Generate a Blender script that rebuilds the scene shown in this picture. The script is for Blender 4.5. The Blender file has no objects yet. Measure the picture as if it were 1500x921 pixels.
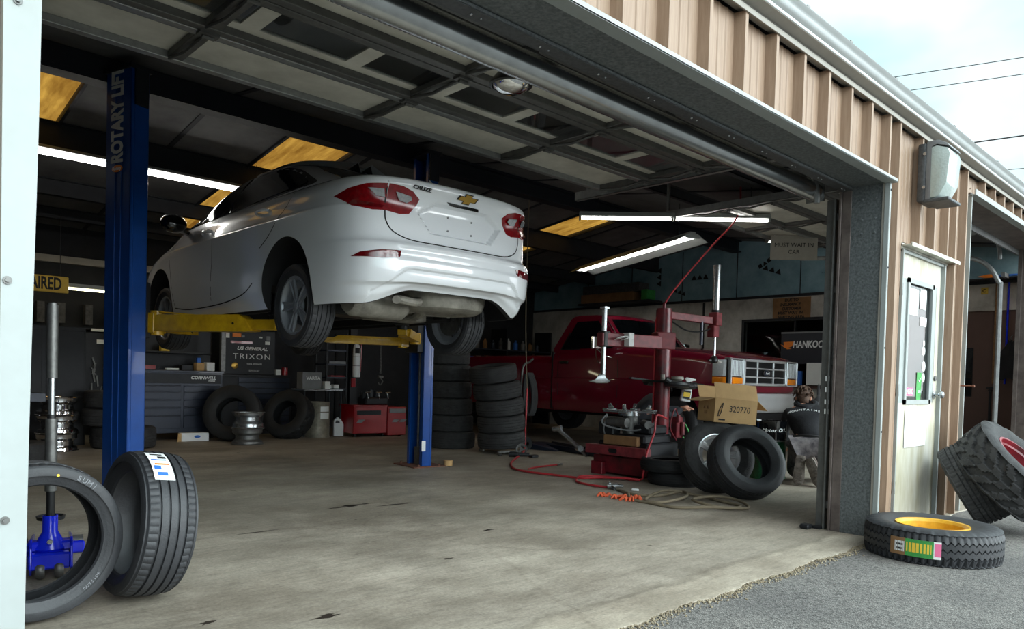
import bpy, bmesh, math, random
from mathutils import Vector as V, Matrix, Euler
from mathutils.bvhtree import BVHTree
from mathutils.geometry import delaunay_2d_cdt
PI = math.pi
scn = bpy.context.scene
COL = scn.collection
rnd = random.Random(7)

# ------------------------------------------------------------ materials
def lin(c):
    return tuple(((v/255)/12.92 if v/255 <= .04045 else ((v/255+.055)/1.055)**2.4) for v in c)

def mat(name, rgb, rough=.6, metal=0., var=.12, vs=6., bump=0., bs=40., coat=0., spec=.5, rgb2=None, trans=0., emis=0., stretch=None, detail=4.):
    m = bpy.data.materials.new(name); m.use_nodes = True
    nt = m.node_tree; b = nt.nodes['Principled BSDF']
    c = lin(rgb)
    b.inputs['Roughness'].default_value = rough
    b.inputs['Metallic'].default_value = metal
    b.inputs['Coat Weight'].default_value = coat
    b.inputs['Coat Roughness'].default_value = .03
    b.inputs['Specular IOR Level'].default_value = spec
    b.inputs['Transmission Weight'].default_value = trans
    tc = nt.nodes.new('ShaderNodeTexCoord')
    src = tc.outputs['Object']
    if stretch:
        mp = nt.nodes.new('ShaderNodeMapping'); mp.inputs['Scale'].default_value = stretch
        nt.links.new(src, mp.inputs['Vector']); src = mp.outputs['Vector']
    if var > 0 or rgb2:
        n = nt.nodes.new('ShaderNodeTexNoise'); n.inputs['Scale'].default_value = vs; n.inputs['Detail'].default_value = detail
        n.inputs['Roughness'].default_value = .65
        nt.links.new(src, n.inputs['Vector'])
        r = nt.nodes.new('ShaderNodeValToRGB')
        r.color_ramp.elements[0].position = .32; r.color_ramp.elements[1].position = .68
        c2 = lin(rgb2) if rgb2 else tuple(v*(1-var) for v in c)
        c1 = c if rgb2 else tuple(min(1, v*(1+var*.6)) for v in c)
        r.color_ramp.elements[0].color = (*c2, 1); r.color_ramp.elements[1].color = (*c1, 1)
        nt.links.new(n.outputs['Fac'], r.inputs['Fac']); nt.links.new(r.outputs['Color'], b.inputs['Base Color'])
    else:
        b.inputs['Base Color'].default_value = (*c, 1)
    if emis:
        b.inputs['Emission Color'].default_value = (*c, 1); b.inputs['Emission Strength'].default_value = emis
    if bump:
        n2 = nt.nodes.new('ShaderNodeTexNoise'); n2.inputs['Scale'].default_value = bs; n2.inputs['Detail'].default_value = 3
        nt.links.new(src, n2.inputs['Vector'])
        bp = nt.nodes.new('ShaderNodeBump'); bp.inputs['Strength'].default_value = bump; bp.inputs['Distance'].default_value = .01
        nt.links.new(n2.outputs['Fac'], bp.inputs['Height']); nt.links.new(bp.outputs['Normal'], b.inputs['Normal'])
    return m

M = {}
M['siding'] = mat('tan_siding', (151,127,106), .55, var=.13, vs=9, stretch=(6,6,.5), rgb2=(134,109,88))
M['trim_white'] = mat('white_trim', (154,160,159), .5, var=.06, vs=4, rgb2=(144,149,146))
M['trim_dirty'] = mat('dirty_white', (225,224,214), .5, vs=5, rgb2=(150,148,134))
M['galv'] = mat('galvanised_steel', (116,121,122), .5, .3, vs=60, rgb2=(80,85,87), detail=2)
M['galv_dark'] = mat('dark_galvanised', (86,88,90), .5, .35, vs=50, rgb2=(62,64,66))
M['alu'] = mat('gutter_aluminium', (205,210,210), .35, .35, var=.06, vs=5)
M['soffit'] = mat('soffit_grey', (150,145,136), .6, var=.1)
M['track'] = mat('track_steel', (150,152,152), .4, .6, var=.2, vs=15)
M['track_dark'] = mat('old_track_steel', (98,98,96), .5, .4, var=.25, vs=15)
M['chrome'] = mat('chrome', (225,226,228), .08, 1., var=.03)
M['steel'] = mat('bright_steel', (175,178,180), .25, .9, var=.15, vs=12)
M['steel_dull'] = mat('dull_steel', (110,110,108), .45, .7, var=.3, vs=20)
M['rubber'] = mat('tyre_rubber', (47,48,51), .55, var=.2, vs=14, bump=.15, bs=90)
M['rubber_worn'] = mat('worn_rubber', (58,58,58), .8, vs=9, rgb2=(36,36,37), bump=.4, bs=70)
M['rubber_dark'] = mat('dark_rubber', (30,31,33), .7, vs=9, rgb2=(18,19,20), bump=.2, bs=70)
M['tyre_letter'] = mat('moulded_letters', (128,130,134), .6)
M['black'] = mat('black_plastic', (20,20,22), .45, var=.2)
M['black_gloss'] = mat('gloss_black', (10,11,13), .08, coat=.6, var=0)
M['dark_metal'] = mat('dark_metal', (32,34,38), .5, .3, var=.25)
M['cardboard'] = mat('cardboard', (196,160,110), .85, var=.1, vs=7)
M['cardboard_dark'] = mat('old_cardboard', (140,105,70), .9, var=.2, vs=7)
M['paper'] = mat('white_paper', (228,230,228), .8, var=.04)
M['blue'] = mat('lift_blue', (12,70,148), .32, vs=5, var=.18, coat=.3)
M['blue_dark'] = mat('dark_blue_beam', (15,19,30), .6, var=.3)
M['jack_blue'] = mat('jack_blue', (16,40,215), .25, var=.1, coat=.4)
M['yellow'] = mat('lift_yellow', (214,170,26), .4, vs=9, rgb2=(176,134,20), coat=.2)
M['red'] = mat('machine_red', (132,24,38), .4, vs=7, rgb2=(70,18,24), coat=.2)
M['bumper'] = mat('worn_chrome', (232,232,234), .2, .6, var=.05)
M['red_arm'] = mat('arm_red', (138,52,58), .5, vs=12, rgb2=(96,30,36))
M['red_hose'] = mat('red_hose', (178,44,52), .5, var=.15)
M['toolred'] = mat('toolbox_red', (150,14,26), .3, var=.15, coat=.4)
M['navy'] = mat('navy_steel', (34,42,58), .35, .2, var=.15, coat=.2)
M['white_paint'] = mat('white_car_paint', (226,229,232), .22, var=0, coat=1., spec=.5)
M['maroon'] = mat('maroon_car_paint', (118,6,38), .25, var=.08, vs=3, coat=1.)
M['orange'] = mat('amber_lens', (245,140,20), .15, var=.1, coat=.8)
M['lens'] = mat('headlamp_lens', (216,223,226), .12, .1, var=.1, vs=30, coat=1)
M['redlens'] = mat('red_lens', (128,5,16), .16, var=.3, vs=40, coat=.25)
M['redlens_dark'] = mat('deep_red_lens', (95,4,12), .1, var=.2, vs=40, coat=1.)
M['clearlens'] = mat('clear_lens', (150,150,152), .12, .4, var=.25, vs=60, coat=1.)
M['carglass'] = mat('tinted_glass', (9,12,15), .03, var=0, coat=.5)
M['underbody'] = mat('underbody_metal', (150,146,135), .55, .2, vs=6, rgb2=(92,88,80), bump=.2, bs=30)
M['underdark'] = mat('underbody_black', (16,16,18), .8, var=.3)
M['alloy'] = mat('grey_alloy', (142,146,152), .3, .35, var=.1)
M['gold'] = mat('gold_emblem', (205,165,80), .3, .7, var=.1)
M['ink'] = mat('ink', (24,24,26), .7, var=0)
M['white'] = mat('white_paint_flat', (228,230,230), .6, var=.05)
M['grey'] = mat('mid_grey', (120,122,124), .6, var=.15)
M['greenlab'] = mat('green_print', (60,150,70), .6, vs=20, var=.3)
M['bluelab'] = mat('blue_print', (50,110,200), .6, var=.1)
M['pink'] = mat('pink_print', (226,110,150), .6, var=.1)
M['yellowlab'] = mat('yellow_print', (228,190,60), .6, var=.1)
M['orangelab'] = mat('orange_print', (238,130,30), .5, var=.05)
M['signyellow'] = mat('sign_yellow', (214,180,70), .6, var=.12)
M['drywall'] = mat('grimy_white_wall', (206,203,196), .8, vs=2.2, rgb2=(150,146,138), bump=.1, bs=12)
M['foam'] = mat('blue_foam_board', (142,176,188), .8, vs=3, rgb2=(112,148,160))
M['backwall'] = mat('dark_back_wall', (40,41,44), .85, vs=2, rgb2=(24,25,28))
M['roof'] = mat('roof_liner', (112,112,112), .75, vs=1.5, rgb2=(78,78,80), bump=.1, bs=5)
M['purlin'] = mat('dark_purlin', (34,36,42), .7, var=.3)
M['door_panel'] = mat('overhead_door_panel', (214,211,200), .55, vs=3, rgb2=(178,175,164))
M['brown_door'] = mat('brown_steel_door', (92,68,60), .5, var=.08)
M['brown_metal'] = mat('brown_jamb_metal', (112,102,97), .5, .2, vs=9, rgb2=(82,73,70))
M['skin'] = mat('skin', (205,150,125), .5, var=.06)
M['hair'] = mat('brown_hair', (96,70,52), .7, vs=60, rgb2=(56,40,32), bump=.4, bs=120)
M['hoodie'] = mat('black_hoodie', (30,31,35), .9, var=.25, vs=10, bump=.3, bs=30)
M['shirt'] = mat('charcoal_shirt', (46,48,54), .9, var=.25, vs=10, bump=.3, bs=25)
M['jeans'] = mat('grey_jeans', (120,114,114), .9, vs=14, rgb2=(66,62,66), bump=.3, bs=60)
M['sole'] = mat('shoe_sole', (126,118,110), .85, vs=18, rgb2=(82,74,68), bump=.5, bs=90)
M['shoe'] = mat('brown_boot', (70,54,44), .7, var=.2)
M['drumgreen'] = mat('green_drum_paint', (24,112,70), .4, vs=12, rgb2=(14,30,24))
M['rag'] = mat('orange_rag', (214,96,60), .9, var=.25, vs=30)
M['hose_tan'] = mat('tan_air_hose', (120,108,88), .7, var=.2)
M['rust'] = mat('rust_dirt', (126,70,50), .95, vs=30, rgb2=(90,72,60))
M['rimyellow'] = mat('yellow_rim', (226,176,50), .4, vs=20, rgb2=(206,150,36))
M['bark'] = mat('tree_bark', (96,88,80), .9, var=.3)
M['wood'] = mat('wood_board', (150,112,74), .7, vs=6, stretch=(1,1,6), rgb2=(118,84,54))
M['canvas'] = mat('grey_canvas', (82,82,84), .85, vs=20, rgb2=(54,54,56))
M['drum_grey'] = mat('galvanised_drum', (150,144,128), .5, .3, vs=9, rgb2=(104,98,86))
M['hankook'] = mat('sign_navy', (30,34,44), .35, var=.05)

def glass_mat():
    m = bpy.data.materials.new('window_glass'); m.use_nodes = True
    b = m.node_tree.nodes['Principled BSDF']
    b.inputs['Base Color'].default_value = (.7,.75,.75,1); b.inputs['Roughness'].default_value = .02
    b.inputs['Transmission Weight'].default_value = 1; b.inputs['IOR'].default_value = 1.45
    return m
M['glass'] = glass_mat()
def emit(name, rgb, s):
    m = bpy.data.materials.new(name); m.use_nodes = True; nt = m.node_tree
    nt.nodes.remove(nt.nodes['Principled BSDF']); e = nt.nodes.new('ShaderNodeEmission')
    e.inputs['Color'].default_value = (*rgb,1); e.inputs['Strength'].default_value = s
    nt.links.new(e.outputs[0], nt.nodes['Material Output'].inputs[0]); return m
M['tube'] = emit('fluorescent_tube', (1,.98,.92), 15.)
M['tube_warm'] = emit('warm_fluorescent_tube', (1,.93,.62), 9.)

def skylight_mat():
    m = bpy.data.materials.new('aged_fibreglass'); m.use_nodes = True; nt = m.node_tree
    nt.nodes.remove(nt.nodes['Principled BSDF'])
    t = nt.nodes.new('ShaderNodeBsdfTranslucent'); n = nt.nodes.new('ShaderNodeTexNoise'); r = nt.nodes.new('ShaderNodeValToRGB')
    tc = nt.nodes.new('ShaderNodeTexCoord'); mp = nt.nodes.new('ShaderNodeMapping'); mp.inputs['Scale'].default_value = (6,.9,1)
    nt.links.new(tc.outputs['Object'], mp.inputs[0]); nt.links.new(mp.outputs[0], n.inputs['Vector'])
    n.inputs['Scale'].default_value = 1.2; n.inputs['Detail'].default_value = 8; n.inputs['Roughness'].default_value = .7
    r.color_ramp.elements[0].position = .3; r.color_ramp.elements[1].position = .7
    r.color_ramp.elements[0].color = (.30,.18,.065,1); r.color_ramp.elements[1].color = (.66,.47,.20,1)
    nt.links.new(n.outputs['Fac'], r.inputs[0]); nt.links.new(r.outputs[0], t.inputs[0])
    nt.links.new(t.outputs[0], nt.nodes['Material Output'].inputs[0]); return m
M['skylight'] = skylight_mat()

def concrete_mat():
    m = bpy.data.materials.new('shop_concrete'); m.use_nodes = True; nt = m.node_tree; b = nt.nodes['Principled BSDF']
    tc = nt.nodes.new('ShaderNodeTexCoord')
    def noise(s, d, ro=.6, sc=None):
        n = nt.nodes.new('ShaderNodeTexNoise'); n.inputs['Scale'].default_value = s; n.inputs['Detail'].default_value = d; n.inputs['Roughness'].default_value = ro
        if sc:
            mp = nt.nodes.new('ShaderNodeMapping'); mp.inputs['Scale'].default_value = sc
            nt.links.new(tc.outputs['Object'], mp.inputs[0]); nt.links.new(mp.outputs[0], n.inputs['Vector'])
        else: nt.links.new(tc.outputs['Object'], n.inputs['Vector'])
        return n
    def ramp(src, a, ca, bb, cb):
        r = nt.nodes.new('ShaderNodeValToRGB'); r.color_ramp.elements[0].position = a; r.color_ramp.elements[1].position = bb
        r.color_ramp.elements[0].color = (*ca,1); r.color_ramp.elements[1].color = (*cb,1)
        nt.links.new(src, r.inputs[0]); return r
    def mix(kind, fac, a, bb):
        x = nt.nodes.new('ShaderNodeMix'); x.data_type = 'RGBA'; x.blend_type = kind
        if isinstance(fac, float): x.inputs['Factor'].default_value = fac
        else: nt.links.new(fac, x.inputs['Factor'])
        nt.links.new(a, x.inputs['A']); nt.links.new(bb, x.inputs['B']); return x.outputs['Result']
    base = ramp(noise(1.1, 8, .7).outputs['Fac'], .3, lin((142,134,121)), .7, lin((186,176,160)))
    fine = ramp(noise(55, 5, .8).outputs['Fac'], .35, (.72,.72,.72), .65, (1.1,1.1,1.1))
    grime = ramp(noise(.8, 7, .72, (1,1.6,1)).outputs['Fac'], .40, (.58,.56,.54), .64, (1,1,1))
    scr = ramp(noise(14, 5, .75, (.35,2.2,1)).outputs['Fac'], .36, (.78,.78,.78), .5, (1,1,1))
    spots = ramp(noise(5.5, 3, .5).outputs['Fac'], .245, (.22,.2,.18), .275, (1,1,1))
    c = mix('MULTIPLY', 1., base.outputs[0], fine.outputs[0]); c = mix('MULTIPLY', 1., c, grime.outputs[0])
    c = mix('MULTIPLY', 1., c, scr.outputs[0]); c = mix('MULTIPLY', 1., c, spots.outputs[0])
    # weathered pale band along the outer lip, darker worn line behind it
    sp = nt.nodes.new('ShaderNodeSeparateXYZ'); nt.links.new(tc.outputs['Object'], sp.inputs[0])
    wob = nt.nodes.new('ShaderNodeMath'); wob.operation = 'MULTIPLY_ADD'; wob.inputs[1].default_value = .22
    nt.links.new(noise(2.5, 5).outputs['Fac'], wob.inputs[0]); nt.links.new(sp.outputs['Y'], wob.inputs[2])
    lip = ramp(wob.outputs[0], .28, (1.22,1.21,1.19), .37, (1,1,1)); e = lip.color_ramp.elements.new(.325); e.color = (.80,.79,.77,1)
    c = mix('MULTIPLY', 1., c, lip.outputs[0])
    # tyre tracks running into the bay
    w = nt.nodes.new('ShaderNodeTexVoronoi'); w.feature = 'DISTANCE_TO_EDGE'; w.inputs['Scale'].default_value = .33
    nz = noise(3, 4); ad = nt.nodes.new('ShaderNodeMixRGB'); ad.inputs[0].default_value = .12
    nt.links.new(tc.outputs['Object'], ad.inputs[1]); nt.links.new(nz.outputs['Color'], ad.inputs[2]); nt.links.new(ad.outputs[0], w.inputs['Vector'])
    cr = ramp(w.outputs['Distance'], .0003, (.6,.57,.55), .0012, (1,1,1))
    c = mix('MULTIPLY', .35, c, cr.outputs[0])
    nt.links.new(c, b.inputs['Base Color'])
    rr = nt.nodes.new('ShaderNodeMapRange'); rr.inputs[3].default_value = .38; rr.inputs[4].default_value = .75
    nt.links.new(noise(2.2, 6).outputs['Fac'], rr.inputs[0]); nt.links.new(rr.outputs[0], b.inputs['Roughness'])
    bp = nt.nodes.new('ShaderNodeBump'); bp.inputs['Strength'].default_value = .12; bp.inputs['Distance'].default_value = .01
    nt.links.new(noise(30, 6).outputs['Fac'], bp.inputs['Height']); nt.links.new(bp.outputs[0], b.inputs['Normal'])
    return m
M['concrete'] = concrete_mat()
def asphalt_mat():
    m = bpy.data.materials.new('asphalt'); m.use_nodes = True; nt = m.node_tree; b = nt.nodes['Principled BSDF']
    tc = nt.nodes.new('ShaderNodeTexCoord'); v = nt.nodes.new('ShaderNodeTexVoronoi'); v.inputs['Scale'].default_value = 110
    n = nt.nodes.new('ShaderNodeTexNoise'); n.inputs['Scale'].default_value = 1.4; n.inputs['Detail'].default_value = 7
    nt.links.new(tc.outputs['Object'], v.inputs['Vector']); nt.links.new(tc.outputs['Object'], n.inputs['Vector'])
    r = nt.nodes.new('ShaderNodeValToRGB'); r.color_ramp.elements[0].color = (*lin((62,60,58)),1); r.color_ramp.elements[1].color = (*lin((150,146,140)),1)
    r2 = nt.nodes.new('ShaderNodeValToRGB'); r2.color_ramp.elements[0].position = .35; r2.color_ramp.elements[1].position = .65
    r2.color_ramp.elements[0].color = (.72,.72,.74,1); r2.color_ramp.elements[1].color = (1,1,1,1)
    nt.links.new(v.outputs['Color'], r.inputs[0]); nt.links.new(n.outputs['Fac'], r2.inputs[0])
    x = nt.nodes.new('ShaderNodeMix'); x.data_type = 'RGBA'; x.blend_type = 'MULTIPLY'; x.inputs['Factor'].default_value = 1
    nt.links.new(r.outputs[0], x.inputs['A']); nt.links.new(r2.outputs[0], x.inputs['B']); nt.links.new(x.outputs['Result'], b.inputs['Base Color'])
    b.inputs['Roughness'].default_value = .9
    bp = nt.nodes.new('ShaderNodeBump'); bp.inputs['Strength'].default_value = .5; bp.inputs['Distance'].default_value = .008
    nt.links.new(v.outputs['Distance'], bp.inputs['Height']); nt.links.new(bp.outputs[0], b.inputs['Normal'])
    return m
M['asphalt'] = asphalt_mat()

# ------------------------------------------------------------ geometry helpers
def T(x=0, y=0, z=0): return Matrix.Translation((x, y, z))
def Rz(a): return Matrix.Rotation(math.radians(a), 4, 'Z')
def Rx(a): return Matrix.Rotation(math.radians(a), 4, 'X')
def Ry(a): return Matrix.Rotation(math.radians(a), 4, 'Y')
def basis(o, x, y, z):
    m = Matrix.Identity(4)
    for i, a in enumerate((x, y, z)):
        a = V(a)
        for k in range(3): m[k][i] = a[k]
    for k in range(3): m[k][3] = o[k]
    return m
def axis_m(o, zdir, up=(0,0,1)):
    z = V(zdir).normalized(); u = V(up)
    if abs(z.dot(u)) > .98: u = V((0,1,0))
    x = u.cross(z).normalized(); y = z.cross(x)
    return basis(o, x, y, z)

class MB:
    def __init__(s): s.bm = bmesh.new(); s.M = Matrix.Identity(4); s.mi = 0
    def v(s, p): return s.bm.verts.new(s.M @ V(p))
    def f(s, vs):
        try: fc = s.bm.faces.new(vs); fc.material_index = s.mi; return fc
        except ValueError: return None
    def box(s, x0, x1, y0, y1, z0, z1, bev=0, seg=1):
        vs = [s.v((x, y, z)) for z in (z0, z1) for y in (y0, y1) for x in (x0, x1)]
        fs = [s.f([vs[i] for i in q]) for q in ((0,2,3,1),(4,5,7,6),(0,1,5,4),(2,6,7,3),(0,4,6,2),(1,3,7,5))]
        if bev:
            es = list({e for f in fs for e in f.edges})
            r = bmesh.ops.bevel(s.bm, geom=es, offset=bev, segments=seg, affect='EDGES', profile=.5)
            for f in r['faces']: f.material_index = s.mi
        return s
    def bar(s, p0, p1, w, h, up=(0,0,1), bev=0):
        p0 = V(p0); p1 = V(p1); L = (p1-p0).length; m = axis_m(p0, p1-p0, up); old = s.M; s.M = s.M @ m
        s.box(-w/2, w/2, -h/2, h/2, 0, L, bev); s.M = old; return s
    def cyl(s, p0, p1, r0, r1=None, n=16, cap=True):
        r1 = r0 if r1 is None else r1
        p0 = V(p0); p1 = V(p1); m = axis_m(p0, p1-p0); L = (p1-p0).length
        a = [s.v(m @ V((r0*math.cos(2*PI*i/n), r0*math.sin(2*PI*i/n), 0))) for i in range(n)]
        b = [s.v(m @ V((r1*math.cos(2*PI*i/n), r1*math.sin(2*PI*i/n), L))) for i in range(n)]
        for i in range(n): s.f((a[i], a[(i+1)%n], b[(i+1)%n], b[i]))
        if cap: s.f(a[::-1]); s.f(b)
        return s
    def lathe(s, prof, n=32, m=None, closed=False, a0=0., a1=2*PI):
        m = m or Matrix.Identity(4); full = abs(a1-a0-2*PI) < 1e-6; cnt = n if full else n+1
        rings = []
        for i in range(cnt):
            a = a0+(a1-a0)*i/n; ca, sa = math.cos(a), math.sin(a)
            rings.append([s.v(m @ V((r*ca, r*sa, h))) for r, h in prof])
        K = len(prof)
        for i in range(n):
            A = rings[i]; B = rings[(i+1) % cnt]
            for k in range(K if closed else K-1):
                s.f((A[k], B[k], B[(k+1)%K], A[(k+1)%K]))
        if not closed and full:
            if prof[0][0] > 1e-4 and prof[0][0] == 0: pass
        return s
    def disc(s, m, r, n=24, r0=0):
        if r0: return s.lathe([(r0,0),(r,0)], n, m)
        s.f([s.v(m @ V((r*math.cos(2*PI*i/n), r*math.sin(2*PI*i/n), 0))) for i in range(n)]); return s
    def tube(s, pts, r, n=8, cap=True, closed=False):
        pts = [V(p) for p in pts]; K = len(pts); rr = r if isinstance(r, (list, tuple)) else [r]*K
        prev = None; rings = []
        for i in range(K):
            if closed: t = pts[(i+1)%K]-pts[i-1]
            else: t = pts[min(i+1, K-1)]-pts[max(i-1, 0)]
            t = t.normalized() if t.length > 1e-9 else V((0,0,1))
            if prev is None:
                u = V((0,0,1)) if abs(t.z) < .9 else V((1,0,0)); x = u.cross(t).normalized()
            else:
                x = (prev - t*prev.dot(t)).normalized()
            prev = x; y = t.cross(x)
            rings.append([s.v(pts[i] + x*rr[i]*math.cos(2*PI*k/n) + y*rr[i]*math.sin(2*PI*k/n)) for k in range(n)])
        for i in range(K if closed else K-1):
            A = rings[i]; B = rings[(i+1)%K]
            for k in range(n): s.f((A[k], A[(k+1)%n], B[(k+1)%n], B[k]))
        if cap and not closed: s.f(rings[0][::-1]); s.f(rings[-1])
        return s
    def prism(s, poly, m, h, bev=0):
        a = [s.v(m @ V((x, y, 0))) for x, y in poly]; b = [s.v(m @ V((x, y, h))) for x, y in poly]; n = len(poly)
        fs = [s.f(a[::-1]), s.f(b)]
        for i in range(n): fs.append(s.f((a[i], a[(i+1)%n], b[(i+1)%n], b[i])))
        if bev:
            es = list({e for f in fs if f for e in f.edges})
            r = bmesh.ops.bevel(s.bm, geom=es, offset=bev, segments=2, affect='EDGES', profile=.5)
            for f in r['faces']: f.material_index = s.mi
        return s
    def ball(s, c, r, sc=(1,1,1), n=16):
        m = s.M @ T(*c) @ Matrix.Diagonal((r*sc[0], r*sc[1], r*sc[2], 1))
        r_ = bmesh.ops.create_uvsphere(s.bm, u_segments=n, v_segments=max(6, n//2), radius=1, matrix=m)
        for v in r_['verts']:
            for f in v.link_faces: f.material_index = s.mi
        return s
    def grid(s, rows, closed_u=False):
        R = [[s.v(p) for p in row] for row in rows]; n = len(R[0])
        for i in range(len(R)-1):
            for k in range(n if closed_u else n-1):
                s.f((R[i][k], R[i][(k+1)%n], R[i+1][(k+1)%n], R[i+1][k]))
        return R
    def build(s, name, mats, parent=None, ang=35, loc=None, clean=False):
        me = bpy.data.meshes.new(name)
        if clean: bmesh.ops.remove_doubles(s.bm, verts=s.bm.verts, dist=1e-5)
        bmesh.ops.recalc_face_normals(s.bm, faces=s.bm.faces)
        s.bm.to_mesh(me); s.bm.free()
        for m in (mats if isinstance(mats, (list, tuple)) else [mats]): me.materials.append(M[m] if isinstance(m, str) else m)
        me.shade_smooth(); me.set_sharp_from_angle(angle=math.radians(ang))
        o = bpy.data.objects.new(name, me); COL.objects.link(o)
        if parent is not None: o.parent = parent
        if loc is not None: o.location = loc
        return o

def tag(o, label, cat, group=None):
    o['label'] = label; o['category'] = cat
    if group: o['group'] = group
    return o
def struct(o): o['kind'] = 'structure'; return o
def thing(name, label, cat, loc=(0,0,0), rz=0, group=None, rot=None):
    o = bpy.data.objects.new(name, None); COL.objects.link(o); o.empty_display_size = .1
    if rot is not None: o.matrix_world = T(*loc) @ rot
    else: o.location = loc; o.rotation_euler = (0, 0, math.radians(rz))
    return tag(o, label, cat, group)
def dup(root, mtx, label=None, group=None):
    r = root.copy(); COL.objects.link(r); r.matrix_world = mtx
    if label: r['label'] = label
    if group: r['group'] = group
    for ch in [c for c in COL.objects if c.parent == root]:
        c = ch.copy(); COL.objects.link(c); c.parent = r
        for g in [q for q in COL.objects if q.parent == ch]:
            d = g.copy(); COL.objects.link(d); d.parent = c
    return r

def smooth(pts, k=6, closed=False):
    pts = [V(p) for p in pts]; n = len(pts); out = []
    rng = range(n if closed else n-1)
    for i in rng:
        p0 = pts[i-1] if (closed or i > 0) else pts[i]; p1 = pts[i]; p2 = pts[(i+1) % n]; p3 = pts[(i+2) % n] if (closed or i+2 < n) else pts[(i+1) % n]
        for j in range(k):
            t = j/k
            out.append(.5*((2*p1)+(-p0+p2)*t+(2*p0-5*p1+4*p2-p3)*t*t+(-p0+3*p1-3*p2+p3)*t**3))
    if not closed: out.append(pts[-1])
    return out

def text(name, s, size, material, m, parent=None, ext=.001, bold=0., shear=0., align='CENTER', sx=1., space=1., fit=None):
    cu = bpy.data.curves.new('txt', 'FONT'); cu.body = s; cu.size = size; cu.extrude = ext; cu.offset = bold*size
    cu.shear = shear; cu.align_x = align; cu.align_y = 'CENTER'; cu.resolution_u = 3; cu.space_character = space
    o = bpy.data.objects.new('txt', cu); COL.objects.link(o)
    dg = bpy.context.evaluated_depsgraph_get(); dg.update()
    me = bpy.data.meshes.new_from_object(o.evaluated_get(dg)); me.name = name
    bpy.data.objects.remove(o); bpy.data.curves.remove(cu)
    if fit:
        xs_ = [v.co.x for v in me.vertices]; mid_ = (max(xs_)+min(xs_))/2; sx = fit/(max(xs_)-min(xs_)); me.transform(T(-mid_,0,0))
    me.transform(m @ Matrix.Diagonal((sx,1,1,1))); me.materials.clear(); me.materials.append(M[material])
    r = bpy.data.objects.new(name, me); COL.objects.link(r)
    if parent is not None: r.parent = parent
    return r
def bake(o):
    dg = bpy.context.evaluated_depsgraph_get(); dg.update()
    me = bpy.data.meshes.new_from_object(o.evaluated_get(dg)); o.modifiers.clear(); o.data = me; return o
def skin(name, pts, edges, material, parent=None, sub=2, root=0):
    me = bpy.data.meshes.new(name); me.from_pydata([p[:3] for p in pts], edges, []); 
    o = bpy.data.objects.new(name, me); COL.objects.link(o)
    o.modifiers.new('s', 'SKIN'); ss = o.modifiers.new('b', 'SUBSURF'); ss.levels = sub; ss.render_levels = sub
    if not me.skin_vertices: me.attributes  # created with the modifier below
    if len(me.skin_vertices) == 0:
        bpy.context.view_layer.objects.active = o; bpy.ops.mesh.customdata_skin_add()
    for i, p in enumerate(pts):
        sv = me.skin_vertices[0].data[i]; r = p[3]; r2 = p[4] if len(p) > 4 else r
        sv.radius = (r, r2); sv.use_root = (i == root)
    bake(o); o.data.materials.clear(); o.data.materials.append(M[material]); o.data.shade_smooth()
    if parent is not None: o.parent = parent
    return o

# projecting panels, lamps and seams on to a curved body
def inside_grid(poly, step):
    xs = [p[0] for p in poly]; ys = [p[1] for p in poly]
    dense = []
    n = len(poly)
    for i in range(n):
        a = V(poly[i]); b = V(poly[(i+1)%n]); k = max(1, int((b-a).length/step))
        for j in range(k): dense.append(a+(b-a)*j/k)
    def ins(x, y):
        c = False
        for i in range(n):
            x0, y0 = poly[i]; x1, y1 = poly[(i+1)%n]
            if (y0 > y) != (y1 > y) and x < (x1-x0)*(y-y0)/(y1-y0)+x0: c = not c
        return c
    pts = list(dense); x = min(xs)+step/2
    while x < max(xs):
        y = min(ys)+step/2
        while y < max(ys):
            if ins(x, y) and all((V((x,y))-d).length > step*.6 for d in dense): pts.append(V((x, y)))
            y += step
        x += step
    edges = [(i, (i+1) % len(dense)) for i in range(len(dense))]
    r = delaunay_2d_cdt([V((p[0], p[1])) for p in pts], edges, [list(range(len(dense)))], 1, 1e-6)
    return r[0], r[2]
def frame_for(D):
    D = V(D).normalized(); x = D.cross(V((0,0,1))).normalized(); y = x.cross(D); return x, y, D
def patch(name, bvh, pts3, D, material, parent, off=.003, step=.03, rnd_k=0, thick=.006, dense=None, back=None):
    x, y, D = frame_for(D)
    if rnd_k: pts3 = smooth(pts3, rnd_k, True)
    poly = [(V(p).dot(x), V(p).dot(y)) for p in pts3]
    vs, fs = inside_grid(poly, step)
    bm = bmesh.new(); out = []
    for v in vs:
        o = x*v[0]+y*v[1]-D*6
        h = bvh.ray_cast(o, D)
        if h[0] is None: out.append(None); continue
        nrm = h[1]
        if nrm.dot(D) > 0: nrm = -nrm
        out.append((h[0], nrm))
    vv = [bm.verts.new(h[0]+h[1]*off) if h else None for h in out]
    for f in fs:
        q = [vv[i] for i in f]
        if any(v is None for v in q): continue
        try: bm.faces.new(q)
        except ValueError: pass
    bmesh.ops.recalc_face_normals(bm, faces=bm.faces)
    if bm.faces and sum((f.normal.dot(D)*f.calc_area() for f in bm.faces)) > 0: bmesh.ops.reverse_faces(bm, faces=bm.faces)
    if thick:
        r = bmesh.ops.solidify(bm, geom=bm.faces[:], thickness=thick)
    me = bpy.data.meshes.new(name); bm.to_mesh(me); bm.free(); me.materials.append(M[material]); me.shade_smooth(); me.set_sharp_from_angle(angle=.7)
    o = bpy.data.objects.new(name, me); COL.objects.link(o)
    if parent is not None: o.parent = parent
    return o
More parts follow.
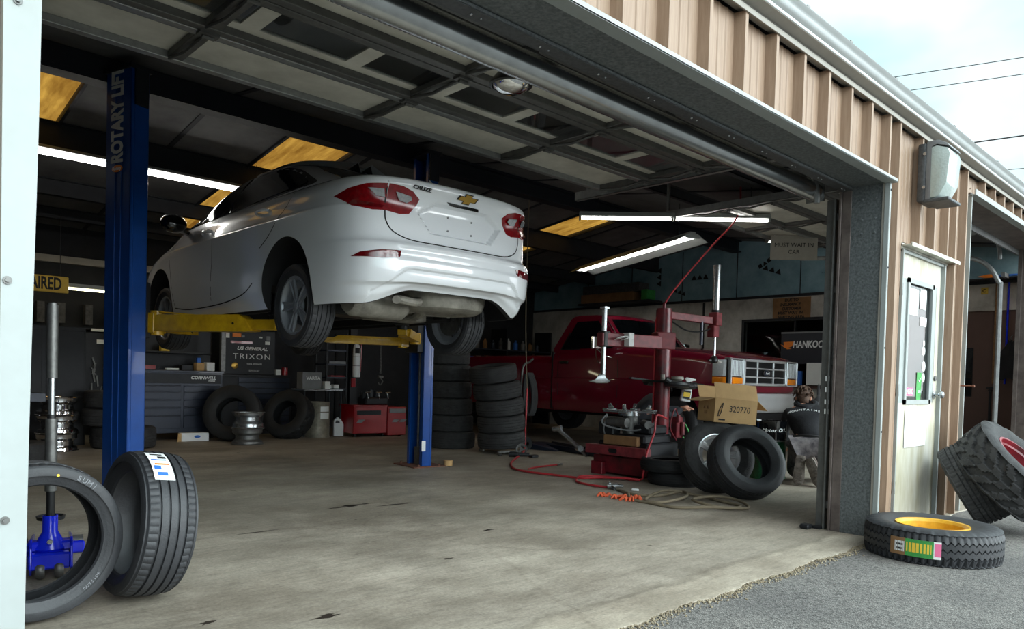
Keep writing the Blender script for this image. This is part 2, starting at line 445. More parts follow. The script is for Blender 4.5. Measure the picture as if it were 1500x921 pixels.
def seam(mb, bvh, pts3, D, w=.006, off=.0012, step=.03, k=4):
    x, y, D = frame_for(D); pts = smooth(pts3, k) if k else [V(p) for p in pts3]
    uv = [V((p.dot(x), p.dot(y))) for p in pts]; L = []
    for i in range(len(uv)):
        t = (uv[min(i+1, len(uv)-1)]-uv[max(i-1, 0)]).normalized(); n = V((-t.y, t.x))
        row = []
        for s in (-1, 1):
            q = uv[i]+n*s*w/2; h = bvh.ray_cast(x*q.x+y*q.y-D*6, D)
            if h[0] is None: row = None; break
            nn = h[1] if h[1].dot(D) < 0 else -h[1]
            row.append(h[0]+nn*off)
        L.append([mb.v(p) for p in row] if row else None)
    for a, b in zip(L, L[1:]):
        if a and b: mb.f((a[0], a[1], b[1], b[0]))
def bvh_of(o):
    bm = bmesh.new(); bm.from_mesh(o.data); bmesh.ops.triangulate(bm, faces=bm.faces); t = BVHTree.FromBMesh(bm); bm.free(); return t
def interp(tab, x, c=1):
    if x <= tab[0][0]: return tab[0][c]
    for a, b in zip(tab, tab[1:]):
        if x <= b[0]:
            t = (x-a[0])/(b[0]-a[0]); return a[c]+(b[c]-a[c])*t
    return tab[-1][c]
def sinterp(tab, x, c=1):
    n = len(tab)
    if x <= tab[0][0]: return tab[0][c]
    if x >= tab[-1][0]: return tab[-1][c]
    def slope(i):
        if i == 0: return (tab[1][c]-tab[0][c])/(tab[1][0]-tab[0][0])
        if i == n-1: return (tab[-1][c]-tab[-2][c])/(tab[-1][0]-tab[-2][0])
        d0 = (tab[i][c]-tab[i-1][c])/(tab[i][0]-tab[i-1][0]); d1 = (tab[i+1][c]-tab[i][c])/(tab[i+1][0]-tab[i][0])
        return 0 if d0*d1 <= 0 else 2*d0*d1/(d0+d1)
    for i in range(n-1):
        if x <= tab[i+1][0]:
            h = tab[i+1][0]-tab[i][0]; t = (x-tab[i][0])/h; m0 = slope(i); m1 = slope(i+1)
            return (2*t**3-3*t*t+1)*tab[i][c]+(t**3-2*t*t+t)*h*m0+(-2*t**3+3*t*t)*tab[i+1][c]+(t**3-t*t)*h*m1
def sstep(a, b, x):
    t = max(0, min(1, (x-a)/(b-a))); return t*t*(3-2*t)
# ------------------------------------------------------------ world, camera, light
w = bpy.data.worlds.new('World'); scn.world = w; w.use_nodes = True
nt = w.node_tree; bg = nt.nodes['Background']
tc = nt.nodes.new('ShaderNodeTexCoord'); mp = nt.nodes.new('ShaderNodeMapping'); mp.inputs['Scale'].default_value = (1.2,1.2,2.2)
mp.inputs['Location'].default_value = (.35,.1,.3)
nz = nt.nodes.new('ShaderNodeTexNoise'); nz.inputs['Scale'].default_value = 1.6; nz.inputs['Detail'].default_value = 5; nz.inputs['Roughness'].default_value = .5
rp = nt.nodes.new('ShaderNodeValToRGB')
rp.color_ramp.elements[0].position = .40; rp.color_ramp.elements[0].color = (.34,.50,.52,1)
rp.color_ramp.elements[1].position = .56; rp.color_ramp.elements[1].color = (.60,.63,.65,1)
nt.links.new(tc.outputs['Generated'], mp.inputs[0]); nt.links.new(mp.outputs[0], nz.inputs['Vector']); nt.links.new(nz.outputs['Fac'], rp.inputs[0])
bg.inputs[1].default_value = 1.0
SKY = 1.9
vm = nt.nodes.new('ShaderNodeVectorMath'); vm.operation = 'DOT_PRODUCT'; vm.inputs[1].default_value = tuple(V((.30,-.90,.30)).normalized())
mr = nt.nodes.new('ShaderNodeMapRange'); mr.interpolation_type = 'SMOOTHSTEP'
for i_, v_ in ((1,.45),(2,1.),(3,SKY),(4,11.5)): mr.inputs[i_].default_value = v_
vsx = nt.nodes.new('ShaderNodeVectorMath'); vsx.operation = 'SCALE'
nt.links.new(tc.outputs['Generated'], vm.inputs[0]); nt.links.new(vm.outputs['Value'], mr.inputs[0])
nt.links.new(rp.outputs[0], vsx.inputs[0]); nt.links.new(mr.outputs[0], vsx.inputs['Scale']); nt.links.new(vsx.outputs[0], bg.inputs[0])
cam = bpy.data.cameras.new('Camera'); co = bpy.data.objects.new('Camera', cam); COL.objects.link(co); scn.camera = co
YAW, PITCH, ROLL = .761, -.0252, .0273
f_ = V((math.sin(YAW)*math.cos(PITCH), math.cos(YAW)*math.cos(PITCH), math.sin(PITCH)))
r_ = V((math.cos(YAW), -math.sin(YAW), 0)); u_ = r_.cross(f_)
r2 = r_*math.cos(ROLL)+u_*math.sin(ROLL); u2 = -r_*math.sin(ROLL)+u_*math.cos(ROLL)
co.matrix_world = basis((0,-1.963,1.0426), r2, u2, -f_)
cam.sensor_width = 36; cam.sensor_fit = 'HORIZONTAL'; cam.lens = 1082.3*36/1500; cam.shift_y = (580.57-460.5)/1500; cam.clip_end = 400
vs = scn.view_settings; vs.view_transform = 'Standard'; vs.look = 'None'; vs.exposure = .12; vs.gamma = 1; vs.use_curve_mapping = False
scn.cycles.max_bounces = 8 if hasattr(scn, 'cycles') else 8
def sun(rot, e, ang):
    l = bpy.data.lights.new('Sun', 'SUN'); l.energy = e; l.angle = ang; l.color = (1,.97,.92); o = bpy.data.objects.new('Sun', l); COL.objects.link(o)
    o.rotation_euler = [math.radians(a) for a in rot]
sun((74,0,22), .8, 1.0)

# ------------------------------------------------------------ ground and floor
b = MB(); b.box(-90,110,-90,-.030,-.3,-.014); struct(b.build('asphalt_ground','asphalt'))
b = MB(); nx = 260
for i in range(nx):   # slab with a ragged front edge
    xa = -3+16.2*i/nx; xb = -3+16.2*(i+1)/nx
    ya = -.04+.014*math.sin(xa*9)+.009*math.sin(xa*23+1)+.009*math.sin(xa*61)*math.sin(xa*17); yb = -.04+.014*math.sin(xb*9)+.009*math.sin(xb*23+1)+.009*math.sin(xb*61)*math.sin(xb*17)
    p = [b.v((xa,ya,-.006)), b.v((xb,yb,-.006)), b.v((xb,yb+.03,0)), b.v((xa,ya+.03,0)), b.v((xa,10.7,0)), b.v((xb,10.7,0)), b.v((xa,ya-.02,-.1)), b.v((xb,yb-.02,-.1))]
    b.f((p[0],p[1],p[2],p[3])); b.f((p[3],p[2],p[5],p[4])); b.f((p[6],p[7],p[1],p[0]))
struct(b.build('floor','concrete', clean=True))
b = MB(); b.box(-3,13.2,10.65,40,-.3,-.03); struct(b.build('rear_yard_ground','asphalt'))
# loose gravel and leaf litter in the joint
b = MB(); r = random.Random(3)
for i in range(2600):
    x = r.uniform(.4, 5.5); y = -.036-abs(r.gauss(0,.034))+.014*math.sin(x*9); s = r.uniform(.0015,.0065)
    b.M = T(x, y, -.012+s*.4) @ Rz(r.uniform(0,90)) @ Rx(r.uniform(-30,30)); b.box(-s,s,-s*.6,s*.6,-s*.4,s*.5)
o = b.build('gravel_litter', mat('dry_litter',(176,164,138),.9,vs=40,rgb2=(112,98,80))); o['kind'] = 'stuff'; tag(o,'pale gravel and leaf litter along the slab edge','litter')
# oil spots and dry drips on the slab (they have a shape of their own)
def spot(cx, cy, rx, ry, seed, label):
    q = random.Random(seed); b = MB(); n = 22; ph = [q.uniform(0,6.28) for _ in range(4)]
    vs_ = [b.v((cx+rx*math.cos(a)*(1+.35*math.sin(3*a+ph[0])+.25*math.sin(5*a+ph[1])), cy+ry*math.sin(a)*(1+.35*math.sin(2*a+ph[2])+.25*math.sin(7*a+ph[3])), .0012)) for a in [2*PI*i/n for i in range(n)]]
    b.f(vs_); o = b.build('oil_stain', mat('oil_stain',(44,36,30),.5,var=.2)); o['kind'] = 'structure'; return o

# ------------------------------------------------------------ front wall
def siding(name, x0, x1, z0, z1, y=0., pitch=.32, first=2.36):
    b = MB(); xs = [(x0, 0)]
    k = math.floor((x0-first)/pitch)
    while True:
        a = first+k*pitch; k += 1
        if a > x1: break
        for dx, d in ((0,0),(.014,-.056),(.040,-.056),(.072,0),(.165,0),(.172,-.005),(.182,-.005),(.189,0),(.235,0),(.242,-.005),(.252,-.005),(.259,0)):
            if x0 < a+dx < x1: xs.append((a+dx, d))
    xs.append((x1, 0))
    b.grid([[(x, y+d, z0) for x, d in xs], [(x, y+d, z1) for x, d in xs]])
    bk = [b.v((x0,y+.06,z0)), b.v((x1,y+.06,z0)), b.v((x1,y+.06,z1)), b.v((x0,y+.06,z1))]; b.f(bk)
    f0 = [b.v((x0,y,z0)), b.v((x1,y,z0))]; b.f((bk[0],bk[1],f0[1],f0[0]))
    # screws
    k = math.floor((x0-first)/pitch)
    while True:
        a = first+k*pitch; k += 1
        if a > x1: break
        for zz in (z0+.045, (z0+z1)/2 if z1-z0 > 1 else -1, z1-.5 if z1-z0 > 1.4 else -1):
            if zz > 0 and x0+.02 < a+.11 < x1-.02: b.ball((a+.11, y-.004, zz), .007, (1,.6,1), 8)
    return struct(b.build(name, 'siding', ang=20))
siding('wall_front', -2.5, .30, -.03, 2.88)
siding('wall_front', .30, 5.40, 2.456, 2.88)
siding('wall_front', 5.37, 5.71, 0, 2.88, first=5.43)
siding('wall_front', 5.71, 6.66, 2.10, 2.88)
siding('wall_front', 6.66, 7.215, 0, 2.88, first=6.72, pitch=.26)
siding('wall_front', 7.215, 10.42, 2.74, 2.88)
siding('wall_front', 10.42, 14.5, -.03, 2.88)
def sbox(name, m, *a, bev=.003):
    b = MB(); b.box(*a, bev); return struct(b.build(name, m))
# left jamb trim with screw heads
b = MB()
n = 24
for i in range(n):
    z0 = -.03+2.5*i/n; z1 = -.03+2.5*(i+1)/n
    xa = .3435+.0148*z0+.001*math.sin(z0*5); xb = .3435+.0148*z1+.001*math.sin(z1*5)
    p = [(.30,-.034,z0),(xa,-.034,z0),(xb,-.034,z1),(.30,-.034,z1)]
    b.f([b.v(q) for q in p]); b.f([b.v(q) for q in ((xa,-.034,z0),(xa-.006,.02,z0),(xb-.006,.02,z1),(xb,-.034,z1))])
    b.f([b.v(q) for q in ((.30,.02,z0),(.30,-.034,z0),(.30,-.034,z1),(.30,.02,z1))])
struct(b.build('trim_1','trim_white', clean=True))
for z, dx in ((1.83,.326),(1.225,.312),(.70,.312)):
    b = MB(); b.cyl((dx,-.034,z),(dx,-.037,z),.009,n=14); b.cyl((dx,-.037,z),(dx,-.042,z),.005,n=6); struct(b.build('trim_screw','steel_dull'))
sbox('door_jamb_left','galv', .30,.36,.02,.24,0,2.46); sbox('door_jamb_left','brown_metal', .30,.345,.24,.30,0,2.46)
# header: white drip edge, galvanised soffit, inner angle
b = MB(); b.box(.28,5.385,-.070,-.060,2.449,2.474); b.box(.28,5.385,-.070,0,2.448,2.455); struct(b.build('trim_2','trim_white'))
b = MB(); b.box(.30,5.37,-.02,.22,2.455,2.475); b.box(.30,5.37,.215,.30,2.44,2.452); b.box(.30,5.37,.292,.30,2.44,2.56)
struct(b.build('header_soffit','galv'))
b = MB(); b.box(.30,5.37,.22,.292,2.436,2.4395)
struct(b.build('header_angle','galv_dark'))
b = MB()
for i in range(13):
    x = .7+i*.38; b.ball((x,.255,2.434),.007,(1,1,.7),8); b.ball((x+.05,.255,2.434),.005,(1,1,.7),8)
struct(b.build('header_screws','steel'))
sbox('trim_3','trim_white', 5.352,5.376,-.036,.0,-.02,2.45)
b = MB()
for z in (.18,.74,1.32,1.87,2.40): b.ball((5.364,-.038,z),.007,(1,.6,1),8)
struct(b.build('trim_screws','dark_metal'))
b = MB(); b.box(5.357,5.372,-.028,.015,0,2.45); struct(b.build('door_jamb_edge','soffit'))
b = MB(); b.box(5.365,5.42,.012,.225,0,2.46,.002)
for (y,z) in ((.06,2.36),(.15,2.36),(.06,2.22),(.15,2.22),(.06,2.12),(.15,2.12)): b.ball((5.362,y,z),.008,(.6,1,1),8)
struct(b.build('door_jamb_right','galv'))
b = MB(); b.box(5.362,5.42,.225,.29,0,2.46,.002); b.box(5.352,5.42,.292,.31,0,2.46,.002); struct(b.build('door_jamb_channel','brown_metal'))
# vertical tracks
def vtrack(x, y, z0, z1, s=1):
    b = MB(); b.box(x-.004,x+.004,y,y+.07,z0,z1); b.box(x-s*.0,x+s*.04,y,y+.004,z0,z1); b.box(min(x,x+s*.045),max(x,x+s*.045),y+.066,y+.07,z0,z1)
    for i in range(5): 
        z = z0+.15+i*(z1-z0-.3)/4; b.box(min(x,x+s*.06),max(x,x+s*.06),y-.05,y+.03,z,z+.05)
    b.tube([(x-.012,y+.01,z0),(x-.012,y+.01,z1)],.012,8)
    return struct(b.build('door_track','track_dark'))
vtrack(5.405,.345,0,2.40,1); vtrack(.33,.40,0,2.45,-1)
b = MB()
for i,z in enumerate((.86,.93,1.02,1.10)): b.box(5.386,5.390,.345,.375,z-.018,z+.018)
struct(b.build('track_labels','white'))
b = MB(); b.box(5.34,5.385,.355,.50,-.001,.02); b.box(5.25,5.33,.40,.47,0,.035,.01); struct(b.build('track_foot','dark_metal'))

# eaves: lower trim, soffit, gutter
b = MB(); b.box(-2.5,14.5,-.066,-.056,2.872,2.905,.001); b.box(-2.5,14.5,-.066,0,2.90,2.905); struct(b.build('eave_trim','soffit'))
b = MB(); b.prism([(-.035,2.905),(-.035,2.93),(-.115,2.955),(-.115,2.93)], basis((-2.5,0,0),(0,1,0),(0,0,1),(1,0,0)), 17); struct(b.build('eave_soffit','soffit'))
prof = [(-.09,2.936),(-.118,2.933),(-.122,2.938),(-.121,2.948),(-.134,2.955),(-.145,2.965),(-.149,2.978),(-.158,2.990),(-.172,2.998),(-.176,3.004),(-.170,3.008),(-.165,3.003),(-.155,2.997),(-.14,2.985),(-.135,2.97),(-.10,2.955),(-.09,2.955)]
b = MB(); b.prism(prof, basis((-2.5,0,0),(0,1,0),(0,0,1),(1,0,0)), 17); 
struct(b.build('gutter','alu', ang=50))
b = MB()
for x in (3.75,4.3,5.0,6.2,7.4,8.7): b.box(x,x+.03,-.17,-.10,3.006,3.02)
struct(b.build('gutter_clips','steel_dull'))

# ------------------------------------------------------------ roof with openings for the fibreglass skylights
def rz(y): return 3.0+.1375*y if y < 5.6 else 3.77-.135*(y-5.6)
SL = [(1.04,1.87),(3.94,4.77),(9.0,9.8)]; YS0, YS1 = 5.75, 10.2
def slab(b, x0, x1, y0, y1, dz0=0., dz1=.03):
    vs_ = []
    for dz in (dz0, dz1):
        for (x,y) in ((x0,y0),(x1,y0),(x1,y1),(x0,y1)): vs_.append(b.v((x,y,rz(y)+dz)))
    for q in ((0,3,2,1),(4,5,6,7),(0,1,5,4),(1,2,6,5),(2,3,7,6),(3,0,4,7)): b.f([vs_[i] for i in q])
b = MB(); slab(b,-.2,13,-.12,5.6); slab(b,-.2,13,5.6,YS0); slab(b,-.2,13,YS1,10.8)
xs = [-.2]+[v for s in SL for v in s]+[13]
for i in range(0, len(xs), 2): slab(b, xs[i], xs[i+1], YS0, YS1)
struct(b.build('ceiling','roof'))
for i,(a,c) in enumerate(SL):
    b = MB(); slab(b, a-.02, c+.02, YS0-.05, YS1+.05, .032, .036); struct(b.build('window_%d'%(i+2),'skylight'))
    b = MB(); slab(b,a-.03,a,YS0,YS1,-.03,0); slab(b,c,c+.03,YS0,YS1,-.03,0); struct(b.build('skylight_trim', 'purlin' if i else 'purlin'))
for y,dp in ((.5,.12),(1.95,.12),(3.4,.12),(7.02,.30),(8.7,.2),(9.8,.15)):
    b = MB(); z = rz(y); b.box(-.15,12.6,y-.004,y+.004,z-dp,z-.002); b.box(-.15,12.6,y-.004,y+.06,z-dp,z-dp+.008); b.box(-.15,12.6,y-.06,y+.004,z-.01,z-.002)
    struct(b.build('roof_purlin','purlin'))
b = MB()
for x in (-.1+k*1.02 for k in range(13)):   # liner battens
    if any(a-.08 < x < c+.08 for a, c in SL): continue
    slab(b,x,x+.05,.0,5.6,-.012,0); slab(b,x,x+.05,5.6,10.6,-.012,0)
struct(b.build('roof_batten','purlin'))
# steel beam behind the lift heads, with bolts
b = MB(); b.box(-.1,12.55,5.14,5.32,3.68,3.70); b.box(-.1,12.55,5.14,5.32,3.49,3.51); b.box(-.1,12.55,5.225,5.235,3.50,3.69)
b.box(-.1,5.6,5.135,5.145,3.50,3.69)
for x in (1.45,1.53,1.72,1.80,2.3,3.3,3.55,4.4,5.0,8.7,8.8):
    for z in (3.54,3.64): b.cyl((x,5.13,z),(x,5.135,z),.014,n=6)
struct(b.build('steel_beam','blue_dark'))
b = MB()
for x in (6.3,): b.box(x,x+.16,5.7,10.5,2.95,3.08)
struct(b.build('roof_rafter','purlin'))

# ------------------------------------------------------------ inner walls
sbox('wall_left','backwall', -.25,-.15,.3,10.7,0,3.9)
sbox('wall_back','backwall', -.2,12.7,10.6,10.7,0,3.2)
b = MB(); b.box(-.15,5.9,10.5,10.6,2.55,2.65); struct(b.build('wall_rail','soffit'))
XW = 12.6
WY0, WY1, WZ0, WZ1 = 2.95, 5.05, 1.05, 2.19    # window opening in the right wall
DY0, DY1, DZ = .68, 1.43, 2.22                   # brown door
b = MB()
b.box(XW,XW+.1,.02,DY0,0,2.63); b.box(XW,XW+.1,DY0,DY1,DZ,2.63); b.box(XW,XW+.1,DY1,WY0,0,2.63)
b.box(XW,XW+.1,WY0,WY1,0,WZ0); b.box(XW,XW+.1,WY0,WY1,WZ1,2.63); b.box(XW,XW+.1,WY1,10.6,0,2.63)
struct(b.build('wall_right','drywall'))
b = MB(); vs_ = [(XW+.02,.02,2.63),(XW+.02,10.6,2.63),(XW+.02,10.6,rz(10.6)),(XW+.02,5.6,rz(5.6)),(XW+.02,.02,rz(.02))]
a = [b.v(p) for p in vs_]; c = [b.v((p[0]+.06,p[1],p[2])) for p in vs_]; b.f(a); b.f(c[::-1])
for i in range(5): b.f((a[i],a[(i+1)%5],c[(i+1)%5],c[i]))
gable = struct(b.build('wall_right','foam'))
# board joints and printing on the foam
b = MB()
for y in (1.6,2.8,4.02,5.25,6.45,7.7,8.9):
    b.box(XW+.014,XW+.021,y-.008,y+.008,2.64,rz(y)-.02)
struct(b.build('foam_board_joint','purlin'))
def wm(y, z, x=XW): return basis((x, y, z), (0,-1,0), (0,0,1), (-1,0,0))    # text plane on the right wall, facing -x
for (y,z,s,rot,t_) in ((6.05,3.10,.13,0,'DURO'),(6.05,2.98,.05,0,'INSULATION'),(7.0,3.18,.13,90,'DURO'),(4.7,3.25,.10,30,'BOARD'),(4.55,3.12,.13,-20,'DURO'),(3.6,3.0,.06,0,'FOAM'),(6.5,2.84,.10,-20,'DURO'),(8.0,2.98,.12,90,'DURO')):
    o = text('foam_board_printing', 'X'*0+t_.replace('DURO','\u25b2\u25b2\u25b2').replace('BOARD','\u25a0\u25b2\u25a0').replace('INSULATION','- - - - - -').replace('FOAM','- - -'), s, 'ink', wm(y,z,XW+.012) @ Rz(rot)); struct(o)
b = MB(); b.box(XW-.03,XW,.02,10.6,2.615,2.66); struct(b.build('trim_4','purlin'))
b = MB(); b.box(XW-.02,XW,5.9,5.94,0,2.6); struct(b.build('wall_conduit','dark_metal'))
# window_1 : dark office window in the right wall
b = MB(); b.box(XW-.02,XW+.05,WY0-.05,WY1+.05,WZ1,WZ1+.05); b.box(XW-.02,XW+.05,WY1,WY1+.05,WZ0,WZ1); b.box(XW-.02,XW+.05,WY0-.05,WY0,WZ0,WZ1)
b.box(XW+.02,XW+.05,4.08,4.11,WZ0,WZ1); struct(b.build('window_1','dark_metal'))
b = MB(); b.box(XW-.09,XW+.06,WY0-.08,WY1+.08,WZ0-.05,WZ0); struct(b.build('window_sill','brown_door'))
b = MB(); b.box(XW+.035,XW+.04,WY0,WY1,WZ0,WZ1); struct(b.build('window_pane','glass'))
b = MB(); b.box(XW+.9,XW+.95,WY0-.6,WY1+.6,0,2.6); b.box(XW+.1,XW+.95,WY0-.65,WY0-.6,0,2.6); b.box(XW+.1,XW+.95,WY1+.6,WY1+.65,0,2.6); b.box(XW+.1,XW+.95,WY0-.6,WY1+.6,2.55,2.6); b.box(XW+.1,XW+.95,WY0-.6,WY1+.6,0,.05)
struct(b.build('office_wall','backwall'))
# door_3 : brown steel door with a narrow light, in the right wall
b = MB(); b.box(XW-.01,XW+.05,DY0,DY1,0,DZ,.004); struct(b.build('door_3','brown_door'))
b = MB(); b.box(XW-.02,XW-.008,1.30,1.40,.95,1.68,.003); struct(b.build('door_frame_light','dark_metal'))
b = MB(); b.box(XW-.024,XW-.019,1.31,1.39,.97,1.66); struct(b.build('door_light','glass'))
b = MB(); b.box(XW-.03,XW,DY0-.05,DY0,0,DZ+.05); b.box(XW-.03,XW,DY0,DY1,DZ,DZ+.05); struct(b.build('door_frame','drywall'))
for z in (.3,1.9):
    b = MB(); b.cyl((XW-.02,DY0+.01,z-.05),(XW-.02,DY0+.01,z+.05),.012,n=8); struct(b.build('door_hinge','dark_metal'))

# ------------------------------------------------------------ overhead doors, open
def overhead(n, x0, x1, z, y1, secs, stiles, win=1, tilt=0., tubez=None):
    root = bpy.data.objects.new('door_%d'%n, None); COL.objects.link(root); struct(root)
    H = .53
    for k in range(secs):
        b1 = y1-k*H; b0 = b1-H+.012
        p = MB(); p.box(x0,x1,b0,b1,z+.012,z+.03)
        if k == win: 
            p.bm.free(); p = MB(); wd = (x1-x0)/8
            p.box(x0,x1,b0,b0+.12,z+.012,z+.03); p.box(x0,x1,b1-.12,b1,z+.012,z+.03)
            for q in range(9): p.box(max(x0,x0+q*wd-.05),min(x1,x0+q*wd+.05),b0+.12,b1-.12,z+.012,z+.03)
            g = MB(); g.box(x0+.02,x1-.02,b0+.11,b1-.11,z+.018,z+.022); struct(g.build('window_pane','glass',root))
        struct(p.build('door_section','door_panel',root))
        f = MB()
        f.box(x0,x1,b0,b0+.055,z-.03,z+.012,.003); f.box(x0,x1,b1-.055,b1,z-.03,z+.012,.003); f.box(x0,x1,b0+.055,b0+.06,z-.03,z+.02); 
        struct(f.build('door_rail','track_dark' if k else 'track',root))
        s = MB()
        for xs_ in stiles:
            s.box(xs_-.04,xs_+.04,b0,b1,z-.025,z+.012,.003); s.box(xs_-.05,xs_+.05,b0-.03,b0+.03,z-.045,z-.025); s.cyl((xs_-.03,b0,z-.05),(xs_+.03,b0,z-.05),.012,n=8)
            s.tube([(xs_,b0+.05,z-.03),(xs_-.02,(b0+b1)/2,z-.055),(xs_-.03,b1-.05,z-.03)],.010,6)
        struct(s.build('door_stile','track_dark',root))
    t = MB()
    for x in (x0-.04, x1+.0):
        t.box(x,x+.045,.5,y1+.35,z-.05,z-.045); t.box(x,x+.004,.5,y1+.35,z-.05,z+.03); t.box(x+.041,x+.045,.5,y1+.35,z-.05,z+.03)
        for yy in (1.2, y1+.2):
            if rz(yy)-.05 > z: t.box(x+.02,x+.05,yy,yy+.03,z,rz(yy)-.05)
    struct(t.build('door_track','track',root))
    for x in (x0-.02, x1+.02):
        q = MB(); q.tube(smooth([(x,.44,z-.42),(x,.45,z-.3),(x,.50,z-.14),(x,.62,z-.05),(x,.8,z-.03)],6),.022,8); struct(q.build('door_track_curve','track',root))
    return root
overhead(1, .42, 5.26, 2.785, 2.42, 4, (.5,1.47,2.72,3.97,5.18))
# coil spring tube across the opening
b = MB(); n = 420; x0, x1 = .42, 5.36; prof = []
for i in range(n+1): prof.append((.062+(.0035 if i%2 else 0), i*(x1-x0)/n))
b.lathe(prof, 20, basis((x0,.50,2.47),(0,1,0),(0,0,1),(1,0,0)), False); b.cyl((x0,.5,2.47),(x1,.5,2.47),.016,n=10); b.cyl((x0-.02,.5,2.47),(x0,.5,2.47),.06,n=16); b.cyl((x1,.5,2.47),(x1+.02,.5,2.47),.06,n=16)
b.box(x1+.02,x1+.03,.43,.57,2.40,2.62); struct(b.build('door_spring','steel', ang=80))
b = MB(); b.box(.3,5.36,.302,.33,2.47,2.9); struct(b.build('door_header_board','purlin'))
overhead(4, 7.35, 10.15, 3.02, 2.95, 4, (7.45,8.7,10.05), win=9)
b = MB(); b.lathe([(.05+(.003 if i%2 else 0), i*.01) for i in range(200)], 16, basis((7.3,.5,2.8),(0,1,0),(0,0,1),(1,0,0))); struct(b.build('door_spring','track', ang=80))
# second opening: drip edge, soffit, jambs
b = MB(); b.box(7.19,10.44,-.070,-.060,2.715,2.755); b.box(7.19,10.44,-.070,0,2.708,2.716); struct(b.build('trim_5','trim_white'))
b = MB(); b.box(7.215,10.42,-.02,.30,2.72,2.74); struct(b.build('header_soffit','brown_metal'))
b = MB(); b.box(7.215,10.42,.30,.32,2.66,2.72); struct(b.build('header_angle','track'))
b = MB(); b.box(7.216,7.235,.0,.28,0,2.72); struct(b.build('door_jamb_left','siding'))
b = MB(); b.box(7.206,7.222,-.036,-.0,0,2.72); struct(b.build('trim_6','trim_white'))
b = MB(); b.box(10.40,10.46,-.02,.30,0,2.72); b.box(10.37,10.40,.26,.30,0,2.72); struct(b.build('door_jamb_right','brown_metal'))
b = MB(); b.tube(smooth([(10.28,.45,0),(10.28,.45,2.1),(10.26,.47,2.35),(10.2,.62,2.58),(10.1,.9,2.66),(9.9,1.6,2.70),(9.6,2.6,2.74)],5),.028,8); b.box(10.24,10.42,.40,.44,2.40,2.45); struct(b.build('door_track','track'))
# partition stud between the bays, behind the pillar
b = MB(); b.box(5.42,5.50,.06,.31,0,2.9); b.box(7.14,7.215,.06,.28,0,2.9); struct(b.build('wall_stud','wood'))

# ------------------------------------------------------------ the white entrance door
b = MB()
b.box(5.715,5.80,.01,.05,0,2.03); b.box(6.55,6.635,.01,.05,0,2.03); b.box(5.80,6.55,.01,.05,1.855,2.03); b.box(5.80,6.55,.01,.05,.02,.935)
d2 = struct(b.build('door_2', mat('weathered_white_door',(208,205,194),.5,vs=3.2,rgb2=(168,160,132),stretch=(2.2,1,.5))))
b = MB(); b.box(5.885,6.465,-.001,.014,.925,.96); b.box(5.885,6.465,-.001,.014,1.83,1.865); b.box(5.885,5.925,-.001,.014,.925,1.865); b.box(6.425,6.465,-.001,.014,.925,1.865); b.box(5.79,5.91,.012,.05,.93,1.86); b.box(6.44,6.56,.012,.05,.93,1.86)
struct(b.build('door_light_frame','trim_white'))
b = MB(); b.box(5.92,6.43,.022,.027,.95,1.84); struct(b.build('window_pane','glass'))
b = MB(); b.box(5.70,5.715,-.02,.06,0,2.05); b.box(6.635,6.66,-.02,.06,0,2.05); b.box(5.70,6.66,-.01,.06,2.03,2.055); struct(b.build('door_frame','trim_white'))
b = MB(); b.box(5.69,6.80,-.075,-.0,2.07,2.078); b.box(5.69,6.80,-.079,-.07,2.062,2.09); b.box(5.69,6.80,-.01,.0,2.05,2.09); struct(b.build('door_drip_cap','trim_dirty'))
for z in (.32,1.03,1.76):
    b = MB(); b.cyl((5.712,-.012,z-.045),(5.712,-.012,z+.045),.009,n=8); b.box(5.70,5.725,-.006,-.0,z-.045,z+.045); struct(b.build('door_hinge','dark_metal'))
b = MB(); m_ = basis((6.575,.01,1.0),(1,0,0),(0,0,1),(0,-1,0)); b.lathe([(0,.0),(.034,0),(.034,.008),(.014,.012),(.014,.035),(.026,.045),(.03,.058),(.024,.072),(0,.076)],18,m_); struct(b.build('door_knob','steel'))
b = MB(); b.lathe([(0,0),(.022,0),(.02,.012),(0,.013)],16,basis((6.575,.01,1.13),(1,0,0),(0,0,1),(0,-1,0))); struct(b.build('door_lock','steel_dull'))
b = MB(); b.box(5.8,6.55,.06,.5,0,.02); struct(b.build('threshold','soffit'))
# papers and stickers on the glass
def pap(name, x0, x1, z0, z1, m, label, y=.018, group=None):
    b = MB(); n = 5; rows = []
    for i in range(n+1):
        rows.append([(x0+(x1-x0)*k/n, y+.0015*math.sin(7*i+3*k), z0+(z1-z0)*i/n) for k in range(n+1)])
    b.grid(rows); o = b.build(name, m); tag(o, label, 'sticker' if 'stick' in name else 'paper', group); return o
pap('paper_notice',5.955,6.16,1.60,1.80,'paper','larger white paper taped inside the top of the entrance door glass')
pap('paper_notice',6.20,6.34,1.66,1.81,'paper','rounded white paper at the top right of the entrance door glass')
pap('paper_notice',6.22,6.36,1.53,1.60,'paper','small white slip below the papers on the entrance door glass')
g = pap('green_sticker',6.195,6.295,.955,1.17,'greenlab','tall green sticker low on the entrance door glass')
text('lettering','\u2713',.07,'white',basis((6.245,.0145,1.11),(1,0,0),(0,0,1),(0,-1,0)),g)
text('lettering','ATM',.03,'white',basis((6.245,.0145,1.02),(1,0,0),(0,0,1),(0,-1,0)),g,bold=.02)
g = pap('pink_sticker',5.965,6.12,.99,1.05,'pink','small pink HERO sticker at the lower left of the entrance door glass')
text('lettering','HERO',.055,'white',basis((6.042,.0145,1.02),(1,0,0),(0,0,1),(0,-1,0)),g,bold=.02)
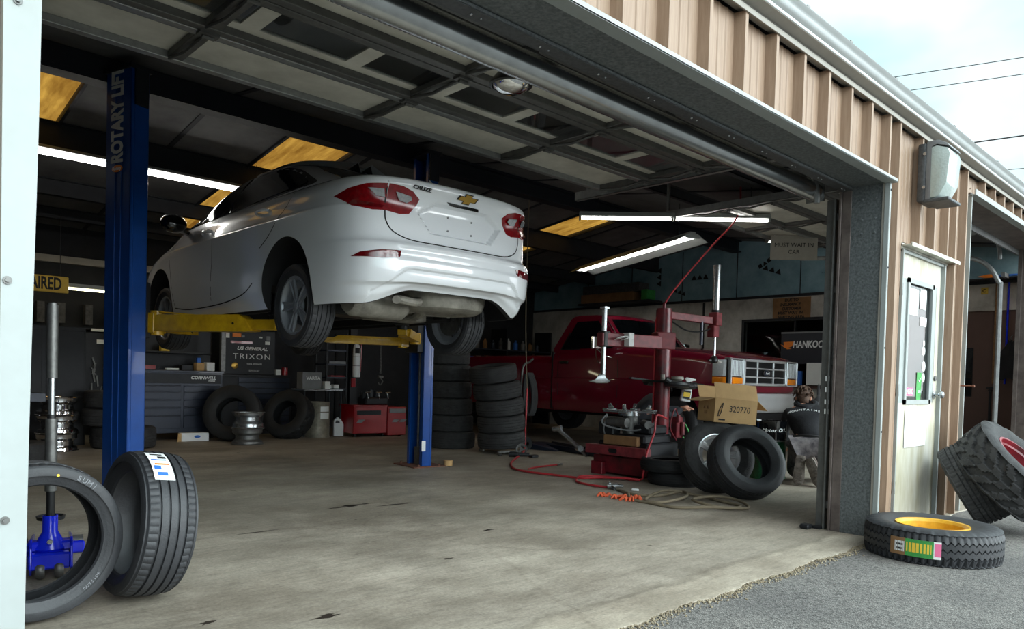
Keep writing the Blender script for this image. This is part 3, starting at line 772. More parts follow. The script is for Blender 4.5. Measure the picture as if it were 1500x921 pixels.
for (x,z,s) in ((6.33,1.40,.03),(6.33,1.34,.045),(6.345,1.22,.05),(6.345,1.13,.045)):
    b = MB(); b.cyl((x,.0215,z),(x,.0205,z),s*.8,n=18); o = b.build('round_sticker','paper'); tag(o,'pale round decal on the right side of the entrance door glass','sticker','round decals on the door glass')
g = pap('paper_sheet',5.93,6.40,.60,.885,'paper','white paper sheet taped below the glass of the entrance door', y=.004)
# bolt sticking out of the corner beside the entrance door
b = MB(); b.cyl((7.05,-.036,1.08),(7.05,-.14,1.08),.006,n=8); b.cyl((7.05,-.14,1.08),(7.05,-.155,1.08),.011,n=8); tag(b.build('wall_bolt','rust'),'rusty bolt sticking out of the tan siding right of the entrance door','bolt')

# ------------------------------------------------------------ wall pack lamp over the entrance door
L = thing('wall_lamp','grey wall pack lamp with a ribbed glass lens above the entrance door','lamp',(5.95,-.04,2.42))
b = MB(); b.box(-.11,.14,-.055,.0,-.02,.40,.012,2); b.build('housing_back','galv_dark',L)
b = MB(); b.prism([(-.055,-.02),(-.055,.41),(-.13,.41),(-.19,.375),(-.205,.35),(-.12,.385),(-.085,.37),(-.085,.0),(-.10,-.02)], basis((-.10,0,0),(0,1,0),(0,0,1),(1,0,0)), .26, .004); b.build('hood','grey',L)
b = MB(); b.prism([(-.07,.0),(-.07,.365),(-.12,.375),(-.195,.345),(-.21,.30),(-.195,.10),(-.15,.015),(-.12,.0)], basis((-.098,0,0),(0,1,0),(0,0,1),(1,0,0)), .256, .012)
lensm = mat('prismatic_lens',(172,184,180),.18,var=.05,coat=.5,bump=.3,bs=60); b.build('lens',lensm,L)
b = MB(); b.box(-.108,.168,-.215,-.05,-.03,-.005,.006)
b.build('bottom_frame','galv_dark',L)
for z in (.08,.32):
    b = MB(); b.cyl((-.112,-.05,z),(-.12,-.05,z),.012,n=8); b.build('screw','steel',L)
# power lines in the sky
for i,(p0,d0) in enumerate((((25.2,7.0,11.0),(.308,-.951)),((26.7,6.9,11.0),(.309,-.951)),((30.5,6.2,10.0),(.19,-.98)),((31.2,5.3,9.0),(.30,-.95)))):
    b = MB(); pts = [(p0[0]+d0[0]*t, p0[1]+d0[1]*t, p0[2]+.00035*t*t) for t in range(-45,50,5)]
    b.tube(pts,.012 if i != 2 else .024,6); o = b.build('power_line','ink')
    tag(o,['topmost thin power line crossing the sky','second power line from the top in the sky','thick dark power line low in the sky over the gutter','lowest short power line beside the gutter'][i],'power line')
# ------------------------------------------------------------ tyres and wheels (axis = local Z, centred)
def tyre_mesh(b, R, rr, W, kind='rib', N=160):
    h = R-rr; hw = W/2
    side = [(rr, .72*hw), (rr+.006, .80*hw), (rr+.018, .84*hw), (rr+.022,.86*hw), (rr+.05*1, .93*hw), (rr+h*.45, 1.0*hw), (rr+h*.5, 1.0*hw), (rr+h*.66, .985*hw), (rr+h*.80, .94*hw), (R-.022, .885*hw), (R-.012, .83*hw)]
    tread = []
    if kind == 'rib': g = [-.62,-.25,.25,.62]; gw = .045; gd = .008
    elif kind == 'summer': g = [-.60,-.22,.18,.58]; gw = .058; gd = .011
    elif kind == 'truck': g = [-.5,0,.5]; gw = .06; gd = .011
    elif kind == 'at': g = [-.5,-.17,.17,.5]; gw = .05; gd = .010
    else: g = []; gw = 0; gd = 0
    tw = .80*hw
    xs = [-1.]
    for q in g: xs += [q-gw, q-gw*.8, q+gw*.8, q+gw]
    xs.append(1.)
    if kind == 'mud' or kind == 'big': xs = [-1+2*i/22 for i in range(23)]
    def crown(u): return R-.004-.010*u**4
    prof = []   # (kind, radius, h, u)
    for r, z in side: prof.append(('s', r, -z, -1))
    for i, u in enumerate(xs):
        deep = any(abs(u-q) < gw*.9 for q in g)
        prof.append(('g' if deep else 't', crown(u)-(gd if deep else 0), u*tw, u))
    for r, z in side[::-1]: prof.append(('s', r, z, 1))
    inner = [(rr+.004, .62*hw), (rr+.03,.78*hw), (rr+h*.5,.90*hw), (R-.035,.80*hw), (R-.024,.5*hw), (R-.022,0)]
    for r, z in inner: prof.append(('i', r, z, 0))
    for r, z in inner[-2::-1]: prof.append(('i', r, -z, 0))
    K = len(prof); rings = []
    for i in range(N):
        a = 2*PI*i/N; ca, sa = math.cos(a), math.sin(a); row = []
        for kd, r, z, u in prof:
            rad = r; aa = 0.
            if kd == 't':
                if kind in ('summer','rib'):
                    if abs(u) > .60 and i % 4 == 0: rad -= .004
                elif kind == 'truck':
                    aa = .010*math.sin(PI*i/2.)
                    if abs(u) > .9 and i % 4 < 2: rad -= .012
                elif kind == 'at':
                    ph = (i+int((u+1)*3)*3) % 8
                    if ph in (0,): rad -= .009
                elif kind == 'mud':
                    ph = (i+(0 if u < 0 else 4)+int(abs(u)*3)) % 8
                    if ph < 3 and abs(u) > .12: rad -= .014
                    if abs(u) < .13: rad -= .005*(i % 4 < 2)
                elif kind == 'big':
                    s_ = 1 if u > 0 else -1; ph = (i*1.0+(0 if s_ > 0 else 5)+abs(u)*7-(3 if abs(u) < .45 else 0)) % 10
                    if ph < 4.6 and abs(u) > .05: rad -= .034
                    elif abs(u) <= .1: rad -= .0
            if kd == 's' and kind in ('mud','big','truck','at') and r > R-h*.36 and i % (10 if kind == 'big' else 8) < 4: rad = r; z = z*(1.0+(.02 if kind != 'big' else .03))
            if kd == 's' and kind == 'truck' and r > R-.03 and i % 4 < 2: z = z*.97
            row.append(b.v((rad*ca, rad*sa, z+aa)))
        rings.append(row)
    for i in range(N):
        A = rings[i]; B = rings[(i+1)%N]
        for k in range(K): b.f((A[k], B[k], B[(k+1)%K], A[(k+1)%K]))
def make_tyre(name, mtx, R, rr, W, kind, m, label=None, cat='tyre', group=None, N=160, parent=None, up=None):
    b = MB(); tyre_mesh(b, R, rr, W, kind, N); o = b.build(name, m, parent, ang=28)
    if up: o['_']=0; del o['_']
    if label:
        tag(o, label, cat, group)
    o.matrix_world = mtx if parent is None else o.matrix_world
    if parent is not None: o.matrix_local = mtx
    return o
def tyre_letters(o, s, rad, z, a0, size, m='tyre_letter', flip=1):
    # moulded lettering around the sidewall: each letter placed on the circle, joined in one mesh
    bm = bmesh.new(); step = size*.78/rad
    for i, ch in enumerate(s):
        if ch == ' ': continue
        a = math.radians(a0)-flip*i*step
        mm = T(rad*math.cos(a), rad*math.sin(a), z) @ Matrix.Rotation(a-PI/2*flip*1, 4, 'Z')
        if flip < 0: mm = T(rad*math.cos(a), rad*math.sin(a), z) @ Matrix.Rotation(a+PI/2, 4, 'Z')
        t = text('l', ch, size, m, mm, ext=.0006); bm.from_mesh(t.data); me = t.data; bpy.data.objects.remove(t); bpy.data.meshes.remove(me)
    me = bpy.data.meshes.new('lettering'); bm.to_mesh(me); bm.free(); me.materials.append(M[m])
    q = bpy.data.objects.new('lettering', me); COL.objects.link(q); q.parent = o; return q
def steel_rim(b, R, W, z0=0):
    b.lathe([(R+.008,-W/2),(R+.010,-W/2+.006),(R-.006,-W/2+.012),(R-.010,-W/2+.04),(R-.055,-W*.18),(R-.055,W*.05),(R-.012,W*.22),(R-.012,W/2-.03),(R-.008,W/2-.012),(R+.010,W/2-.006),(R+.008,W/2),(R-.004,W/2-.002),(R-.022,W/2-.03),(R-.022,W*.22),(R-.064,W*.05),(R-.064,-W*.18),(R-.02,-W/2+.04),(R-.014,-W/2+.01)], 48, T(0,0,z0), True)
def tyre_on(px, z_c, axis, R=0): return axis_m((px[0], px[1], z_c), axis)

# A: low-profile tyre standing behind the left jamb, facing the camera
cdir = V((0,-1.963,1.0426))
p = V((.667,1.563,.327)); ax = V((.05,-.998,-.0)).normalized()
tA = make_tyre('standing_tyre', axis_m(p, ax), .325, .232, .235, 'summer', 'rubber', 'low-profile black tyre standing upright with its open side facing out, behind the left white trim', N=240)
tyre_letters(tA, 'SUMI', .287, .1185, 62, .030); tyre_letters(tA, 'OUTSIDE', .262, .1175, -52, .016, flip=-1)
b = MB(); b.cyl((.278*math.cos(1.36),.278*math.sin(1.36),.116),(.278*math.cos(1.36),.278*math.sin(1.36),.1185),.006,n=12); o = b.build('yellow_dot','yellowlab',tA)
# B: tyre beside it showing its tread, with a paper label
p = V((1.115,1.62,.336)); ax = V((-.99,-.035,.12)).normalized()
RB = .330; mB = axis_m(p, ax)
tB = make_tyre('standing_tyre', mB, RB, .225, .235, 'summer', 'rubber', 'black tyre standing tread outward, with a white paper label on top', N=240)
def wrap_label(o, mtx, R, z0, z1, a0, a1, m, name='paper_label'):
    b = MB(); n = 14; b.grid([[((R-.002+.0018)*math.cos(a0+(a1-a0)*i/n), (R-.002+.0018)*math.sin(a0+(a1-a0)*i/n), z0+(z1-z0)*k/4) for k in range(5)] for i in range(n+1)])
    return b.build(name, m, o)
inv = mB.inverted()
def ang_of(pw, inv=inv): q = inv @ V(pw); return math.atan2(q.y, q.x)
def label_on(o, inv, R, pw, dz, da, parts_, zoff=0):
    a = ang_of(pw, inv); q = inv @ V(pw)
    lab = wrap_label(o, None, R, zoff-dz, zoff+dz, a-da, a+da, 'paper')
    for (u0,u1,v0,v1,m) in parts_:
        b = MB(); n = 8; A0 = a+da*(2*u0-1); A1 = a+da*(2*u1-1); Z0 = zoff+dz*(2*v0-1); Z1 = zoff+dz*(2*v1-1)
        b.grid([[((R+.0008)*math.cos(A0+(A1-A0)*i/n), (R+.0008)*math.sin(A0+(A1-A0)*i/n), Z0+(Z1-Z0)*k/3) for k in range(4)] for i in range(n+1)])
        b.build('label_print', m, lab)
    return lab
pt_top = p + V((.18,-.50,.86))*RB
sgn = 1
label_on(tB, inv, RB, pt_top, .043, .31, [(.70,.80,.1,.5,'ink'),(.62,.66,.15,.9,'bluelab'),(.30,.42,.55,.9,'bluelab'),(.45,.50,.1,.8,'orangelab'),(.86,.92,.2,.8,'ink'),(.12,.22,.3,.8,'bluelab')], zoff=.030)

# C: truck tyre lying flat on the asphalt with a yellow rim
mC = T(5.215,-.40,.085) @ Rx(0) @ Rz(20)
tC = thing('truck_wheel','large truck tyre with a yellow rim lying flat on the asphalt before the entrance door','wheel',(5.22,-.42,.085))
tC.location = (5.22,-.42,.085)
o = make_tyre('tyre', Matrix.Identity(4), .396, .205, .225, 'truck', 'rubber', N=240, parent=tC)
b = MB(); b.lathe([(r-.04,z) for r,z in [(.250,-.10),(.254,-.09),(.236,-.085),(.232,.05),(.236,.085),(.254,.09),(.252,.10),(.240,.097),(.226,.08),(.222,.0),(.16,-.03),(.10,-.035),(.10,-.045),(.17,-.042),(.222,-.02),(.222,-.08),(.24,-.097)]], 56, None, True)
b.build('rim','rimyellow',tC)
invC = T(5.22,-.42,.085).inverted()
lab = label_on(o, invC, .396, (5.22-.98,-.42-.06,.085), .052, .36, [(0,.32,.0,1,'cardboard_dark'),(.10,.30,.2,.8,'white'),(.13,.27,.30,.42,'ink'),(.13,.27,.55,.67,'ink'),(.32,.86,0,1,'greenlab'),(.34,.82,.25,.8,'yellowlab'),(.88,1,.15,.9,'pink')], zoff=0)
# D: worn all-terrain tyre leaning on the wall corner; E: big lug tyre leaning on it
ax = V((.217,-.84,.5)).normalized()
tD = make_tyre('spare_tyre', axis_m((6.50,-.315,.335), ax), .325, .195, .245, 'at', 'rubber_worn', 'worn all-terrain tyre leaning against the tan wall corner, under the big lugged tyre', N=200)
ax = V((-.02,-.70,.72)).normalized()
tE = thing('lugged_wheel','big lugged tyre with a red rim leaning on the worn tyre at the right edge','wheel', rot=Matrix.Identity(4)); tE.matrix_world = axis_m((6.54,-.56,.435), ax)
make_tyre('tyre', Matrix.Identity(4), .42, .235, .31, 'big', 'rubber_worn', N=160, parent=tE)
b = MB(); b.lathe([(r-.02,z) for r,z in [(.255,.12),(.262,.13),(.245,.13),(.235,.09),(.235,-.09),(.245,-.13),(.262,-.13),(.255,-.12),(.228,-.09),(.222,.02),(.16,.045),(.06,.05),(.06,.04),(.16,.03),(.222,.0),(.228,.09)]], 48, None, True)
b.build('rim','red',tE)

# F: two tyres propped up by the red post, a flat pair beside them
def wheel_alloy(b, R, W, zf, n=5, split=True, hub=.035):
    steel_rim(b, R, W)
    for k in range(n):
        a = 2*PI*k/n
        for s in ((-1,1) if split else (0,)):
            d = .16*s; p0 = (hub*math.cos(a+d*1.8), hub*math.sin(a+d*1.8), zf-.008); p1 = ((R-.012)*math.cos(a+d), (R-.012)*math.sin(a+d), zf+.006)
            b.bar(p0, p1, .018 if split else .045, .02, bev=.004)
        mid = .6*R; b.bar((hub*math.cos(a),hub*math.sin(a),zf-.016),((R-.02)*math.cos(a),(R-.02)*math.sin(a),zf-.008), .05, .006)
    b.lathe([(0,zf+.008),(.028,zf+.008),(.034,zf),(.07,zf-.006),(.075,zf-.03),(0,zf-.03)], 24)
    for k in range(5): b.cyl((.052*math.cos(2*PI*k/5+.6),.052*math.sin(2*PI*k/5+.6),zf-.01),(.052*math.cos(2*PI*k/5+.6),.052*math.sin(2*PI*k/5+.6),zf+.004),.008,n=6)
vd = V((.80,.60,0))
axB = V((-.50,-.68,.44)).normalized()
tG = thing('spare_wheel','used tyre with a silver five-spoke wheel leaning back behind the bare tyre','wheel'); tG.matrix_world = axis_m((6.36,1.83,.33), axB)
make_tyre('tyre', Matrix.Identity(4), .355, .205, .235, 'rib', 'rubber_worn', N=160, parent=tG)
b = MB(); wheel_alloy(b, .203, .18, .055); b.build('rim','bumper',tG)
axA = V((-.45,-.75,.50)).normalized()
tF = make_tyre('spare_tyre', axis_m((6.26,1.46,.325), axA), .355, .200, .235, 'rib', 'rubber', 'bare tyre without a rim leaning back in front of the silver-wheeled one, under the carton', N=200)
tH = make_tyre('flat_tyre', T(6.47,2.34,.066), .30, .19, .13, 'rib', 'rubber_dark', 'thin tyre lying flat, lower of the pair by the red post base', N=120)
tI = make_tyre('flat_tyre', T(6.42,2.40,.20), .30, .19, .13, 'rib', 'rubber_dark', 'thin tyre lying flat on the other one by the red post base', N=120)

# stacks of used tyres behind the right lift column
small = MB(); tyre_mesh(small, .34, .20, .22, 'rib', 96); proto = small.build('stacked_tyre','rubber_worn', ang=28)
small = MB(); tyre_mesh(small, .345, .20, .24, 'at', 96); proto2 = small.build('stacked_tyre','rubber_worn', ang=28)
first = {proto: True, proto2: True}
def place(pr, mtx, label, group=None, sc=1):
    if first.get(pr): o = pr; first[pr] = False
    else: o = pr.copy(); COL.objects.link(o)
    o.matrix_world = mtx @ Matrix.Diagonal((sc,sc,sc,1)); tag(o, label, 'tyre', group); return o
ST = (7.0,5.58); z = .07
names = ['lowest tyre on the hand truck, with the ribbed tread','second tyre up on the hand truck, with three pale grooves','middle tyre of the stack on the hand truck','fourth tyre up in the leaning stack on the hand truck','top tyre of the leaning stack on the hand truck']
for i in range(5):
    off = -.012*i*i*.9
    place(proto, T(ST[0]+off*.72, ST[1]-off*.69*0-off*.4, z+.118) @ Ry(-5-1.2*i) @ Rz(i*20), names[i]); z += .228
z = .0
names = ['wide patterned tyre at the bottom of the tall stack behind the right lift column','second tyre from the floor in the tall stack behind the column','third tyre from the floor in the tall stack behind the column','fourth tyre from the floor in the tall stack behind the column','fifth tyre up in the tall stack, with block tread','top tyre of the tall stack, just under the raised rear wheel']
for i in range(6):
    place(proto2, T(6.86-.014*i, 6.52+.01*i, z+.12) @ Rz(i*33), names[i], sc=1.04 if i == 0 else 1.); z += .242
# hand truck carrying the leaning stack
h = thing('hand_truck','grey tubular hand truck under the leaning stack of tyres','hand truck',(ST[0],ST[1],0))
b = MB(); b.tube(smooth([(-.36,-.40,.02),(-.37,-.34,.03),(-.30,-.30,.045),(0,-.33,.045),(.30,-.2,.045),(.40,.0,.08),(.42,.05,.3),(.42,.05,1.14),(.50,-.02,1.28),(.54,-.05,1.33)],5),.016,8)
b.tube(smooth([(-.34,-.02,.045),(-.30,.1,.045),(.0,.3,.045),(.3,.33,.05),(.42,.33,.3),(.42,.33,1.1)],5),.016,8); b.tube([(-.1,-.33,.045),(-.06,-.42,.03),(-.05,-.42,.0)],.012,8); b.bar((.42,.05,.55),(.42,.33,.55),.03,.01); b.bar((.42,.05,.95),(.42,.33,.95),.03,.01)
b.build('frame','steel_dull',h)
for y in (.0,.38):
    b = MB(); b.lathe([(.03,-.02),(.09,-.025),(.10,0),(.09,.025),(.03,.02)],20,basis((.5,y,.10),(0,0,1),(1,0,0),(0,1,0)),True); b.build('wheel','rubber_dark',h)
b = MB()   # inner tube / slings hanging from the handle
for k in range(5):
    dx = .46+.022*k; b.tube(smooth([(dx,-.02,1.12),(dx+.05,-.05,.95),(dx+.07,-.06,.72),(dx+.04,-.03,.52),(dx-.02,.0,.62),(dx-.03,.02,.9),(dx-.02,.0,1.1)],5),.020,8)
o = b.build('hanging_inner_tube','rubber_dark'); o.location = (ST[0],ST[1],0); tag(o,'black inner tubes draped over the hand truck handle','inner tube')

# tall big mud tyres and steel rims by the tool cabinets
tJ = make_tyre('mud_tyre', axis_m((4.56,8.80,.40), V((-.62,-.75,.28))), .42, .215, .29, 'mud', 'rubber_dark', 'mud tyre leaning on the dark tool cabinet behind the two stacked steel rims', N=128)
tK = make_tyre('mud_tyre', axis_m((5.46,8.85,.36), V((-.80,-.48,.42))), .40, .20, .29, 'mud', 'rubber_dark', 'mud tyre leaning over beside the grey drum', N=128)
def rim_obj(mtx, R, W, m, label, group=None):
    b = MB(); steel_rim(b, R, W)
    b.lathe([(R-.06,W*.02),(.11,W*.12),(.10,W*.16),(.05,W*.16),(.05,W*.14),(.10,W*.10),(.12,W*.08),(R-.06,-.01)],32,None,True)
    for k in range(10): b.cyl((.145*math.cos(k*.628),.145*math.sin(k*.628),W*.06),(.145*math.cos(k*.628),.145*math.sin(k*.628),W*.12),.012,n=8)
    o = b.build('bare_rim', m, ang=40); o.matrix_world = mtx; return tag(o, label, 'rim', group)
rim_obj(T(4.53,8.24,.115), .215, .225, 'steel_dull', 'lower of the two bare steel rims stacked in front of the mud tyre')
rim_obj(T(4.54,8.24,.345) @ Rx(180), .222, .225, 'steel', 'upper of the two bare steel rims stacked in front of the mud tyre')
for i,t_ in enumerate(('bottom','middle','top')): rim_obj(T(2.20,8.42,.11+i*.222) @ Rz(i*30), .235, .215, 'chrome', '%s rim of the three shiny rims stacked behind the jack handle' % t_)
place(proto2, T(2.98,8.5,.14), 'wide tyre lying on the floor behind the left lift column', sc=1.14)
place(proto, T(2.84,8.56,.40), 'dark tyre on top of the floor tyre behind the left lift column'); place(proto, T(2.86,8.54,.63), 'dark tyre topmost in the pile behind the left lift column')
place(proto, T(1.55,7.2,.12), 'dark tyre lying at the left edge behind the white trim')
# round balancing cone plate and air tool on the floor near the hand truck
# ------------------------------------------------------------ white sedan on the lift
car = thing('sedan','white four-door sedan raised on the blue two-post lift, rear end facing out','car',(3.41,2.12,1.37))
def half_outline(w, yr, yf, kind):
    if kind == 'low':
        L = yf-yr
        return [(0,yr),(.30*w,yr+.008),(.55*w,yr+.035),(.74*w,yr+.085),(.86*w,yr+.16),(.93*w,yr+.27),(.968*w,yr+.42),(.992*w,yr+.72),(w,yr+1.3),(w,yr+L*.5),(.998*w,yf-1.3),(.98*w,yf-.75),(.94*w,yf-.42),(.85*w,yf-.22),(.66*w,yf-.09),(.35*w,yf-.02),(0,yf)]
    return [(0,yr),(.38*w,yr+.012),(.70*w,yr+.06),(.88*w,yr+.17),(.965*w,yr+.38),(.995*w,yr+.7),(w,yr+(yf-yr)*.5),(.99*w,yf-.9),(.955*w,yf-.45),(.86*w,yf-.20),(.66*w,yf-.07),(.35*w,yf-.015),(0,yf)]
def ring(w, yr, yf, kind, k=12):
    h = [V((x,y,0)) for x,y in half_outline(w, yr, yf, kind)]
    mir = [V((-p.x,p.y,0)) for p in h]
    full = [mir[1]]+h+[mir[-2]]      # pad for tangents
    out = []
    for i in range(1, len(full)-2):
        p0,p1,p2,p3 = full[i-1],full[i],full[i+1],full[i+2]
        for j in range(k):
            t = j/k; out.append(.5*((2*p1)+(-p0+p2)*t+(2*p0-5*p1+4*p2-p3)*t*t+(-p0+3*p1-3*p2+p3)*t**3))
    out.append(full[-2]); n = len(out)
    return out + [V((-p.x,p.y,0)) for p in out[1:-1]][::-1]
WT = [(.15,.845),(.22,.868),(.32,.885),(.45,.892),(.60,.888),(.72,.892),(.80,.893),(.825,.882),(.88,.862),(.94,.845),(.985,.822),(1.01,.80),(1.03,.765),(1.04,.70)]
YR = [(.15,.12),(.20,.075),(.26,.055),(.272,.045),(.285,.018),(.36,.005),(.47,0),(.535,.004),(.555,.012),(.572,.040),(.60,.056),(.66,.060),(.80,.062),(.90,.040),(.955,.010),(.98,.008),(1.0,.03),(1.02,.12),(1.035,.30),(1.04,.5)]
YF = [(.15,4.48),(.22,4.58),(.35,4.65),(.5,4.66),(.6,4.62),(.68,4.54),(.74,4.42),(.80,4.20),(.86,4.02),(.92,3.88),(1.0,3.74),(1.04,3.66)]
HEX = [(-.24,.875),(.24,.875),(.385,.79),(.27,.655),(-.27,.655),(-.385,.79)]
def hexd(x, z):
    d = 1e9
    for i in range(6):
        a = HEX[i]; b_ = HEX[(i+1)%6]; ex, ez = b_[0]-a[0], b_[1]-a[1]; l = math.hypot(ex, ez)
        d = min(d, -(ex*(z-a[1])-ez*(x-a[0]))/l)
    return d
def warp(p):
    x, y, z = p
    if y < .75:
        rear = sstep(.55,.15,y); ax_ = abs(x)
        lift = .115*rear*(1-sstep(.35,.74,ax_))*(1-sstep(.15,.34,z)); z2 = z+lift
        d = hexd(x, z); y += .034*sstep(-.004,.016,d)*(1 if y < .3 else 0)
        # lower insert of the bumper, bounded by a raised line
        e = min(.70-ax_, .40-z-.16*sstep(.45,.70,ax_)); y += .020*sstep(0,.02,e)*(1 if y < .3 else 0)
        # shallow panel between the reflectors
        e2 = min(.56-ax_, .545-z, z-.45); y += .012*sstep(0,.02,e2)*(1 if y < .3 else 0)
        z = z2
    return (x, y, z)
def levels(a, b_, n): return [a+(b_-a)*i/n for i in range(n)]
zs = levels(.15,.64,46)+levels(.64,.90,44)+levels(.90,1.0401,26)+[1.04]
b = MB(); rows = []
for z in zs:
    rg = ring(sinterp(WT,z), sinterp(YR,z), sinterp(YF,z), 'low')
    # refine the rear face by adding samples
    rows.append([warp((p.x,p.y,z)) for p in rg])
R = b.grid(rows, True); n = len(R[0])
def loop_face(vs_): 
    try: f = b.bm.faces.new(vs_); f.material_index = b.mi
    except ValueError: pass
# flat top
loop_face(R[-1])
# inner skirt and floor (dark)
b.mi = 1
inn = [[b.v((p[0]*.965, 2.3+(p[1]-2.3)*.985, p[2]+.0)) for p in rows[0]], [b.v((p[0]*.95, 2.3+(p[1]-2.3)*.975, .34)) for p in rows[0]]]
for A, B_ in ((R[0], inn[0]), (inn[0], inn[1])):
    for k in range(n): b.f((A[k], B_[k], B_[(k+1)%n], A[(k+1)%n]))
loop_face(inn[1][::-1])
body = b.build('body', ['white_paint','underdark'], None, ang=40)
cut = MB()
for y in (1.024,3.724):
    for s in (-1,1): cut.cyl((s*.56,y,.285),(s*1.05,y,.285),.375,n=72)
cu = cut.build('cutter', ['underdark'])
md = body.modifiers.new('b','BOOLEAN'); md.object = cu; md.solver = 'EXACT'; md.operation = 'DIFFERENCE'
try: md.material_mode = 'TRANSFER'
except Exception: pass
bake(body); bpy.data.objects.remove(cu)
for f in body.data.polygons:
    c = f.center
    for y in (1.024,3.724):
        if abs(c.x) > .5 and ((c.y-y)**2+(c.z-.285)**2)**.5 < .3765 and (abs(abs(c.x)-.56) < .004 or abs(((f.normal.y)*(y-c.y)+(f.normal.z)*(.285-c.z)))/max(1e-6,((c.y-y)**2+(c.z-.285)**2)**.5) > .95): f.material_index = 1
# greenhouse
WG = [(.92,.79),(1.0,.775),(1.06,.755),(1.15,.722),(1.25,.682),(1.33,.642),(1.39,.595),(1.43,.54),(1.455,.46),(1.47,.34),(1.477,.2),(1.48,.05)]
YRG = [(.92,.42),(1.0,.47),(1.05,.54),(1.12,.66),(1.2,.84),(1.28,1.03),(1.35,1.24),(1.41,1.47),(1.45,1.72),(1.47,1.92),(1.477,2.1),(1.48,2.2)]
YFG = [(.92,3.86),(1.0,3.70),(1.1,3.50),(1.2,3.29),(1.3,3.06),(1.38,2.84),(1.43,2.66),(1.455,2.54),(1.47,2.44),(1.477,2.35),(1.48,2.25)]
g = MB(); rows = []
for z in levels(.92,1.40,26)+levels(1.40,1.48,16)+[1.4799]:
    rows.append([(p.x,p.y,z if z < 1.0 else 1.0+(z-1.0)*.925) for p in ring(sinterp(WG,z), sinterp(YRG,z), sinterp(YFG,z), 'top', 6)])
R = g.grid(rows, True); g.f(R[-1]); g.bm.normal_update(); bmesh.ops.recalc_face_normals(g.bm, faces=g.bm.faces)
bm = bmesh.new(); bm.from_mesh(body.data)
tmp = bpy.data.meshes.new('t'); g.bm.to_mesh(tmp); g.bm.free(); bm.from_mesh(tmp); bpy.data.meshes.remove(tmp)
bm.to_mesh(body.data); bm.free()

body.data.shade_smooth(); body.data.set_sharp_from_angle(angle=math.radians(32)); body.parent = car
bv = bvh_of(body)
XP = V((1,0,0))
def mir(pts): return [(-x,y,z) for x,y,z in pts]
DLO = [(0,.90,1.0694),(0,1.03,1.1434),(0,1.30,1.2544),(0,1.63,1.3256),(0,2.12,1.3626),(0,2.55,1.3469),(0,2.85,1.2683),(0,3.12,1.1434),(0,3.36,1.0185),(0,3.40,0.9850),(0,3.0,0.9920),(0,2.5,1.0046),(0,1.83,1.0277),(0,1.2,1.0463)]
W1 = [(0,1.02,1.0814),(0,1.12,1.1526),(0,1.36,1.2451),(0,1.66,1.3099),(0,2.00,1.3404),(0,2.12,1.3441),(0,2.30,1.0277),(0,1.83,1.0463),(0,1.3,1.0648)]
W2 = [(0,2.22,1.3441),(0,2.53,1.3284),(0,2.80,1.2544),(0,3.05,1.1434),(0,3.20,1.0555),(0,3.24,1.0046),(0,2.8,1.0092),(0,2.40,1.0231)]
for s in (-1,1):
    D = (-s,0,0)
    patch('window_surround', bv, DLO, D, 'black_gloss', car, off=.002, step=.05, rnd_k=3)
    patch('side_window', bv, W1, D, 'carglass', car, off=.007, step=.05, rnd_k=3)
    patch('side_window', bv, W2, D, 'carglass', car, off=.007, step=.05, rnd_k=2)
patch('rear_window', bv, [(-.60,.62,1.07),(-.3,.55,1.045),(0,.54,1.04),(.3,.55,1.045),(.60,.62,1.07),(.50,1.36,1.385),(.25,1.42,1.405),(0,1.43,1.41),(-.25,1.42,1.405),(-.50,1.36,1.385)], (0,.75,-.66), 'carglass', car, off=.003, step=.06, rnd_k=2)
patch('windshield', bv, [(-.66,3.62,1.02),(0,3.72,1.0),(.66,3.62,1.02),(.54,2.74,1.38),(0,2.76,1.42),(-.54,2.74,1.38)], (0,-.75,-.66), 'carglass', car, off=.003, step=.07, rnd_k=2)
# tail lamps
OUT = [(-.868,.36,.868),(-.83,.24,.912),(-.75,.145,.938),(-.626,.09,.946),(-.626,.09,.772),(-.72,.12,.768),(-.81,.23,.79)]
INN = [(-.612,.09,.946),(-.52,.07,.940),(-.44,.06,.918),(-.385,.06,.876),(-.40,.06,.835),(-.455,.07,.768),(-.52,.08,.757),(-.612,.09,.770)]
C1 = [(-.735,.15,.912),(-.650,.09,.912),(-.645,.09,.855),(-.695,.11,.862)]
C2 = [(-.560,.09,.902),(-.455,.06,.885),(-.445,.06,.862),(-.480,.07,.838),(-.535,.08,.848)]
for s in (-1,1):
    f = (lambda p: p) if s < 0 else mir
    D = (.45*-s, .9, 0)
    o1 = patch('tail_lamp', bv, f(OUT), D, 'redlens', car, off=.002, step=.022, rnd_k=0, thick=.012)
    o2 = patch('tail_lamp', bv, f(INN), (0.1*-s,1,0), 'redlens', car, off=.002, step=.022, rnd_k=0, thick=.012)
    patch('clear_lens', bv, f(C1), D, 'clearlens', o1, off=.0145, step=.02, thick=.002)
    patch('clear_lens', bv, f(C2), (0.1*-s,1,0), 'clearlens', o2, off=.0145, step=.02, thick=.002)
    patch('lamp_band', bv, f([(-.83,.25,.80),(-.66,.1,.785),(-.64,.1,.80),(-.80,.22,.82)]), D, 'redlens_dark', o1, off=.0145, step=.02, thick=.001)
    patch('reflector', bv, f([(-.80,.25,.448),(-.76,.2,.478),(-.66,.1,.500),(-.53,.06,.505),(-.545,.06,.455),(-.66,.1,.444)]), D, 'redlens_dark', car, off=.007, step=.015, thick=.010)
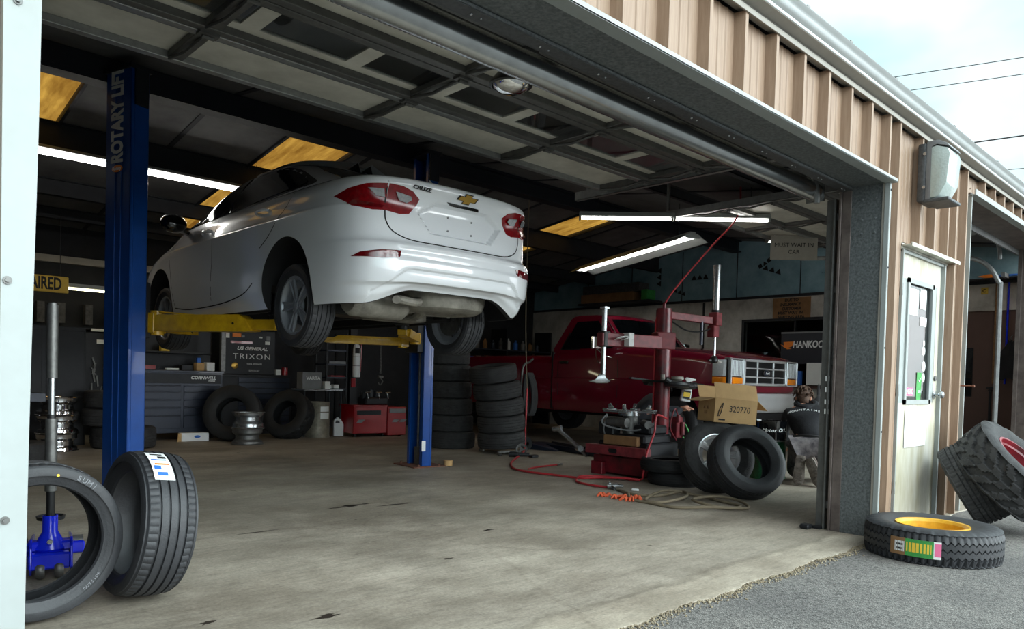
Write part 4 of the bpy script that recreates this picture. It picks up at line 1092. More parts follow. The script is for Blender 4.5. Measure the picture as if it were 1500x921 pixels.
# seams
def gap(*a, **k):
    b = MB(); seam(b, *a, **k); b.build('panel_gap','underdark',car)
gap(bv, [(-.619,.1,.96),(-.619,.1,.77),(-.61,.1,.70),(-.56,.1,.635),(-.43,.08,.592),(-.2,.06,.585),(.2,.06,.585),(.43,.08,.592),(.56,.1,.635),(.61,.1,.70),(.619,.1,.77),(.619,.1,.96)], (0,1,0), .009)
for s in (-1,1):
    D = (-s,0,0)
    gap(bv, [(0,2.36,1.0),(0,2.37,.7),(0,2.40,.27)], D, .008)
    gap(bv, [(0,1.0,1.05),(0,1.06,.9),(0,1.25,.72),(0,1.44,.62)], D, .008)
    gap(bv, [(0,3.40,.98),(0,3.42,.7),(0,3.28,.27)], D, .008)
    gap(bv, [(0,1.56,.36),(0,1.75,.285),(0,2.2,.235),(0,2.9,.22),(0,3.28,.25)], D, .010)
    pass

# badge, handle, lettering on the boot lid
def on_rear(x, z, off):
    h = bv.ray_cast(V((x,-2,z)), V((0,1,0))); return h[0]+h[1]*off*(1 if h[1].y < 0 else -1), (h[1] if h[1].y < 0 else -h[1])
p_, n_ = on_rear(0,.938,.004); mm = basis(p_, (1,0,0), n_.cross(V((1,0,0))), n_)
b = MB(); bt = [(-.078,-.012),(-.062,.014),(-.026,.014),(-.020,.028),(.034,.028),(.028,.014),(.078,.014),(.062,-.012),(.026,-.012),(.020,-.028),(-.034,-.028),(-.028,-.012)]
b.prism([(x*1.06,y*1.12) for x,y in bt], mm, .004); em = b.build('emblem','gold',car)
b = MB(); b.prism([(x*1.22,y*1.36) for x,y in bt], mm @ T(0,0,-.002), .004); b.build('emblem_frame','black',em)
p_, n_ = on_rear(-.385,.944,.006); x_ = V((1,0,0)); x_ = (x_-n_*x_.dot(n_)).normalized(); mm = basis(p_, x_, n_.cross(x_), n_)
text('lettering','CRUZE',.036,'black',mm,car,ext=.004,bold=.02,fit=.14)
p_, n_ = on_rear(-.02,.884,0); b = MB(); b.prism([(-.145,.011),(.140,.011),(.150,-.012),(-.11,-.012)], basis(p_-n_*.03, (1,0,0), n_.cross(V((1,0,0))), n_), .04, .003); b.build('boot_handle','black_gloss',car)
b = MB()
for x, z in ((-.11,.80),(.11,.80),(-.11,.705),(.11,.705)):
    p_, n_ = on_rear(x,z,.0); b.cyl(p_,p_+n_*.006,.007,n=10)
b.build('plate_screw','grey',car)
# handles and mirrors
for s in (-1,1):
    for y,z in ((1.46,.905),(2.54,.875)):
        h = bv.ray_cast(V((s*3,y,z)), V((-s,0,0)))[0]
        b = MB(); b.tube(smooth([h+V((s*.002,-.10,0)),h+V((s*.032,-.06,.006)),h+V((s*.034,.05,.004)),h+V((s*.002,.10,-.004))],5),[.012]*16,8); b.build('door_handle','white_paint',car)
    b = MB(); c_ = V((s*.99,3.02,1.0)); b.ball(c_,1,(.12,.075,.085),16); b.bar((s*.82,3.10,.94),(s*.95,3.06,.965),.05,.03); b.build('side_mirror','black_gloss',car)
b = MB(); b.prism([(-.09,0),(.09,0),(.03,.05),(-.005,.062),(-.03,.055)], basis((-.003,1.52,1.43),(0,-1,0),(0,0,1),(1,0,0)), .006); b.build('roof_aerial','black',car)
# wheels
def sedan_wheel(x, y, z, s):
    w = bpy.data.objects.new('wheel', None); COL.objects.link(w); w.parent = car
    w.matrix_local = basis((x,y,z), (0,1,0), V((s,0,0)).cross(V((0,1,0))), (s,0,0))
    make_tyre('tyre', Matrix.Identity(4), .316, .212, .205, 'rib', 'rubber', N=140, parent=w)
    b = MB(); wheel_alloy(b, .210, .17, .062, 5, True, .03)
    for k in range(5):
        a = 2*PI*k/5; b.bar((.05*math.cos(a),.05*math.sin(a),.052),(.195*math.cos(a),.195*math.sin(a),.062),.06,.012,bev=.004)
    b.build('rim','alloy',w)
    b = MB(); b.cyl((0,0,-.06),(0,0,-.04),.14,n=28); b.build('brake_disc','steel_dull',w)
for s in (-1,1):
    sedan_wheel(s*.725,1.024,.166,s); sedan_wheel(s*.735,3.724,.175,s)
# underbody
b = MB()
b.M = T(-.36,.58,.195) @ Rz(8); b.tube([(-.30,0,0),(-.285,0,0),(-.24,0,0),(.20,0,0),(.25,0,.0),(.265,0,0)],[.03,.085,.112,.112,.08,.03],20); b.M = Matrix.Identity(4)
b.build('muffler','underbody',car)
b = MB(); b.tube(smooth([(-.10,.60,.20),(.02,.55,.17),(.06,.78,.12),(.02,1.0,.15),(.0,1.5,.22),(.0,2.6,.20),(.1,3.2,.2)],6),.032,10)
b.tube(smooth([(-.20,.55,.25),(-.12,.42,.23),(-.22,.32,.20),(-.38,.30,.21),(-.42,.26,.20)],5),.03,10); b.build('exhaust_pipe','underbody',car)
b = MB()
prof = [(.0,.155),(.12,.155),(.13,.163),(.20,.163),(.21,.153),(.27,.16),(.315,.185),(.335,.23),(.345,.345)]
b.lathe(prof, 40, T(.20,.56,0) @ Matrix.Diagonal((1.12,.92,1,1))); b.build('spare_wheel_well','underbody',car)
b = MB(); b.prism([(-.16,.86),(.30,.86),(.34,1.12),(-.18,1.12)], T(0,0,.11), .2, .02); b.build('heat_shield','underbody',car)
b = MB(); b.box(-.62,.62,1.18,1.30,.15,.25,.03,2)
for s in (-1,1):
    b.box(s*.60-.05,s*.60+.05,.95,1.75,.14,.22,.02); b.cyl((s*.50,1.12,.16),(s*.50,1.12,.40),.055,n=14); b.cyl((s*.60,.90,.15),(s*.60,.86,.45),.026,n=10)
b.build('rear_axle','underdark',car)
b = MB()
for s in (-1,1):
    b.tube([(s*.50+.06*math.cos(a*.9),1.12+.06*math.sin(a*.9),.16+a*.0085) for a in range(28)],.007,6)
b.build('coil_spring','dark_metal',car)
b = MB(); b.cyl((.58,.92,.17),(.58,.92,.22),.018,n=10); b.build('damper_sleeve','white',car)
b = MB(); b.box(-.55,.55,1.45,2.05,.19,.34,.05,2); b.build('fuel_tank','black',car)
b = MB()
for s in (-1,1): b.box(s*.42-.04,s*.42+.04,1.4,3.3,.20,.34,.01); b.box(s*.80-.03,s*.80+.03,1.45,3.25,.175,.30,.008)
b.box(-.45,.45,3.3,4.2,.16,.34,.04); b.box(-.65,.65,3.55,3.75,.15,.24,.03); b.build('floor_rails','underdark',car)

# ------------------------------------------------------------ two-post lift
def post(x, y, s, label):
    # s=+1: opening towards +x
    t = thing('lift_column', label, 'lift column', (x,y,0)); t.rotation_euler = (0,0,math.radians(17) if s > 0 else math.radians(-6))
    b = MB(); H = 3.56; w = .17; d = .165 if s > 0 else .13
    X = lambda v: v*s
    def bx(x0,x1,y0,y1,z0,z1,bev=.003): b.box(min(X(x0),X(x1)),max(X(x0),X(x1)),y0,y1,z0,z1,bev)
    bx(-d/2,-d/2+.012,-w,w,0,H); bx(-d/2,d/2,-w,-w+.012,0,H); bx(-d/2,d/2,w-.012,w,0,H); bx(d/2-.012,d/2,-w,-w+.055,0,H); bx(d/2-.012,d/2,w-.055,w,0,H)
    bx(-d/2-.004,-d/2,-.05,-.035,0,H,0); bx(-d/2-.004,-d/2,.035,.05,0,H,0)
    bx(-.05,-.035,-w-.004,-w,0,H,0)
    b.build('column','blue',t)
    b = MB(); b.box(min(X(-.22),X(.2)),max(X(-.22),X(.2)),-.24,.24,0,.012); b.build('base_plate','rust',t)
    b = MB(); b.tube([(X(.03),-.02,.1),(X(.03),-.02,3.2)],.012,8); b.box(-.05,.05,-.09,.03,.0,.22); b.build('cable_guard','steel_dull',t)
    for (yy,xx) in ((-.2,-.15),(-.2,.12),(.2,-.15),(.2,.12)):
        b = MB(); b.cyl((X(xx),yy,.012),(X(xx),yy,.035),.014,n=6); b.build('anchor_bolt','rust',t)
    b = MB(); bx(-.07,.14,-.145,.145,1.30,1.78,.008); b.build('carriage','dark_metal',t)
    b = MB(); bx(-.10,.10,-.19,.19,H-.02,H+.02); bx(-.06,.06,-.20,-.18,H-.32,H-.02); b.build('top_bracket','blue_dark',t)
    return t
pl = post(1.97,4.96,1,'blue lift column on the left with white vertical ROTARY LIFT lettering')
pr = post(5.13,4.96,-1,'blue lift column on the right, standing in front of the tyre stacks')
# lettering runs up the outer web (left column) and the front flange (right column)
mw = basis((-.089,.0,3.17), (0,0,1), (0,1,0), (-1,0,0))
text('lettering','ROTARY LIFT',.215,'paper',mw,pl,ext=.001,bold=.045,fit=.80)
b = MB(); b.ball((-.089,.0,2.72),1,(.003,.075,.03),16); q = b.build('maker_badge','orangelab',pl)
text('lettering','Rotary',.042,'white',basis((-.0935,0,2.72),(0,-1,0),(0,0,1),(-1,0,0)),q,bold=.02)
mw = basis((.0,-.172,3.12), (0,0,1), (-1,0,0), (0,-1,0))
text('lettering','ROTARY LIFT',.13,'paper',mw,pr,ext=.001,bold=.03,fit=.80)
b = MB(); b.box(-.07,-.02,-.173,-.170,.18,.30); b.build('warning_label','paper',pr)
# swing arms
def arm(name, p0, p1, label, ext=.30, h=.095, pad=True, w=.11):
    t = thing(name, label, 'lift arm', p0); d = V(p1)-V(p0); L = d.length; a = math.degrees(math.atan2(d.y, d.x)); t.rotation_euler = (0,0,math.radians(a))
    b = MB(); b.prism([(0,-h/2),(0,h/2),(L-ext-.05,h/2),(L-ext,h/2-.03),(L-ext+.08,-h/2+.005),(L-ext+.02,-h/2)], basis((0,w/2,0),(1,0,0),(0,0,1),(0,-1,0)), w, .003); b.build('outer_arm','yellow',t)
    b = MB(); b.box(L-ext-.05,L,-w*.36,w*.36,-h*.40,h*.22,.003); b.build('inner_arm','yellow',t)
    b = MB(); b.cyl((L-.03,0,h*.22),(L-.03,0,h*.22+.035),.05,n=20); b.cyl((L-.03,0,h*.22+.035),(L-.03,0,h*.22+.055),.065,n=20); b.build('lift_pad','black',t)
    b = MB(); b.cyl((0,0,-h*.75),(0,0,h*.75),.055,n=20); b.box(-.06,.03,-w*.55,w*.55,-h*.62,h*.62,.004); b.build('pivot','yellow',t)
    b = MB(); b.cyl((.68*L,-w/2-.002,-.005),(.68*L,-w/2+.004,-.005),.011,n=10); b.build('pin_hole','black',t)
    return t
a1 = arm('lift_arm',(2.20,4.86,1.435),(2.78,3.74,1.435),'long yellow lift arm on the left under the sill, pointing at the rear wheel',.30,.14,w=.13)
b = MB(); b.bar((-.02,-.02,.10),(.62,.02,.055),.035,.012); b.bar((.15,-.05,.05),(.28,-.05,.055),.03,.006); b.build('arm_guard','yellow',a1)
arm('lift_arm',(2.22,5.06,1.42),(2.85,5.75,1.42),'yellow lift arm on the left reaching forward under the front sill',.25,.08)
arm('lift_arm',(4.95,4.84,1.455),(4.07,3.85,1.455),'yellow lift arm on the right seen end-on beside the right column',.26,.085)
arm('lift_arm',(4.95,5.08,1.42),(3.95,5.50,1.42),'yellow lift arm on the right reaching across under the middle of the sedan',.30,.09)
b = MB(); b.cyl((5.42,4.78,.0),(5.42,4.78,.045),.05,n=20); b.cyl((5.42,4.78,.045),(5.42,4.78,.06),.055,n=20); tag(b.build('tape_roll','cardboard'),'round tan tape roll on the floor beside the right lift column','tape roll')
# ------------------------------------------------------------ fluorescent fittings
def fluor(x, y, z, L, rz_, label, tubes=2, w=.14, warm=False, tilt=0, hang=None, group=None, shade=False):
    t = thing('fluorescent_light', label, 'light', rot=Matrix.Identity(4)); t.matrix_world = T(x,y,z) @ Rz(rz_) @ Ry(tilt)
    b = MB(); b.box(-L/2,L/2,-.045,.045,.02,.07,.004)
    if shade: b.prism([(-w,-.06),(-.07,.03),(.07,.03),(w,-.06),(w+.004,-.062),(.07,.045),(-.07,.045),(-w-.004,-.062)], basis((-L/2,0,0),(0,1,0),(0,0,1),(1,0,0)), L)
    else: b.box(-L/2,L/2,-w/2,w/2,.03,.045,.002)
    b.build('housing','trim_white',t)
    for k in range(tubes):
        yy = 0 if tubes == 1 else (-.045+.09*k)
        b = MB(); n = 1 if L < 1.6 else 2
        for q in range(n):
            a = -L/2+.03+q*L/n; c = a+L/n-.06; b.cyl((a,yy,0),(c,yy,0),.014,n=12)
        b.build('tube','tube_warm' if warm else 'tube',t)
    b = MB()
    for q in (-L/2, 0, L/2-.02): b.box(q,q+.02,-w*.45,w*.45,-.018,.03)
    b.build('lamp_holder','trim_white',t)
    for q in (-L*.4, L*.4):
        pz = rz(y)-z-.02
        if pz > .05: b = MB(); b.cyl((q,0,.07),(q,0,pz),.004,n=6); b.build('hanger','dark_metal',t)
    return t
fluor(2.55, 6.9, 3.22, 3.6, 0, 'long twin fluorescent fitting high behind the left lift column', 2, .16)
fluor(3.2, 9.6, 2.10, 2.9, 0, 'warm fluorescent strip low over the tool bench beside the yellow sign', 1, .12, True)
fluor(7.34, 3.08, 2.95, 2.21, -47, 'horizontal single-row fluorescent fitting in front of the open second overhead door', 1, .10)
fluor(9.45, 5.35, 3.03, 3.6, 66, 'slanting fluorescent fitting with a wide white reflector above the maroon pickup', 2, .24, shade=True)
fluor(11.0, 2.6, 3.12, 2.4, -38, 'far fluorescent fitting half hidden behind the second overhead door', 1, .1)
# round bull's-eye lamp under the overhead door
L_ = thing('round_lamp','round lamp with a shiny domed glass under the open overhead door','lamp',(2.62,.86,2.56))
b = MB(); b.lathe([(0,.05),(.07,.05),(.095,.02),(.11,.0),(.112,-.012),(.10,-.016),(.098,0),(.085,.015),(0,.02)],32); b.build('rim','black',L_)
b = MB(); b.lathe([(.1,-.008),(.085,-.03),(.05,-.045),(0,-.05)],32); b.build('glass','chrome',L_)
b = MB(); b.cyl((0,0,.05),(0,0,.18),.012,n=10); b.build('stem','black',L_)
fluor(11.9, .37, 2.93, 1.2, 0, 'short added fluorescent fitting, out of view, that brightens the wall near the brown door', 2, .16)  # added fitting hidden behind the header, lights the wall beyond the second opening
# ------------------------------------------------------------ maroon pickup in the second bay
tr = thing('pickup_truck','maroon pickup truck with a chrome grille parked behind the red tyre machine','pickup truck',(9.99,3.17,.10))
TW = [(.10,.955),(.22,.975),(.5,.995),(.9,1.0),(5.5,1.0),(5.7,.985)]
TT = [(.10,1.30),(.16,1.335),(.30,1.36),(.8,1.41),(1.5,1.455),(1.92,1.475),(2.1,1.45),(3.36,1.41)]
TB = [(.10,.83),(.30,.78),(.5,.52),(1.6,.42),(3.3,.42),(5.6,.46),(5.7,.50)]
def tsec(y, zt, w, zb, crown):
    h = [(0,zb),(w-.16,zb),(w-.05,zb+.01),(w-.015,zb+.07),(w,zb+.22),(w+.004,.95),(w-.004,.99),(w-.004,zt-.16),(w-.02,zt-.07),(w-.06,zt-.02),(w-.14,zt),(w-.45,zt+crown*.7),(0,zt+crown)]
    L = [(x,y,z) for x,z in h]; return L+[(-x,y,z) for x,y,z in L[1:-1]][::-1]
def tloft(b, ys, bed=False):
    rows = [tsec(y, 1.345 if bed else sinterp(TT,y), interp(TW,y)-(.0 if not bed else .004), interp(TB,y), 0 if bed else .045*sstep(.1,.4,y)) for y in ys]
    R = b.grid(rows, True); b.f(R[0][::-1]); b.f(R[-1])
b = MB(); tloft(b, [.10,.12,.15,.19,.24,.30,.4,.5,.65,.8,1.0,1.2,1.4,1.6,1.75,1.92,2.0,2.1,2.5,3.0,3.34]); lo = b.build('body', ['maroon','underdark'], None, ang=40)
b = MB(); tloft(b, [3.37,3.5,4,4.6,5.2,5.5,5.66,5.7], True); bed = b.build('cargo_bed', ['maroon','underdark'], None, ang=40)
def carve(o, cy, rad, cz, extra=None):
    c = MB()
    for s in (-1,1): c.cyl((s*.62,cy,cz),(s*1.2,cy,cz),rad,n=56)
    if extra: extra(c)
    cu = c.build('cutter',['underdark']); md = o.modifiers.new('b','BOOLEAN'); md.object = cu; md.solver = 'EXACT'; bake(o); bpy.data.objects.remove(cu)
    for f in o.data.polygons:
        c_ = f.center; r_ = ((c_.y-cy)**2+(c_.z-cz)**2)**.5
        if abs(c_.x) > .58 and r_ < rad+.004 and (abs(abs(c_.x)-.62) < .006 or (abs(f.normal.x) < .2 and r_ > rad*.93)): f.material_index = 1
    o.data.shade_smooth(); o.data.set_sharp_from_angle(angle=.6)
carve(lo, .98, .455, .42); carve(bed, 4.60, .455, .42, lambda c: c.box(-.84,.84,3.47,5.60,.75,1.5))
lo.parent = tr; bed.parent = tr
# cab
prof = [(1.90,1.44),(2.02,1.52),(2.42,1.93),(2.50,1.975),(2.62,1.995),(2.95,2.0),(3.08,1.985),(3.14,1.94),(3.36,1.46),(3.36,1.38),(1.90,1.38)]
def cx(z): return .965-.195*sstep(1.40,2.02,z)**1.0*((z-1.38)/.62)**.35 if z > 1.38 else .965
b = MB(); cols = 15; rows = []
for y,z in prof:
    w = .965-.20*max(0,(z-1.40)/.60)**1.25; r = []
    for k in range(cols):
        u = -1+2*k/(cols-1); uu = math.copysign(abs(u)**.8, u); r.append((w*uu, y-(.07*(1-u*u) if y < 2.7 else 0), z+(.03*(1-u*u) if z > 1.9 else 0)))
    rows.append(r)
rows = [[tuple(p) for p in r] for r in [list(map(lambda q: q, [V(a).lerp(V(c), t) for a,c in zip(rows[i],rows[(i+1)%len(rows)])])) for i in range(len(rows)) for t in (0,.33,.66)]]
R = b.grid(rows+[rows[0]])
n = len(rows)
b.f([R[i][0] for i in range(n)]); b.f([R[i][-1] for i in range(n)][::-1]); 
cab = b.build('cab','maroon',tr,ang=35,clean=True)
bc = bvh_of(cab); bl = bvh_of(lo)
for s in (-1,1):
    D = (-s,0,0); X = s*.9
    patch('window_frame', bc, [(X,3.22,1.425),(X,3.03,1.90),(X,2.98,1.925),(X,2.52,1.925),(X,2.05,1.47),(X,2.05,1.425)], D, 'black', tr, off=.001, step=.08)
    patch('side_window', bc, [(X,3.17,1.445),(X,2.99,1.895),(X,2.54,1.895),(X,2.12,1.47),(X,2.12,1.445)], D, 'carglass', tr, off=.006, step=.08)
patch('windshield', bc, [(-.80,1.95,1.50),(0,1.90,1.50),(.80,1.95,1.50),(.68,2.40,1.90),(0,2.34,1.925),(-.68,2.40,1.90)], (0,.75,-.66), 'carglass', tr, off=.004, step=.08)
for s in (-1,1):
    b = MB(); b.tube([(s*.90,1.97,1.50),(s*.775,2.40,1.93)],.010,8); b.build('pillar_trim','chrome',tr)
def gap(*a, **k):
    b = MB(); seam(b, *a, **k); b.build('door_gap','underdark',tr)
for s in (-1,1):
    D = (-s,0,0)
    gap(bl, [(0,2.0,1.43),(0,1.97,1.0),(0,1.98,.46)], D, .010); gap(bl, [(0,3.22,1.40),(0,3.23,1.0),(0,3.20,.46)], D, .010)

b = MB()
for s in (-1,1): b.box(s*1.006-.004,s*1.006+.004,1.62,3.3,.965,.985,.002); b.box(s*1.002-.004,s*1.002+.004,3.4,5.65,.965,.985,.002)
b.build('side_moulding','maroon',tr)
b = MB(); b.box(-1.0,-.97,3.34,3.37,.45,1.40); b.build('bed_gap','underdark',tr)
for s in (-1,1):
    b = MB(); b.box(s*1.0-.02,s*1.0+.02,3.0,3.18,1.20,1.245,.006); b.build('door_handle','black',tr)
    b = MB(); b.box(s*1.22-.10,s*1.22+.10,2.20,2.26,1.42,1.62,.015); m_ = b.build('door_mirror','chrome',tr)
    b = MB(); b.tube(smooth([(s*.99,2.35,1.20),(s*1.10,2.32,1.30),(s*1.20,2.25,1.42)],5),.009,6); b.tube(smooth([(s*.99,2.10,1.30),(s*1.12,2.15,1.33),(s*1.2,2.22,1.42)],5),.009,6); b.build('mirror_arm','chrome',m_)
    b = MB(); b.box(s*.95-.04,s*.95+.04,5.69,5.72,.95,1.28,.01); b.build('tail_lamp','redlens',tr)
# front: chrome surround, grille, lamps, bumper
F = .085
b = MB(); b.box(-.99,.99,F,F+.08,.925,1.30,.012); b.build('grille_backing','black',tr)
b = MB()
def fr(x0,x1,z0,z1,t=.024,y0=F-.03,y1=F+.02):
    b.box(x0,x1,y0,y1,z1-t,z1,.004); b.box(x0,x1,y0,y1,z0,z0+t,.004); b.box(x0,x0+t,y0,y1,z0,z1,.004); b.box(x1-t,x1,y0,y1,z0,z1,.004)
fr(-.62,.62,.925,1.295,.036)
for x in (-.235,.235): b.box(x-.014,x+.014,F-.022,F+.02,.93,1.29,.003)
for z in (1.045,1.165): b.box(-.60,.60,F-.026,F+.02,z-.010,z+.010,.003)
b.build('grille','bumper',tr)
b = MB()
for k in range(9): b.box(-.58,.58,F-.005,F+.0,.95+k*.038,.956+k*.038)
b.build('grille_mesh','dark_metal',tr)
b = MB(); b.ball((0,F-.03,1.105),1,(.095,.012,.042),20); e = b.build('emblem','navy',tr)
b = MB(); b.lathe([(.98,-.004),(1.04,.0),(.98,.004),(.94,.0)],28, basis((0,F-.036,1.105),(.095,0,0),(0,0,.042),(0,-.5,0)),True); b.build('emblem_ring','chrome',e)
text('lettering','Ford',.055,'white',basis((0,F-.045,1.105),(1,0,0),(0,0,1),(0,-1,0)),e,shear=.3,bold=.01)
for s in (-1,1):
    b = MB(); x0,x1 = sorted((s*.635,s*.975)); fr(x0,x1,.925,1.295,.018); b.build('lamp_bezel','bumper',tr)
    x0,x1 = sorted((s*.655,s*.93)); b = MB(); b.box(x0,x1,F-.025,F+.01,1.045,1.27,.012,2)
    hl = b.build('headlamp','lens',tr)
    b = MB()
    for k in range(7): x = x0+(x1-x0)*(k+.5)/7; b.cyl((x,F-.026,1.06),(x,F-.026,1.26),.003,n=6)
    b.build('lens_ribs','clearlens',hl)
    b = MB(); b.box(x0,x1,F-.028,F+.01,.945,1.035,.012,2); b.build('turn_signal','orange',tr)
    # corner marker wraps round to the fender
    b = MB(); q = [(s*.935,F-.02),(s*.975,F),(s*1.005,F+.08),(s*1.012,F+.24),(s*.95,F+.24),(s*.93,F+.03)]
    b.prism(q, T(0,0,1.045), .225, .004); b.build('corner_lamp','lens',tr)
    b = MB(); b.prism(q, T(0,0,.945), .09, .004); b.build('corner_marker','orange',tr)
b = MB()
pr_ = [(-1.0,.32),(-.995,.16),(-.96,.05),(-.88,.0),(-.5,-.03),(0,-.04),(.5,-.03),(.88,0),(.96,.05),(.995,.16),(1.0,.32)]
rows = []
for z,o_ in ((.54,.05),(.56,.02),(.60,.0),(.66,-.005),(.72,.0),(.76,-.006),(.80,.0),(.815,.02),(.82,.06)): rows.append([(x, y+o_+.0, z) for x,y in pr_])
b.grid(rows); b.build('front_bumper','bumper',tr, ang=50)
b = MB(); b.box(-.75,.75,.02,.05,.42,.54,.01); b.box(-.5,.5,-.0,.02,.46,.52); b.build('air_dam','black',tr)
b = MB(); b.box(-.9,.9,5.72,5.86,.55,.72,.02); b.build('rear_bumper','chrome',tr)
b = MB()
for s in (-1,1): b.box(s*.42-.04,s*.42+.04,.2,5.6,.36,.50,.01)
b.box(-.8,.8,.95,1.15,.30,.38,.02); b.cyl((-.8,4.6,.36),(.8,4.6,.36),.05,n=12); b.build('chassis','underdark',tr)
def truck_wheel(x, y, z, s):
    w = bpy.data.objects.new('wheel', None); COL.objects.link(w); w.parent = tr
    w.matrix_local = basis((x,y,z), (0,1,0), V((s,0,0)).cross(V((0,1,0))), (s,0,0))
    make_tyre('tyre', Matrix.Identity(4), .385, .205, .25, 'at', 'rubber', N=96, parent=w)
    b = MB(); steel_rim(b, .203, .20); b.lathe([(.18,.045),(.15,.07),(.10,.075),(.06,.06),(.055,.09),(0,.095),(0,.03),(.18,.03)],40)
    b.mi = 1
    for k in range(8): a = 2*PI*k/8; b.cyl((.128*math.cos(a),.128*math.sin(a),.062),(.128*math.cos(a),.128*math.sin(a),.0775),.026,n=14)
    b.mi = 0
    for k in range(5): a = 2*PI*k/5; b.cyl((.078*math.cos(a),.078*math.sin(a),.06),(.078*math.cos(a),.078*math.sin(a),.085),.010,n=6)
    b.build('rim',['alloy','black'],w)
for s in (-1,1): truck_wheel(s*.84,.98,.36,s); truck_wheel(s*.84,4.60,.36,s)
for y in (4.13,7.65): pass
b = MB(); b.box(9.30,9.55,4.9,5.2,0,.03); b.cyl((9.42,5.05,.03),(9.42,5.05,.30),.06,n=14); b.cyl((9.42,5.05,.30),(9.42,5.05,.47),.03,n=12); b.box(9.36,9.48,4.99,5.11,.45,.49); tag(b.build('jack_stand','dark_metal'),'dark jack stand holding up the chassis of the maroon pickup','jack stand')
# ------------------------------------------------------------ people
def merge_into(o, mbs):
    bm = bmesh.new(); bm.from_mesh(o.data)
    for b in mbs:
        bmesh.ops.recalc_face_normals(b.bm, faces=b.bm.faces); t = bpy.data.meshes.new('t'); b.bm.to_mesh(t); b.bm.free(); bm.from_mesh(t); bpy.data.meshes.remove(t)
    bm.to_mesh(o.data); bm.free(); o.data.shade_smooth()
def hand(b, wrist, fwd, palm_n, s=1, curl=.5, side=1):
    # wrist position, direction of the fingers, palm normal
    f = V(fwd).normalized(); n = V(palm_n); n = (n-f*n.dot(f)).normalized(); r = f.cross(n)*side
    w = V(wrist); c = w+f*.045*s
    b.ball(tuple(w+f*.04*s), 1, (.028*s,.028*s,.028*s), 12); 
    b.tube([w, w+f*.03*s, w+f*.07*s, w+f*.09*s], [.026*s,.034*s,.038*s,.030*s], 10)
    for k,(off,L) in enumerate(((-.030,.068),(-.010,.078),(.011,.073),(.030,.058))):
        p = w+f*.085*s+r*off*s; pts = [p-f*.02*s]; d = f.copy()
        for q in range(4):
            pts.append(pts[-1]+d*L*s*(.42,.30,.24,.12)[q]*1.15); d = (d*math.cos(curl*.55)+n*math.sin(curl*.55)).normalized()
        b.tube(pts, [.010*s,.0095*s,.009*s,.008*s,.006*s], 8)
    p = w+f*.025*s-r*.03*s; d = (f*.6-r*.7+n*.3).normalized(); pts = [p, p+d*.03*s, p+d*.03*s+(d+n*.5+f*.4).normalized()*.028*s, p+d*.03*s+(d+n*.5+f*.4).normalized()*.05*s]
    b.tube(pts, [.013*s,.012*s,.010*s,.008*s], 8)
def head(b, c, fwd, up, s=1):
    f = V(fwd).normalized(); u = V(up); u = (u-f*u.dot(f)).normalized(); r = f.cross(u); m = basis(c, r, f, u); old = b.M; b.M = m
    b.ball((0,-.005,.025),1,(.074,.094,.095),20); b.ball((0,.030,-.045),1,(.058,.062,.070),16); b.ball((0,.055,-.085),1,(.035,.03,.028),12)
    b.tube([(0,.085,.015),(0,.105,-.02),(0,.108,-.034),(0,.09,-.04)],[.009,.012,.016,.012],8)      # nose
    for s_ in (-1,1):
        b.ball((s_*.030,.082,.018),1,(.014,.010,.010),10); b.ball((s_*.030,.080,.034),1,(.022,.010,.007),10)
        b.ball((s_*.076,-.008,-.005),1,(.010,.020,.032),10)
    b.ball((0,.088,-.062),1,(.026,.010,.006),10); b.ball((0,.086,-.072),1,(.022,.010,.007),10)
    b.tube([(0,-.01,-.04),(0,-.03,-.11),(0,-.04,-.16)],[.055,.055,.060],14)
    b.M = old; return m
